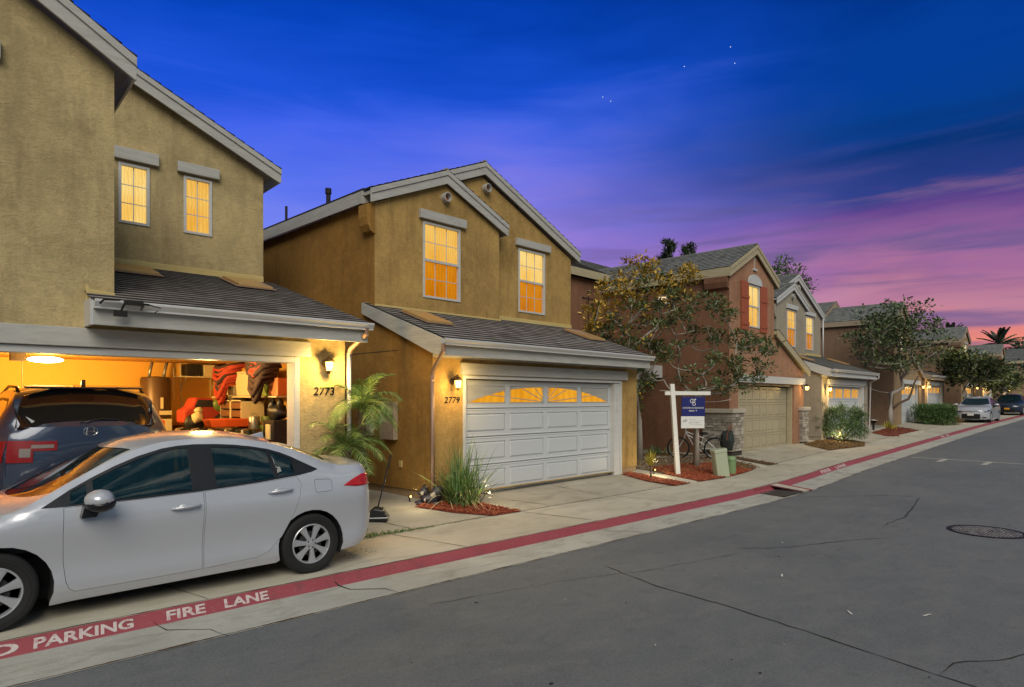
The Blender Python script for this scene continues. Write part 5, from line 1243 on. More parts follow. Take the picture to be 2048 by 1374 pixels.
tree('magnolia_tree', b1, 1.75, .075, pxc(b1, 1392, 934, 17, P1, rr, .7), 'bare-branched tree with layered dark leaves, in the red bark bed', twigs=tw, mats=('leaf_green', 'leaf_rust'), leaf_n=48, leaf_l=.135, leaf_w=.065, rc=.165, seed=3, min_r=.010)
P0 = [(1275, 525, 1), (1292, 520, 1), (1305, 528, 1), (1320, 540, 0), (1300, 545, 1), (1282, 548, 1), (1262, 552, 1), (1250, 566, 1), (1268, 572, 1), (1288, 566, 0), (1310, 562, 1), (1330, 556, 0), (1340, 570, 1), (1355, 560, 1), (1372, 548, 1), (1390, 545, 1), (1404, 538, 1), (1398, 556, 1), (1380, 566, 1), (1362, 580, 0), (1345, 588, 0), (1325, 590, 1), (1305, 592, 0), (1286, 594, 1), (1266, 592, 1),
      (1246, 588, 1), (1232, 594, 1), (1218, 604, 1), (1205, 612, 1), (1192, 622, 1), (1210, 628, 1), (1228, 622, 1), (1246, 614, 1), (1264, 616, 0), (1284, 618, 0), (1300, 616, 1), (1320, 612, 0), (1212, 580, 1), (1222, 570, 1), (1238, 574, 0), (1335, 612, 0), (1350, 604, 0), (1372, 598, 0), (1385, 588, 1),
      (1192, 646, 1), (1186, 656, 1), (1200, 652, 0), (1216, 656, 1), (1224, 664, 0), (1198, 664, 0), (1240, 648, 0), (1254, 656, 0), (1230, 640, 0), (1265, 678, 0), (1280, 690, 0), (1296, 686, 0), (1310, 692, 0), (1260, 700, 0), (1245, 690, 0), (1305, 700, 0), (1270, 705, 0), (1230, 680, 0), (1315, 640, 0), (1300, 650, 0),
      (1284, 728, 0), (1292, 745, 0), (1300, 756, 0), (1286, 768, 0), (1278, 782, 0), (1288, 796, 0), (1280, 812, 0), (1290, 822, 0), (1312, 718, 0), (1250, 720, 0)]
b0 = (15.0, 11.1, .14); d0 = b0[0]*.672+b0[1]*.741
tree('magnolia_tree', b0, 2.3, .085, pxc(b0, 1290, 920, d0, P0, rr, .8), 'taller tree with golden-lit upper leaves, against the corner of house 2779', mats=('leaf_green', 'leaf_gold_lit'), leaf_n=60, leaf_l=.145, leaf_w=.07, rc=.19, seed=5, lean=(-.1, .05),
     twigs=[p for p, _ in pxc(b0, 1290, 920, d0, [(1250, 640, 0), (1310, 650, 0), (1330, 640, 0), (1230, 630, 0), (1350, 620, 0), (1400, 560, 0), (1270, 640, 0), (1290, 630, 0), (1340, 660, 0), (1260, 670, 0), (1320, 680, 0), (1345, 690, 0), (1300, 670, 0), (1280, 650, 0)], rr, .6)], min_r=.010)
def cloud(cx, cy, rx, ry, n, rr, mi=0, fill=.35):
    out = []
    while len(out) < n:
        x, y = rr.uniform(-1, 1), rr.uniform(-1, 1); q = x*x+y*y
        if q < 1 and (q > fill*rr.random()): out.append((cx+x*rx, cy+y*ry, mi))
    return out
bE = (35.5, 10.97, .43)
PE = cloud(1788, 632, 62, 30, 70, rr)+cloud(1765, 665, 52, 35, 45, rr)+cloud(1830, 680, 50, 45, 65, rr)+cloud(1780, 700, 62, 38, 55, rr)+cloud(1735, 685, 22, 26, 16, rr)+cloud(1740, 715, 20, 10, 6, rr)+cloud(1820, 730, 40, 14, 24, rr)+cloud(1855, 640, 14, 10, 8, rr)
tree('street_tree', bE, 1.75, .11, pxc(bE, 1783, 856, 32.0, PE, rr, 1.4), 'tall loose-crowned tree in the raised brown bed, before the white garage door', leaf_n=15, leaf_l=.19, leaf_w=.12, rc=.3, mats=('leaf_green', 'leaf_dark'), seed=8, min_r=.012,
     twigs=[p for p, _ in pxc(bE, 1783, 856, 32.0, [(1725, 715, 0), (1730, 770, 0), (1845, 735, 0), (1825, 770, 0)], rr, .5)])
# the low crooked branch of the tall tree
m = MB(); pts = [(1786, 818), (1800, 806), (1818, 798), (1824, 785), (1830, 765), (1838, 752)]
m.tube([tuple(Vector((bE[0], bE[1], 0))+VR*((x-1783)*32/1280)+Vector((0, 0, 1.9-(y-798)*32/1280))-Vector(bE)) for x, y in pts], [.07, .065, .06, .05, .04, .03], 8)
o = m.build('limb', 'bark_brown', bpy.data.objects['street_tree'], smooth=True)
bF = (52.1, 11.6, .64); dF = bF[0]*.672+bF[1]*.741
PF = cloud(1936, 742, 34, 26, 90, rr, 0, .1)+cloud(1914, 716, 12, 8, 12, rr, 1)+cloud(1950, 716, 16, 9, 12, rr, 1)+cloud(1980, 747, 18, 17, 30, rr, 1)
tree('street_tree', bF, 1.5, .16, pxc(bF, 1927, 838, dF, PF, rr, 1.6), 'dense dark round tree standing behind the far white car', leaf_n=22, leaf_l=.34, leaf_w=.2, rc=.55, mats=('leaf_dark', 'leaf_pale'), seed=9, min_r=.02)
bG = (62, 11.6, .75); dG = bG[0]*.672+bG[1]*.741
tree('street_tree', bG, 1.2, .14, pxc(bG, 2022, 830, dG, cloud(2026, 764, 22, 17, 50, rr, 0, .1)+cloud(2042, 748, 14, 10, 14, rr, 1), rr, 1.4), 'olive-green round tree above the dark blue car', leaf_n=18, leaf_l=.4, leaf_w=.24, rc=.6, mats=('leaf_pale', 'leaf_dark'), seed=10, min_r=.02)
# trees behind the roofs
def conifer(base, h, label, seed, spread=1.0, tips=5):
    rr = random.Random(seed); root = empty('pine_tree', base, 0, label, 'tree', 'trees behind the roofs'); tr = MB(); lv = MB()
    tr.tube([(0, 0, 0), (0, 0, h*.96)], [.22, .04], 6)
    for k in range(70):
        z = h*(.45+.53*k/70); L_ = spread*(1.05-(z/h))*3.2+.25; a = rr.uniform(0, 6.28); tip = Vector((cos(a)*L_, sin(a)*L_, z+L_*.55)); tr.tube([(0, 0, z), tuple(tip)], [.035, .01], 4)
        for q in range(7):
            p = Vector((0, 0, z)).lerp(tip, .3+.7*q/6)
            for _ in range(9): leaf(lv, p+Vector((rr.gauss(0, .09), rr.gauss(0, .09), rr.gauss(0, .09))), Vector((rr.gauss(0, .6), rr.gauss(0, .6), rr.uniform(.2, 1.6))), .34, .07, rr)
    tr.build('trunk', 'bark_brown', root); lv.build('crown', 'leaf_far', root)
conifer((38.4, 26.0, .3), 12.7, 'dark pine rising behind the terracotta roof, taller and further left of the pair', 3, .75)
conifer((39.4, 25.0, .3), 12.4, 'second dark pine behind the terracotta roof, beside the ridge', 4, .55)
bT = (54.3, 25.0, .6)
tree('broadleaf_tree', bT, 9, .25, [(Vector((bT[0], bT[1], 0))+VR*rr.uniform(-1.6, 1.7)+VV*rr.uniform(-1.3, 1.3)+Vector((0, 0, rr.uniform(10.8, 13.2)-0)), 0) for _ in range(75)]+[(Vector((bT[0], bT[1], 0))+VR*rr.uniform(-.5, .5)+Vector((0, 0, rr.uniform(12.8, 14.2))), 0) for _ in range(12)],
     'bright green treetop showing between the terracotta and grey roofs', leaf_n=16, leaf_l=.35, leaf_w=.13, rc=.4, mats=('leaf_bush', 'leaf_dark'), seed=12, group='trees behind the roofs')
def far_palm(base, h, R_, label, seed, n=26, up=.9):
    rr = random.Random(seed); root = empty('palm_tree', base, 0, label, 'palm', 'trees behind the roofs'); tr = MB(); tr.tube([(0, 0, 0), (0, 0, h)], [.3, .28], 8); tr.build('trunk', 'bark_brown', root); lv = MB()
    for k in range(n):
        a = 6.28*k/n+rr.uniform(-.1, .1); e = rr.uniform(.1, 1.45); pts = []
        for q in range(8):
            s = q/7*R_; pts.append(Vector((cos(a)*s*cos(e*(1-.3*q/7)), sin(a)*s*cos(e*(1-.3*q/7)), h+s*sin(e)-.085*s*s*(1.2-.45*e))))
        for q in range(7):
            d = (pts[q+1]-pts[q]); sd = d.cross(Vector((0, 0, 1))).normalized()
            wq = .45*sin(pi*(q+.6)/8)+.05
            lv.quad(pts[q]-sd*wq-Vector((0, 0, wq*.5)), pts[q], pts[q+1], pts[q+1]-sd*wq*.9-Vector((0, 0, wq*.5))); lv.quad(pts[q], pts[q]+sd*wq-Vector((0, 0, wq*.5)), pts[q+1]+sd*wq*.9-Vector((0, 0, wq*.5)), pts[q+1])
    lv.build('crown', 'leaf_far', root)
far_palm((160.6, 29.9, 0), 13.0, 4.4, 'feathery palm silhouetted on the pink sky above the last roofs', 3)
far_palm((129.7, 30.9, 0), 12.9, 2.6, 'small palm top peeping over the roof ridge behind the dark round tree', 4, 14)
bW = (176, 29, .5)
for i, (dx, h) in enumerate([(-5, 12.3), (1.5, 14.2), (7, 12.6), (14, 12.8)]):
    b_ = (bW[0]+VR.x*dx, bW[1]+VR.y*dx, 0)
    tree('broadleaf_tree', b_, 5, .3, [(Vector(b_)+VR*rr.gauss(0, 2.6)+VV*rr.gauss(0, 2)+Vector((0, 0, h-rr.uniform(.3, 6))), 0) for _ in range(60)], ['dark spreading tree right of the far palm', 'tall thin-stemmed tree above the last roof', 'dark tree behind the end house roof, near the picture edge', 'outermost dark tree behind the end house'][i], leaf_n=12, leaf_l=1.1, leaf_w=.7, rc=1.3, mats=('leaf_far', 'leaf_dark'), seed=20+i, group='trees behind the roofs', min_r=.05)
# pygmy date palm in the alley
def frond(mb, p0, a, e, L_, rr, pairs=26, ll=.28, mi=0):
    pts = []; p = Vector(p0); d = Vector((cos(a)*cos(e), sin(a)*cos(e), sin(e))); n = 12
    for k in range(n+1):
        pts.append(p.copy()); p = p+d*(L_/n); d.z -= .155+.01*k*.4; d.normalize()
    mb.tube(pts, [.009*(1-k/n)+.003 for k in range(n+1)], 4, mi=1)
    for k in range(2, pairs):
        q = k/pairs*n; i = min(int(q), n-1); b = pts[i].lerp(pts[i+1], q-i); d = (pts[i+1]-pts[i]).normalized(); s = d.cross(Vector((0, 0, 1))); s = s.normalized() if s.length > .05 else Vector((1, 0, 0))
        l = ll*(.35+.65*sin(pi*min(1, .18+.85*k/pairs)))
        for sg in (-1, 1):
            dd = (s*sg*.8+d*.75+Vector((0, 0, rr.uniform(-.1, .22)))).normalized(); t1 = b+dd*l*.5; t2 = b+dd*l-Vector((0, 0, l*.28)); wv = d*.007
            mb.add([b-wv, b+wv, t1+wv*.9, t1-wv*.9, t2], [(0, 1, 2, 3), (3, 2, 4)], mi)
def date_palm(base, heads, label):
    rr = random.Random(4); root = empty('date_palm', base, 0, label, 'palm'); tr = MB(); lv = MB()
    for (hx, hy, hz, L_, n) in heads:
        tr.tube([(hx*.4, hy*.4, -.05), (hx*.6, hy*.6, hz*.5), (hx, hy, hz)], [.08, .075, .07], 8)
        for k in range(24): a = k*2.4; z = hz*(.25+.7*k/24); q = Vector((hx*(.5+.5*z/hz), hy*(.5+.5*z/hz), z)); tr.tube([q, q+Vector((cos(a)*.13, sin(a)*.13, .07))], [.02, .006], 4)
        for k in range(n): frond(lv, (hx, hy, hz), k*2.39996, rr.uniform(.25, 1.35), L_*rr.uniform(.8, 1.1), rr)
    tr.build('trunk', 'bark_brown', root, smooth=True); lv.build('crown', ['leaf_frond', 'leaf_pale'], root)
date_palm((4.98, 8.98, .1), [(0, 0, 1.62, .82, 26), (-.28, .0, 1.02, .8, 22)], 'feathery date palm in the gap between houses 2773 and 2779')
def tuft(name, base, h, spread, n, label, mats, seed, w=.012, dry=.2, cat='grass clump', curl=1.0, part='blades'):
    rr = random.Random(seed); root = empty(name, base, 0, label, cat); mb = MB(); dm = MB()
    for k in range(n):
        a = rr.uniform(0, 6.28); e = rr.uniform(.55, 1.5); L_ = h*rr.uniform(.6, 1.25); isd = rr.random() < dry
        if isd: e = rr.uniform(.4, 1.1); L_ *= .95
        p = Vector((rr.gauss(0, .09)*spread, rr.gauss(0, .09)*spread, 0)); d = Vector((cos(a)*cos(e), sin(a)*cos(e), sin(e))); pts = []; m_ = 9; s = Vector((-sin(a), cos(a), 0))
        for q in range(m_+1):
            pts.append(p.copy()); p = p+d*L_/m_; d.z -= (.06+.05*q*.35)*(1.6 if isd else .75)*curl; d.normalize()
        W_ = w*(.7 if isd else 1); vs = []
        for q, pt in enumerate(pts): ww = W_*(1-(q/m_)**2)*.5+.0008; vs += [pt-s*ww, pt+s*ww]
        vs = [Vector((v.x, v.y, max(v.z, .012))) for v in vs]
        (dm if isd else mb).add(vs, [(2*q, 2*q+1, 2*q+3, 2*q+2) for q in range(m_)])
    mb.build(part, mats[0], root)
    if dm.v: dm.build('dry_blades', mats[1], root)
    return root
tuft('ornamental_grass', (6.78, 8.78, gz(6.78, 8.78)), 1.02, 1.3, 330, 'large arching grass clump with dry tan blades, by the white garage door of 2779', ('blade', 'blade_dry'), 6, .022, .2)
tuft('spiky_plant', (12.24, 8.75, gz(12.2, 8.75)+.30), .33, .25, 60, 'small spiky plant on a stem in the lit red bark strip', ('leaf_yellow', 'blade_dry'), 8, .022, .03, 'plant', .35)
m = MB(); m.tube([(12.24, 8.75, gz(12.2, 8.75)), (12.24, 8.75, gz(12.2, 8.75)+.34)], [.022, .018], 6); o = m.build('stem', 'bark_brown', bpy.data.objects['spiky_plant']); o.location = -Vector(bpy.data.objects['spiky_plant'].location)
tuft('yellow_plant', (35.4, 11.0, gz(35.4, 11.0)), .42, 1.6, 90, 'small yellow-green strappy plant in the raised brown bed', ('leaf_yellow', 'leaf_yellow'), 9, .04, .0, 'plant', .8)
tuft('low_plant', (17.0, 12.0, gz(17, 12)), .3, 2.5, 80, 'low green plant against the terracotta side wall', ('leaf_bush', 'leaf_bush'), 10, .03, 0, 'plant')
def weeds():
    rr = random.Random(3); mb = MB(); mc = MB()
    for k in range(420):
        t = rr.random()**1.5; x = 4.25+1.25*t+rr.gauss(0, .04); y = 7.82+rr.gauss(0, .045*(1.2-t)); a = rr.uniform(0, 6.28); l = rr.uniform(.03, .10)*(1.25-t); leaf(mb, Vector((x, y, gz(x, y)+.003)), Vector((cos(a), sin(a), rr.uniform(.3, 1.6))), l, .012, rr)
    for k in range(140):
        x = rr.uniform(3.4, 6.1); y = 7.84+rr.gauss(0, .02); a = rr.uniform(0, 6.28); leaf(mb, Vector((x, y, gz(x, y)+.002)), Vector((cos(a), sin(a), .3)), .03, .01, rr)
    for k in range(60):
        x = 3.3+rr.random()*.6; y = 6.9+rr.random()*.85; leaf(mb, Vector((x+(7.8-y)*.4, y, .003)), Vector((rr.uniform(-1, 1), rr.uniform(-1, 1), .3)), .035, .012, rr)
    tag(mb.build('weeds', 'leaf_bush'), 'low green weeds growing in the pavement joint behind the white sedan', 'weeds', kind='stuff')
weeds()
def bush(name, base, blobs, n, l, w, label, mat, seed, stems=10, up=.5, spr=()):
    rr = random.Random(seed); root = empty(name, base, 0, label, 'shrub'); lv = MB(); st = MB()
    for (cx, cy, cz, r) in blobs:
        for k in range(n):
            d = Vector((rr.gauss(0, 1), rr.gauss(0, 1), rr.gauss(0, 1))).normalized(); q = rr.random()**.45; p = Vector((cx, cy, cz))+d*r*q; 
            if p.z < .03: continue
            leaf(lv, p, d+Vector((rr.uniform(-.5, .5), rr.uniform(-.5, .5), up+rr.uniform(-.4, .4))), l*rr.uniform(.6, 1.3), w, rr, 0, .15)
        st.tube([(0, 0, 0), (cx*.5, cy*.5, cz*.5), (cx, cy, cz)], [.03, .02, .01], 5)
    for (p0, p1) in spr:
        p0, p1 = Vector(p0), Vector(p1); st.tube([p0, p1], [.012, .005], 4)
        for k in range(40): q = p0.lerp(p1, k/40); leaf(lv, q, Vector((rr.gauss(0, 1), rr.gauss(0, 1), rr.gauss(0, .8)))+(p1-p0)*.5, l, w, rr)
    st.build('stems', 'bark_brown', root); lv.build('foliage', mat, root); return root
def lat(a, b, z): v = VR*a+VV*b; return (v.x, v.y, z)
bl = [lat(a, b, z)+(r,) for a, b, z, r in [(-.35, 0, .75, .42), (0, -.1, .9, .45), (.35, 0, .8, .42), (.6, .1, .6, .38), (.2, -.3, .5, .4), (-.2, -.3, .5, .38), (-.5, .1, .5, .3), (.75, -.05, .95, .25), (.1, .2, 1.15, .3), (.55, 0, 1.1, .25), (-.3, .1, 1.1, .25), (.7, -.1, .4, .28)]]
bush('feathery_shrub', (26.3, 9.88, gz(26.3, 9.9)), bl, 650, .12, .022, 'feathery green shrub before the grey house, lit warm from below', 'leaf_bush', 5, spr=[(lat(-.3, 0, 1.1), lat(-.8, 0, 1.62)), (lat(-.4, 0, .8), lat(-1.05, 0, .95)), (lat(.1, 0, 1.2), lat(0, 0, 1.6)), (lat(.6, 0, 1.1), lat(.95, 0, 1.45)), (lat(-.5, 0, .6), lat(-1.0, 0, .55)), (lat(.5, 0, 1.1), lat(.55, 0, 1.5)), (lat(.7, 0, .7), lat(1.05, 0, .35))])
hb = [lat(a, b, z)+(r,) for a in (-.75, -.45, -.1, .25, .55) for b in (-.4, .2) for z, r in ((.35, .42), (.75, .38))]+[lat(.8, -.3, .4)+(.38,), lat(.8, -.3, .75)+(.28,)]
bush('hedge', (42.3, 10.9, gz(42.3, 10.9)), hb, 330, .17, .05, 'clipped green hedge beside the far white sedan', 'leaf_bush', 6)
bush('rust_shrub', (43.2, 10.15, gz(43.2, 10.1)), [lat(0, 0, .2)+(.3,), lat(.25, 0, .15)+(.22,)], 260, .16, .03, 'low rust-coloured grass edge at the right end of the hedge', 'leaf_rust', 7)

# ------------------------------------------------------------------ planting beds and bark
def bed(name, poly, mat, dz=.012, label=None):
    v, f = cdt(dens(poly, .3)); m = MB(); m.add([(a, b, gz(a, b)+dz) for a, b in v], f); return struct(m.build(name, mat))
plain('bark_red', H('7c2f1c'), .9, var=.4, scale=30); leaf_mat('chip_red', H('6a2415'), H('b0603a'), .8); leaf_mat('chip_brown', H('4a3520'), H('8a6a3a'), .9); leaf_mat('chip_redbrown', H('5c2a1a'), H('8a4a30'), .9)
M1 = [(5.95, 9.0), (6.3, 8.35), (6.75, 7.88), (7.32, 7.88), (7.2, 8.4), (6.98, 9.05), (6.5, 9.05)]
M2 = [(12.0, 9.4), (11.85, 8.6), (12.0, 7.95), (12.6, 7.95), (12.45, 8.6), (12.38, 9.45)]
M3 = [(13.05, 7.98), (14.0, 7.95), (15.2, 8.1), (16.2, 8.3), (16.2, 9.5), (14.9, 9.75), (13.4, 9.6), (13.1, 8.9)]
M3b = [(13.1, 9.0), (16.2, 8.3), (17.0, 8.6), (17.4, 9.6), (17.3, 12), (14.3, 12.4), (13.2, 10.4)]
MS = [(17.5, 8.5), (18.0, 8.45), (18.1, 9.8), (17.65, 9.9)]
MD = [(22.95, 8.95), (23.0, 9.05), (25.5, 8.75), (27.2, 9.35), (27.2, 10.1), (26, 10.55), (23.7, 10.2)]
ME = [(31.9, 10.65), (31.1, 9.8), (32.1, 9.35), (36.2, 9.75), (37.2, 11.3), (34, 11.2)]
def scat(name, polys, n, l, w, mat, label, seed):
    rr = random.Random(seed); m = MB()
    for poly in polys:
        xs = [p[0] for p in poly]; ys = [p[1] for p in poly]; k = 0; ar = (max(xs)-min(xs))*(max(ys)-min(ys))
        for _ in range(int(n*ar)):
            x, y = rr.uniform(min(xs)-.03, max(xs)+.03), rr.uniform(min(ys)-.03, max(ys)+.03)
            if not inpoly(x, y, poly): continue
            a = rr.uniform(0, 3.14); p = Vector((x, y, gz(x, y)+.014+rr.random()*.028)); d = Vector((cos(a), sin(a), rr.uniform(-.35, .35)))*l*rr.uniform(.4, 1); s = Vector((-sin(a), cos(a), rr.uniform(-.3, .3)))*w*rr.uniform(.5, 1)
            m.add([p-d-s, p+d-s, p+d+s, p-d+s, p-d-s+Vector((0, 0, .008)), p+d-s+Vector((0, 0, .008)), p+d+s+Vector((0, 0, .008)), p-d+s+Vector((0, 0, .008))], [(4, 5, 6, 7), (0, 1, 5, 4), (1, 2, 6, 5), (2, 3, 7, 6), (3, 0, 4, 7)])
    tag(m.build(name, mat), label, 'bark chips', kind='stuff')
bed('bed', M1, 'bark_red'); bed('bed', M2, 'bark_red'); bed('bed', M3b, 'soil', .010); bed('bed', M3, 'bark_red', .014); bed('bed', MS, 'soil_dark'); bed('bed', MD, 'soil'); bed('bed', ME, 'chip_redbrown')
scat('bark_chips', [M1, M2], 1500, .028, .008, 'chip_red', 'red bark chips in the two narrow beds beside house 2779', 1)
scat('bark_chips', [M3], 900, .035, .010, 'chip_red', 'red bark chips spread around the sign post', 2)
scat('bark_chips', [M3b, MS], 260, .03, .012, 'chip_brown', 'brown litter and leaves on the bare soil before the terracotta house', 3)
scat('bark_chips', [MD], 500, .04, .014, 'chip_brown', 'brown leaf litter under the feathery shrub', 4)
scat('bark_chips', [ME], 160, .05, .02, 'chip_redbrown', 'reddish bark in the far raised bed', 5)
m = MB(); 
for (a, b, c, d, w_) in [(17.05, 8.45, 17.35, 9.9, .32), (12.72, 8.0, 12.75, 9.6, .42), (31.3, 9.3, 36.4, 9.62, .10), (31.9, 10.72, 37.2, 11.4, .10), (16.0, 11.3, 17.2, 10.4, .35)]:
    q = Vector((c-a, d-b)).normalized(); s = Vector((-q.y, q.x))*w_/2
    for (z0_, z1_) in ((0, .03 if w_ > .2 else .09),):
        pts = [(a-s.x, b-s.y), (c-s.x, d-s.y), (c+s.x, d+s.y), (a+s.x, b+s.y)]; n = 4
        m.add([(x, y, gz(x, y)) for x, y in pts]+[(x, y, gz(x, y)+z1_) for x, y in pts], [(0, 1, 5, 4), (1, 2, 6, 5), (2, 3, 7, 6), (3, 0, 4, 7), (4, 5, 6, 7)])
struct(m.build('path', 'concrete'))

# ------------------------------------------------------------------ street things
plain('sign_post_white', H('d2d0c8'), .5, var=.05); plain('sign_blue', H('1b2160'), .35, var=.04); plain('sign_white', H('cfcfc8'), .4, var=.04)
sgn = empty('sale_sign', (13.29, 8.79, gz(13.29, 8.79)), atan2(-.60, .80), 'white post sign with a hanging blue and white board, in the red bark bed', 'sign')
m = MB(); m.prism([(-.052, 0), (.052, 0), (.052, 1.3), (-.03, 2.2), (-.13, 2.2), (-.052, 1.2)] if False else [(.01, 0), (.115, 0), (-.035, 2.2), (-.14, 2.2)], 'y', -.05, .05); m.build('post', 'sign_post_white', sgn, bevel=.006)
m = MB(); m.box(-.26, -.03, 1.93, .87, .03, 2.02); m.build('arm', 'sign_post_white', sgn, bevel=.005)
b_ = MB(); b_.box(.155, -.012, 1.42, .735, .012, 1.885); b_.build('board', 'sign_blue', sgn, bevel=.002)
b2 = MB(); b2.box(.14, -.012, 1.13, .72, .012, 1.418); b2.build('board', 'sign_white', sgn, bevel=.002)
t_ = MB()
def ring(mb, cx, cz, rx, rz_2, w, y=-.0135, a0=0, a1=6.283, n=20):
    for i in range(n):
        p, q = a0+(a1-a0)*i/n, a0+(a1-a0)*(i+1)/n
        mb.quad((cx+rx*cos(p), y, cz+rz_2*sin(p)), (cx+rx*cos(q), y, cz+rz_2*sin(q)), (cx+(rx-w)*cos(q), y, cz+(rz_2-w)*sin(q)), (cx+(rx-w)*cos(p), y, cz+(rz_2-w)*sin(p)))
ring(t_, .415, 1.79, .055, .052, .013, a0=.6, a1=6.0); ring(t_, .455, 1.785, .036, .034, .011); ring(t_, .46, 1.715, .042, .042, .013); t_.quad((.48, -.0135, 1.80), (.51, -.0135, 1.83), (.505, -.0135, 1.85), (.47, -.0135, 1.83))
fit_text(t_, 'COCRA/S BANCO', lambda u, v: (.175+.53*u, -.0135, 1.605+.035*v)); fit_text(t_, 'BAK Y', lambda u, v: (.34+.2*u, -.0135, 1.535+.035*v)); t_.build('lettering', 'paint_white', sgn)
t_ = MB(); ring(t_, .215, 1.30, .03, .028, .009); ring(t_, .265, 1.325, .026, .03, .008); 
for i, (a, b, h_) in enumerate([(.34, .50, .010), (.33, .68, .012), (.33, .60, .016), (.35, .66, .012)]): fit_text(t_, ['irealtoranare', 'ther ancoane carnetsport', 'trearer camsanse', 'corta aneantenccopana'][i], lambda u, v: (a+(b-a)*u, -.0135, 1.345-.045*i+h_*v))
t_.build('lettering', 'sign_blue', sgn)
m = MB(); 
for x in (.22, .66): m.tube([(x, 0, 1.88), (x, 0, 1.94)], .006, 5)
m.build('hook', 'steel', sgn)
# utility pedestals
plain('utility_pale', H('9fa58c'), .45, var=.06); plain('utility_green', H('71895c'), .45, var=.06)
u = empty('utility_box', (14.28, 8.12, gz(14.2, 8.1)), radians(-30), 'pale grey-green leaning utility pedestal in the bark bed', 'utility box'); u.rotation_euler[1] = radians(-8)
m = MB(); m.prism([(-.17, -.12), (.13, -.14), (.18, -.06), (.18, .10), (.10, .16), (-.14, .15), (-.18, .08), (-.18, -.06)], 'z', 0, .66); m.build('case', 'utility_pale', u, bevel=.018)
m = MB(); m.prism([(-.18, -.13), (.14, -.15), (.19, -.06), (.19, .11), (.11, .17), (-.15, .16), (-.19, .09), (-.19, -.07)], 'z', .60, .69); m.build('lid', 'utility_pale', u, bevel=.02)
u = empty('utility_box', (14.86, 8.2, gz(14.8, 8.2)), 0, 'short round green utility pedestal beside the pale leaning one', 'utility box')
m = MB(); m.lathe((0, 0, 0), [(.115, 0), (.115, .36), (.125, .365), (.125, .40), (.11, .44), (.06, .47), (.001, .475)], 20); m.build('case', 'utility_green', u, auto=40)
# bicycle leaning by the pier
plain('bike_white', H('b9b8b0'), .35, .2); plain('bag_dark', H('2c3430'), .8)
bk = empty('bicycle', (16.6, 10.25, gz(16.6, 10.2)), atan2(-.85, .45), 'white bicycle leaning behind the tree trunk, by the stone pier', 'bicycle'); bk.rotation_euler[0] = radians(6)
for nm, x in (('wheel', -.52), ('wheel', .52)):
    e = empty(nm, (x, 0, .32)); e.parent = bk; w_ = MB(); n = 32
    w_.lathe((0, 0, 0), [(.285, -.02), (.305, -.026), (.325, -.015), (.33, 0), (.325, .015), (.305, .026), (.285, .02), (.285, -.02)], 32, 'y'); 
    w_.f = [f for f in w_.f if len(f) == 4]; w_.mi = w_.mi[:len(w_.f)]; w_.build('tyre', 'black_rubber', e, smooth=True)
    s_ = MB(); s_.tube([(.28*cos(2*pi*k/24), 0, .28*sin(2*pi*k/24)) for k in range(25)], .008, 5)
    for k in range(14): s_.tube([(0, 0, 0), (.28*cos(2*pi*k/14), 0, .28*sin(2*pi*k/14))], .0015, 3)
    s_.build('rim', 'steel', e)
f_ = MB()
for a, b in (((-.30, .78), (-.06, .34)), ((-.30, .74), (.22, .42)), ((-.30, .80), (.20, .62)), ((.20, .72), (.10, .32)), ((.10, .32), (.52, .32)), ((.20, .62), (.52, .32)), ((-.06, .34), (.10, .32))): f_.tube([(a[0], 0, a[1]), (b[0], 0, b[1])], .017, 8)
f_.tube([(-.30, 0, .90), (-.34, 0, .62), (-.50, 0, .34)], .016, 8); f_.build('frame', 'bike_white', bk)
m = MB(); m.tube([(-.30, -.24, 1.02), (-.34, -.16, .96), (-.29, 0, .93), (-.34, .16, .96), (-.30, .24, 1.02)], .013, 7); m.build('handlebar', 'black_plastic', bk)
m = MB(); m.blob((.21, 0, .76), (.13, .07, .04), 12, wob=.05); m.build('saddle', 'black_plastic', bk, smooth=True)
m = MB(); m.tube([(.22, -.1, .62), (.5, -.1, .74), (.62, -.1, .70), (.60, -.1, .40)], .012, 6); m.tube([(.22, .1, .62), (.5, .1, .74), (.62, .1, .70), (.60, .1, .40)], .012, 6); m.tube([(.5, -.1, .74), (.5, .1, .74)], .012, 6); m.build('rack', 'steel', bk)
m = MB(); m.lathe((.06, -.05, .31), [(.09, -.004), (.09, .004)], 20, 'y'); m.tube([(.06, -.06, .31), (.15, -.06, .22)], .012, 6); m.build('crankset', 'steel', bk)
t = empty('bundle', (17.1, 9.55, gz(17.1, 9.55)), 0, 'dark green covered bundle leaning on the stone pier behind the bicycle', 'bundle')
m = MB(); m.blob((0, 0, .55), (.2, .2, .3), 18, wob=.22, seed=3); m.build('cover', 'bag_dark', t, smooth=True)
m = MB(); m.tube([(-.25, -.1, .6), (-.2, -.15, .95), (-.08, -.15, 1.05), (.0, -.1, .8)], .010, 5); m.build('strap', 'shutter_red', t)
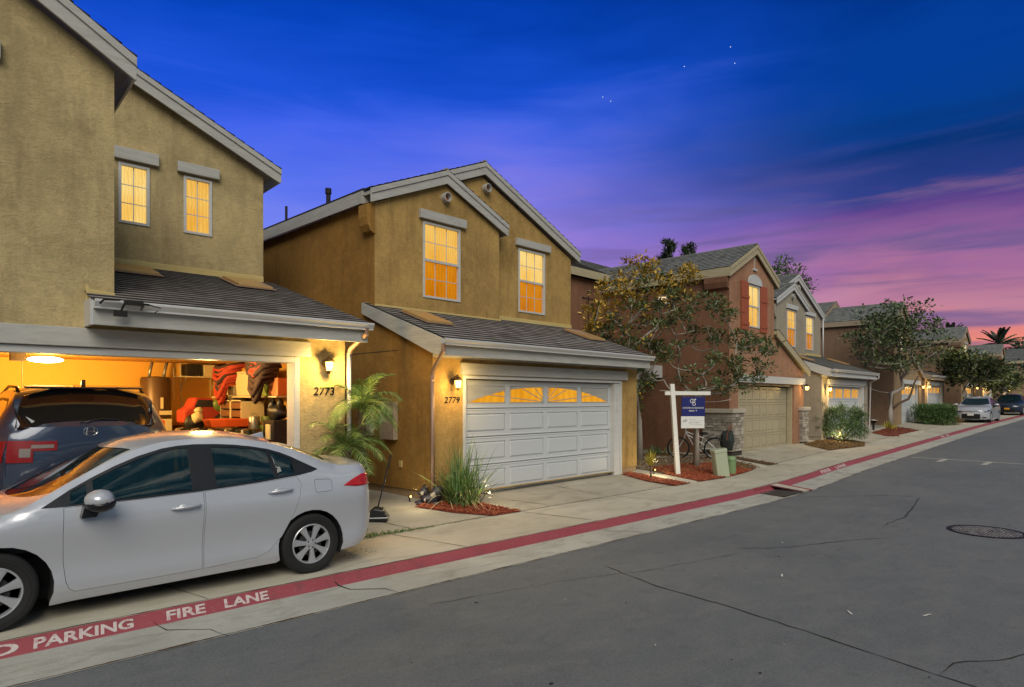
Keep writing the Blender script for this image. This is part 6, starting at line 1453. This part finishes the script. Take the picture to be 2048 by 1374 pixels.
# bins
plain('bin_green', H('1f4a28'), .5, var=.08); plain('bin_blue', H('27364f'), .5)
def bin_(loc, label, mat, rz=0, h=1.08):
    r_ = empty('wheelie_bin', loc, rz, label, 'bin', 'wheelie bins at the kerb'); m = MB(); a, b = .25, .32
    v = [(-a, -a, .03), (a, -a, .03), (a, a, .03), (-a, a, .03), (-b, -b, h*.9), (b, -b, h*.9), (b, b, h*.9), (-b, b, h*.9)]; m.add(v, [(3, 2, 1, 0), (4, 5, 6, 7), (0, 1, 5, 4), (1, 2, 6, 5), (2, 3, 7, 6), (3, 0, 4, 7)]); m.box(-b-.02, -b-.02, h*.84, b+.02, b+.02, h*.9); m.build('tub', mat, r_, bevel=.01)
    m = MB(); m.prism([(-b-.03, h*.9), (b+.05, h*.9), (b+.05, h*.93), (.1, h*1.0), (-b-.03, h*.96)], 'y', -b-.03, b+.03); m.build('lid', mat, r_, bevel=.012)
    for y in (-b+.02, b-.02): m = MB(); m.lathe((b-.02, y, .1), [(.001, -.03), (.1, -.03), (.1, .03), (.001, .03)], 16, 'y'); m.build('wheel', 'black_rubber', r_)
    m = MB(); m.lathe((-.305, .06, h*.72), [(.001, -.002), (.05, -.002), (.05, .004)], 14, 'x'); m.build('emblem', 'plate_white', r_)
bin_((53.0, 10.3, zg(53)+.0), 'nearer green wheelie bin with a pale round emblem, behind the far white sedan', 'bin_green', radians(10), 1.12)
bin_((55.2, 10.9, zg(55)), 'green wheelie bin behind the nearer one', 'bin_green', radians(-5), 1.12)
# garden spotlight / path light
plain('grate_iron', H('55504a'), .6, .5)
def path_light(loc, label, power, on=True, off=(0, 0, .1)):
    r_ = empty('garden_light', loc, 0, label, 'lamp', 'garden lights in the beds'); m = MB(); m.tube([(0, 0, 0), (0, 0, .10)], .012, 6); m.lathe((0, 0, .10), [(.012, 0), (.028, .02), (.028, .04), (.012, .05), (.001, .052)], 12); m.build('fitting', 'iron_dark', r_)
    g = MB(); g.lathe((0, -.03, .135), [(.001, -.005), (.016, -.003), (.018, 0)], 12, 'y'); g.build('lens', 'lamp_warm', r_)
    point('lamp_or_fill_light', off, power, (1, .82, .5), .03, r_)
path_light((12.72, 9.0, gz(12.7, 9.0)+.0), 'small garden light behind the spiky plant', 8, off=(-.18, -.25, .25))
path_light((6.8, 8.86, gz(7, 8.9)), 'small garden light hidden in the foot of the grass clump', 4, off=(.3, -.45, .22))
path_light((26.6, 10.35, gz(26.6, 10.35)), 'small garden light behind the feathery shrub', 16, off=(-.6, -.5, .3))
path_light((6.1, 9.35, gz(5.7, 8.9)), 'small garden light behind the dark ornament', 5, off=(-.2, -.5, .35))
r_ = empty('post_lantern', (32.54, 10.79, gz(32.5, 10.8)), 0, 'short dark post lantern with a wide cap at the edge of the raised bed', 'lamp'); m = MB(); m.tube([(0, 0, 0), (0, 0, .42)], .05, 8); m.lathe((0, 0, .4), [(.05, 0), (.13, .06), (.16, .13), (.14, .16)], 12); m.build('post', 'iron_dark', r_); m = MB(); m.lathe((0, 0, .55), [(.001, .04), (.17, .0), (.17, -.015)], 12); m.build('cap', 'stone_cap', r_)
# lobby dustpan and garden ornament
r_ = empty('lobby_dustpan', (5.0, 8.55, gz(5.0, 8.6)), radians(-35), 'black long-handled dustpan standing behind the white sedan', 'dustpan')
m = MB(); m.tube([(0, 0, .16), (.20, .05, .98)], [.011, .011], 8); m.tube([(.16, .04, .80), (.165, .041, .83)], .016, 8); m.build('handle', 'black_plastic', r_)
m = MB(); m.prism([(-.14, .0), (.16, .0), (.16, .05), (.10, .17), (-.04, .20), (-.13, .12)], 'y', -.13, .13); m.build('pan', 'black_plastic', r_, bevel=.02)
m = MB(); m.box(-.15, -.14, .045, .175, .14, .065); m.build('rim', 'steel', r_, bevel=.01)
plain('ornament_dark', H('2b2730'), .5, var=.5, scale=14); plain('ornament_pale', H('a39c90'), .6)
r_ = empty('garden_ornament', (6.32, 9.05, gz(6.3, 9.0)), radians(-40), 'dark animal-shaped garden ornament with pale patches, at the foot of the downspout', 'ornament')
m = MB(); m.blob((0, 0, .10), (.17, .11, .10), 14, wob=.12); m.blob((.12, .0, .20), (.11, .09, .12), 14, wob=.1); m.blob((-.10, 0, .22), (.08, .07, .08), 12, wob=.1); m.blob((-.17, -.04, .20), (.04, .03, .03), 8); m.blob((-.12, .07, .30), (.02, .02, .04), 8); m.blob((-.06, -.07, .30), (.02, .02, .04), 8)
for x, y in ((-.16, -.1), (-.2, .04), (.1, -.1)): m.blob((x, y, .03), (.07, .04, .035), 10)
m.build('figure', 'ornament_dark', r_, smooth=True)
m = MB(); m.blob((-.13, -.075, .2), (.03, .02, .04), 8); m.blob((.06, -.095, .17), (.05, .02, .05), 8); m.blob((-.08, -.11, .09), (.02, .015, .03), 8); m.build('patch', 'ornament_pale', r_, smooth=True)
m = MB(); m.lathe((0, 0, 0), [(.24, 0), (.25, .012), (.2, .02), (.001, .022)], 18); m.build('plinth', 'soil_dark', r_)
# storm drain
dx0, dx1 = 12.85, 14.3; dc = curb(13.6)
r_ = empty('storm_drain', (13.55, dc-.38, zg(13.5)-.1), radians(3), 'storm drain grate with a sloping concrete apron set in the red kerb', 'drain')
m = MB(); m.box(-.62, -.28, -.012, .30, .30, -.002); m.build('well', 'dark_void', r_)
m = MB(); 
for i in range(9): y = -.27+i*.068; m.box(-.62, y, -.005, .30, y+.022, .012)
for i in range(12): x = -.62+i*.08; m.box(x, -.28, -.006, x+.016, .30, .010)
m.build('grate', 'grate_iron', r_)
m = MB(); m.add([(.30, -.30, .0), (.85, -.34, .0), (.62, .36, .11), (.08, .36, .11), (.30, -.30, .02)], [(0, 1, 2, 3)]); m.prism([(-.66, .30), (.66, .30), (.66, .375), (-.66, .375)], 'z', -.02, .103); m.build('frame', 'kerb_red', r_)
m = MB(); m.add([(.32, -.30, .018), (.62, -.32, .018), (.50, .33, .108), (.16, .33, .108)], [(0, 1, 2, 3)]); m.add([(.32, -.3, -.01), (.62, -.32, -.01), (.62, -.32, .018), (.32, -.3, .018)], [(0, 1, 2, 3)]); m.build('apron', 'concrete', r_)
# manhole
def manhole_iron():
    m, t, p = new_mat('manhole_iron'); o = objc(t); b = t.node('ShaderNodeTexBrick'); t.l.new(t.noise(o, 3, 2) if False else o, b.inputs['Vector'])
    b.inputs['Scale'].default_value = 1; b.inputs['Brick Width'].default_value = .075; b.inputs['Row Height'].default_value = .042; b.inputs['Mortar Size'].default_value = .008
    b.inputs['Color1'].default_value = H('b0aa9c'); b.inputs['Color2'].default_value = H('858075'); b.inputs['Mortar'].default_value = H('1c1b1a')
    c = t.mix(t.ramp(t.noise(o, 9, 4, .7), [(.45, (0, 0, 0, 1)), (.6, (1, 1, 1, 1))]), b.outputs['Color'], H('3a3733')); t.l.new(c, p.inputs['Base Color']); p.inputs['Roughness'].default_value = .6
    bump(t, p, b.outputs['Fac'], .6, -.006)
manhole_iron()
plain('tread_grey', H('77736a'), .7, var=.4, scale=20)
r_ = empty('manhole_cover', (11.9, 2.37, -.122), 0, 'round iron manhole cover set in the asphalt', 'manhole cover')
m = MB(); m.lathe((0, 0, 0), [(.50, .0), (.50, .009), (.46, .012), (.445, .004)], 48); m.f = [f for f in m.f if len(f) == 4]; m.mi = m.mi[:len(m.f)]; m.build('ring', 'iron_dark', r_, auto=40)
m = MB(); m.lathe((0, 0, 0), [(.001, .005), (.44, .005), (.44, .001)], 48); m.build('lid', 'manhole_iron', r_)
# scraps on the road
m_n = [(6.64, 3.87), (7.21, 3.35), (6.89, 1.82), (6.43, 2.34), (8.87, 4.12), (4.73, 4.42), (7.9, 2.1), (5.2, 2.4), (4.4, 3.1), (9.6, 2.7)]
lb = ['crumpled white paper scrap on the asphalt nearest the gutter', 'thin white scrap on the asphalt, upright slip', 'curved white scrap in the middle of the asphalt', 'pale scrap cluster by the long crack', 'small white scrap towards the kerb', 'white speck of litter near the pavement corner', 'tiny pale scrap right of the curved one', 'tiny pale scrap near the picture bottom', 'pale litter fleck below the gutter', 'small scrap short of the manhole cover']
for i, (x, y) in enumerate(m_n):
    rr = random.Random(i); m = MB(); s = [.03, .05, .06, .05, .03, .02, .015, .015, .015, .02][i]
    pts = [(-s, -s*.25, .0), (0, -s*.1, s*.12), (s, -s*.25, 0), (s*.9, s*.2, .004), (0, s*.25, s*.16), (-s, s*.15, .002)]; m.add(pts, [(0, 1, 4, 5), (1, 2, 3, 4)]); o = m.build('litter_scrap', 'paint_white'); o.location = (x, y, -.118); o.rotation_euler = (0, 0, rr.uniform(0, 3)); tag(o, lb[i], 'litter', 'scraps on the asphalt')

# ------------------------------------------------------------------ inside the open garage
gl = point('lamp_or_fill_light', (1.3, 12.2, 2.35), 380, (1, .60, .17), .12)
gf = empty('ceiling_light', (1.35, 12.6, 2.56), 0, 'lit ceiling lamp in the open garage', 'lamp'); gl.parent = gf; gl.location = (0, -.2, -.28)
m = MB(); m.blob((0, 0, -.03), (.24, .12, .05), 16, wob=0); m.build('lens', 'lamp_white', gf, smooth=True); m = MB(); m.box(-.45, -.12, -.06, -.26, .12, .07); m.tube([(-.3, 0, -.05), (-.3, 0, -.75)], .004, 4); m.build('motor_housing', 'iron_dark', gf)
point('lamp_or_fill_light', (3.2, 10.2, 2.2), 80, (1, .66, .25), .15, gf).location = (1.75, -2.2, -.25); bpy.data.lights['lamp_or_fill_light.001'].shadow_soft_size = .1  # unseen fill light without a fixture, added to brighten the garage
plain('wood_dark', H('5b3a20'), .6); plain('plastic_orange', H('c4501c'), .5); plain('cloth_red', H('a2331c'), .8, var=.3); plain('cloth_dark', H('33201e'), .85, var=.4); plain('box_white', H('c3b48a'), .6); plain('box_green', H('8ba044'), .7); plain('box_orange', H('d07a4a'), .7)
plain('tank_brown', H('54402c'), .4, .3); plain('shelf_white', H('c4b690'), .6); plain('cushion_brown', H('6d4626'), .9); plain('toy_green', H('5c7030'), .5); plain('metal_green', H('27332a'), .5, .3)
wh = empty('water_heater', (3.28, 14.1, .21), 0, 'tall dark water heater against the back wall of the garage', 'water heater')
m = MB(); m.lathe((0, 0, 0), [(.26, 0), (.27, .02), (.27, 2.08), (.25, 2.12), (.001, 2.14)], 28); m.build('tank', 'tank_brown', wh, auto=40)
for x in (-.12, .14): m = MB(); m.tube([(x, 0, 2.1), (x+.02, 0, 2.25), (x+.06, 0, 2.42)], .03, 8); m.build('pipe', 'steel', wh, smooth=True)
m = MB(); m.box(.02, -.285, 1.0, .22, -.25, 1.30); m.box(.0, -.285, 1.38, .22, -.25, 1.46); m.box(.02, -.28, 1.5, .07, -.25, 1.72); m.build('control_panel', 'box_white', wh)
def shelf(loc, a, b, label, rz=0):
    r_ = empty('wall_shelf', loc, rz, label, 'shelf', 'shelves in the garage'); m = MB(); m.box(-a/2, -b, -.025, a/2, 0, 0); m.build('board', 'shelf_white', r_)
    for x in (-a*.35, a*.35): m = MB(); m.tube([(x, -.01, -.3), (x, -b*.9, -.03)], .012, 5); m.tube([(x, -.01, -.4), (x, -.01, .4)], .012, 5); m.build('bracket', 'shelf_white', r_)
shelf((4.15, 14.58, 2.37), .85, .45, 'high shelf on the back wall of the garage'); shelf((4.58, 11.7, 1.95), 3.2, .5, 'long shelf on the side wall of the garage', radians(-90))
def item(name, loc, label, cat, builder, rz=0, group='things stored in the garage'):
    r_ = empty(name, loc, rz, label, cat, group); builder(r_); return r_
def crate(w_, d_, h_, mat, lid=True, taper=.92):
    def f(r_):
        m = MB(); a, b = w_/2*taper, d_/2*taper; A_, B_ = w_/2, d_/2; m.add([(-a, -b, 0), (a, -b, 0), (a, b, 0), (-a, b, 0), (-A_, -B_, h_), (A_, -B_, h_), (A_, B_, h_), (-A_, B_, h_)], [(3, 2, 1, 0), (4, 5, 6, 7), (0, 1, 5, 4), (1, 2, 6, 5), (2, 3, 7, 6), (3, 0, 4, 7)]); m.build('body', mat, r_, bevel=.012)
        if lid: m = MB(); m.box(-A_-.015, -B_-.015, h_, A_+.015, B_+.015, h_+.035); m.build('lid', mat, r_, bevel=.01)
    return f
item('storage_box', (4.3, 11.55, 1.955), 'large cream lidded storage box on the long garage shelf', 'box', crate(.42, .95, .40, 'box_white'))
item('storage_box', (4.28, 10.8, 1.955), 'green box beside the orange one on the long shelf', 'box', crate(.3, .30, .24, 'box_green', False, 1)); item('storage_box', (4.28, 10.38, 1.955), 'orange box at the near end of the long shelf', 'box', crate(.3, .40, .29, 'box_orange', False, 1))
item('basket', (4.3, 12.5, 1.955), 'pale wire basket of odds and ends on the far end of the long shelf', 'basket', crate(.35, .6, .18, 'shelf_white', False))
item('storage_box', (4.0, 14.35, 2.375), 'black crate on the high garage shelf', 'box', crate(.28, .3, .24, 'iron_dark', False)); item('storage_box', (4.4, 14.35, 2.375), 'pale bin beside the black crate on the high shelf', 'box', crate(.4, .3, .24, 'box_white', False))
def folds(mat, nm, a, b, n, seed, r_):
    rr = random.Random(seed); m = MB()
    for i in range(n):
        z = .10-.055*i+rr.uniform(-.02, .02); sag = .06+.05*i; x = -.26-.02*(i % 3); w_ = 1-.09*i
        m.tube([(x+.25, a*w_, z+.03), (x+.03, a*w_*.75, z-.02), (x, a*w_*.3, z-sag*.8), (x-.01, (a+b)/2*w_, z-sag), (x, b*w_*.4, z-sag*.7), (x+.05, b*w_*.85, z-.01), (x+.25, b*w_, z+.04)], [.03, .045, .05, .04, .05, .04, .03], 8)
    m.build(nm, mat, r_, smooth=True)
def bag(mat, pts):
    def f(r_):
        m = MB()
        for i, (x, y, z, a, b, c) in enumerate(pts): m.blob((x, y, z), (a, b, c), 14, wob=.18, seed=i+1)
        m.build('cloth', mat, r_, smooth=True)
    return f
item('folded_tent', (4.2, 12.3, 2.40), 'bright red bundled cloth hanging over the long shelf', 'bag', lambda r_: (folds('cloth_red', 'cloth', -.55, .6, 7, 1, r_), folds('cloth_dark', 'band', -.5, .5, 5, 2, r_)))
item('folded_tent', (4.2, 10.6, 2.46), 'dark bundled cloth beside the red one', 'bag', lambda r_: (folds('cloth_dark', 'cloth', -.6, .6, 7, 3, r_), folds('cloth_red', 'band', -.45, .3, 3, 4, r_)))
def drawers(r_):
    m = MB(); m.box(-.2, -.55, 0, .2, .55, .02); m.box(-.2, -.55, .46, .2, .55, .48); m.box(-.2, -.55, 0, .2, -.53, .48); m.box(-.2, .53, 0, .2, .55, .48); m.box(-.2, -.03, 0, -.18, .03, .48); m.build('frame', 'shelf_white', r_)
    for k in range(3):
        for s in (-.28, .28): m = MB(); m.box(-.195, s-.24, .04+.145*k, .15, s+.24, .15+.145*k); m.build('drawer', 'cushion_brown', r_)
item('drawer_unit', (4.2, 12.0, 1.40), 'white-framed drawer unit under the long shelf', 'drawers', drawers)
item('work_table', (4.2, 12.0, .21), 'cloth-covered table under the drawer unit', 'table', lambda r_: (lambda m: (m.box(-.28, -.9, 1.12, .28, .9, 1.18), m.build('top', 'wood_dark', r_)))(MB()) and [(lambda m: (m.box(x-.03, y-.03, 0, x+.03, y+.03, 1.12), m.build('leg', 'wood_dark', r_)))(MB()) for x in (-.24, .24) for y in (-.85, .85)])
def toy(r_):
    m = MB(); m.prism([(-.42, .2), (.42, .2), (.44, .36), (.32, .44), (.18, .47), (.08, .66), (-.22, .68), (-.30, .50), (-.42, .44)], 'y', -.26, .26); m.build('shell', 'cloth_red', r_, bevel=.04)
    m = MB(); m.prism([(.02, .50), (.13, .50), (.06, .63), (-.18, .64), (-.24, .50)], 'y', -.27, .27); m.build('window', 'black_plastic', r_)
    m = MB(); m.blob((.22, -.25, .55), (.14, .1, .13), 12); m.build('seat', 'toy_green', r_, smooth=True)
    for x in (-.25, .25): m = MB(); m.lathe((x, -.28, .2), [(.001, -.05), (.16, -.05), (.18, 0), (.16, .05), (.001, .05)], 16, 'y'); m.build('wheel', 'black_plastic', r_, smooth=True)
item('ride_on_toy', (3.85, 13.0, 1.25), 'red and green toy car on the pile by the back wall', 'toy', toy)
item('storage_box', (3.85, 13.0, .21), 'big dark trunk under the red toy car', 'box', crate(1.2, .8, 1.0, 'wood_dark'))
item('neck_pillow', (4.25, 12.95, 1.75), 'stack of brown cushions beside the toy car', 'cushion', bag('cushion_brown', [(0, 0, -.4, .2, .2, .13), (0, 0, -.18, .2, .2, .13), (0, 0, .06, .17, .17, .13), (-.22, .05, -.25, .14, .14, .12)]))
item('plush_toy', (3.62, 12.6, 1.72), 'pale soft toy at the left of the red toy car', 'toy', bag('box_white', [(0, 0, -.16, .10, .09, .10), (.02, 0, -.03, .07, .07, .06)]))
item('plastic_tray', (3.8, 11.5, 1.42), 'orange plastic tray above the folded chairs', 'tray', crate(.75, .4, .14, 'plastic_orange', False, .85))
for k in range(15):
    q = k/14; x, y = 3.15+.75*q, 12.0-1.5*q
    r_ = empty('folding_chair', (x, y, .21), radians(-30), 'folded stadium chair in the row behind the sedan roof', 'chair', 'folded chairs stacked in the garage')
    m = MB(); m.prism([(-.03, 0), (.02, 0), (.035, 1.12), (.015, 1.2), (-.015, 1.18)], 'y', -.2, .2); m.build('seat_shell', 'metal_green' if k % 3 else 'shelf_white', r_, bevel=.01)
    m = MB(); m.tube([(.045, -.18, 0), (.03, -.18, 1.1)], .012, 5); m.tube([(.045, .18, 0), (.03, .18, 1.1)], .012, 5); m.build('frame_tube', 'shelf_white' if k % 2 else 'steel', r_)
def cooler(r_):
    m = MB(); m.box(-.18, -.22, 0, .18, .22, 1.35); m.build('case', 'iron_dark', r_, bevel=.02); m = MB(); m.box(-.20, -.12, .1, -.175, .06, 1.28); m.build('front_panel', 'box_white', r_, bevel=.01)
item('air_cooler', (4.2, 10.3, .21), 'tall dark appliance with a pale front at the garage side wall', 'appliance', cooler)
item('tool_bag', (4.2, 10.35, 1.56), 'black bag of tools on top of the tall appliance', 'bag', bag('black_plastic', [(0, 0, .12, .15, .2, .14), (-.05, .1, .22, .06, .06, .12), (.0, -.1, .24, .05, .05, .1)]))
item('picture_frame', (4.25, 11.2, .9), 'framed green picture leaning under the long shelf', 'picture', lambda r_: (lambda m: (m.box(-.02, -.28, 0, .02, .28, .6), m.build('frame', 'wood_dark', r_)))(MB()) and (lambda m: (m.box(-.026, -.24, .05, -.021, .24, .55), m.build('print', 'toy_green', r_)))(MB()))
item('low_cabinet', (4.25, 11.2, .21), 'low wooden cabinet under the framed picture', 'cabinet', crate(.4, .7, .67, 'wood_dark', True, 1))

def can(mat, r=.09, h=.2):
    def f(r_):
        m = MB(); m.lathe((0, 0, 0), [(r, 0), (r, h), (r*.92, h+.01), (.001, h+.012)], 16); m.build('tin', mat, r_, auto=40); m = MB(); m.tube([(r*cos(a), r*sin(a)*.15, h*.8+.1*sin(a)) for a in [i*pi/8 for i in range(9)]], .004, 4); m.build('bail', 'steel', r_)
    return f
item('paint_tin', (4.15, 11.25, 1.39), 'steel paint tin nearest the drawer unit', 'tin', can('steel')); item('paint_tin', (4.3, 11.25, 1.60) if False else (4.36, 11.22, 1.39), 'green paint tin by the wall beside the drawer unit', 'tin', can('toy_green'))
item('storage_box', (4.2, 12.72, 1.39), 'small brown carton at the far end of the work table', 'box', crate(.3, .3, .25, 'cushion_brown', False, 1)); item('storage_box', (3.9, 14.35, .21), 'tall brown carton on the floor beside the water heater', 'box', crate(.45, .4, 1.15, 'cushion_brown', False, 1))
def broom(r_):
    m = MB(); m.tube([(0, 0, .1), (.1, .15, 1.75)], .013, 6); m.build('handle', 'box_white', r_); m = MB(); m.prism([(-.12, 0), (.12, 0), (.09, .13), (-.09, .13)], 'y', -.03, .03); m.build('head', 'shutter_red', r_)
item('broom', (3.75, 14.3, .21), 'upright broom against the back wall between the carton and the water heater', 'broom', broom)
m_ = empty('conduit', (3.72, 14.56, 1.9), 0, 'thin white vertical pipe on the back wall of the garage', 'pipe'); m = MB(); m.tube([(0, 0, 0), (0, 0, .65)], .014, 6); m.build('pipe', 'shelf_white', m_)

item('storage_box', (4.2, 12.35, 1.885), 'small white tub on top of the drawer unit', 'box', crate(.22, .24, .06, 'box_white')) ; item('storage_box', (4.38, 13.3, 1.22), 'cream carton beside the brown cushions', 'box', crate(.25, .35, .4, 'box_white', False, 1))
item('storage_box', (3.45, 12.95, .21), 'orange crate stood on end at the left of the dark trunk', 'box', crate(.3, .4, .95, 'box_orange', False, 1)); item('storage_box', (4.4, 13.7, .21), 'stack-high green carton in the back corner', 'box', crate(.35, .45, 1.5, 'box_green', False, 1))
def chairr(r_):
    m = MB(); m.box(-.22, -.22, .42, .22, .22, .46); m.build('seat', 'plastic_orange', r_, bevel=.01); m = MB(); m.box(-.22, .18, .5, .22, .22, .9); m.build('backrest', 'plastic_orange', r_, bevel=.01)
    for x in (-.19, .19):
        for y in (-.19, .19): m = MB(); m.tube([(x, y, 0), (x, y, .42)], .014, 6); m.build('leg', 'steel', r_)
item('stacking_chair', (3.05, 13.2, .6), 'orange stacking chair near the water heater', 'chair', chairr)
item('tool_chest', (3.05, 13.2, .21), 'dark tool chest under the orange stacking chair', 'chest', crate(.6, .5, .38, 'iron_dark', True, 1))
for i, (x, y, mt, lab) in enumerate([(4.45, 13.0, 'box_orange', 'orange'), (4.45, 12.75, 'toy_green', 'green')]): item('spray_bottle', (x, y-.3, 1.965), lab+' bottle standing behind the wire basket on the long shelf', 'bottle', can(mt, .04, .22))
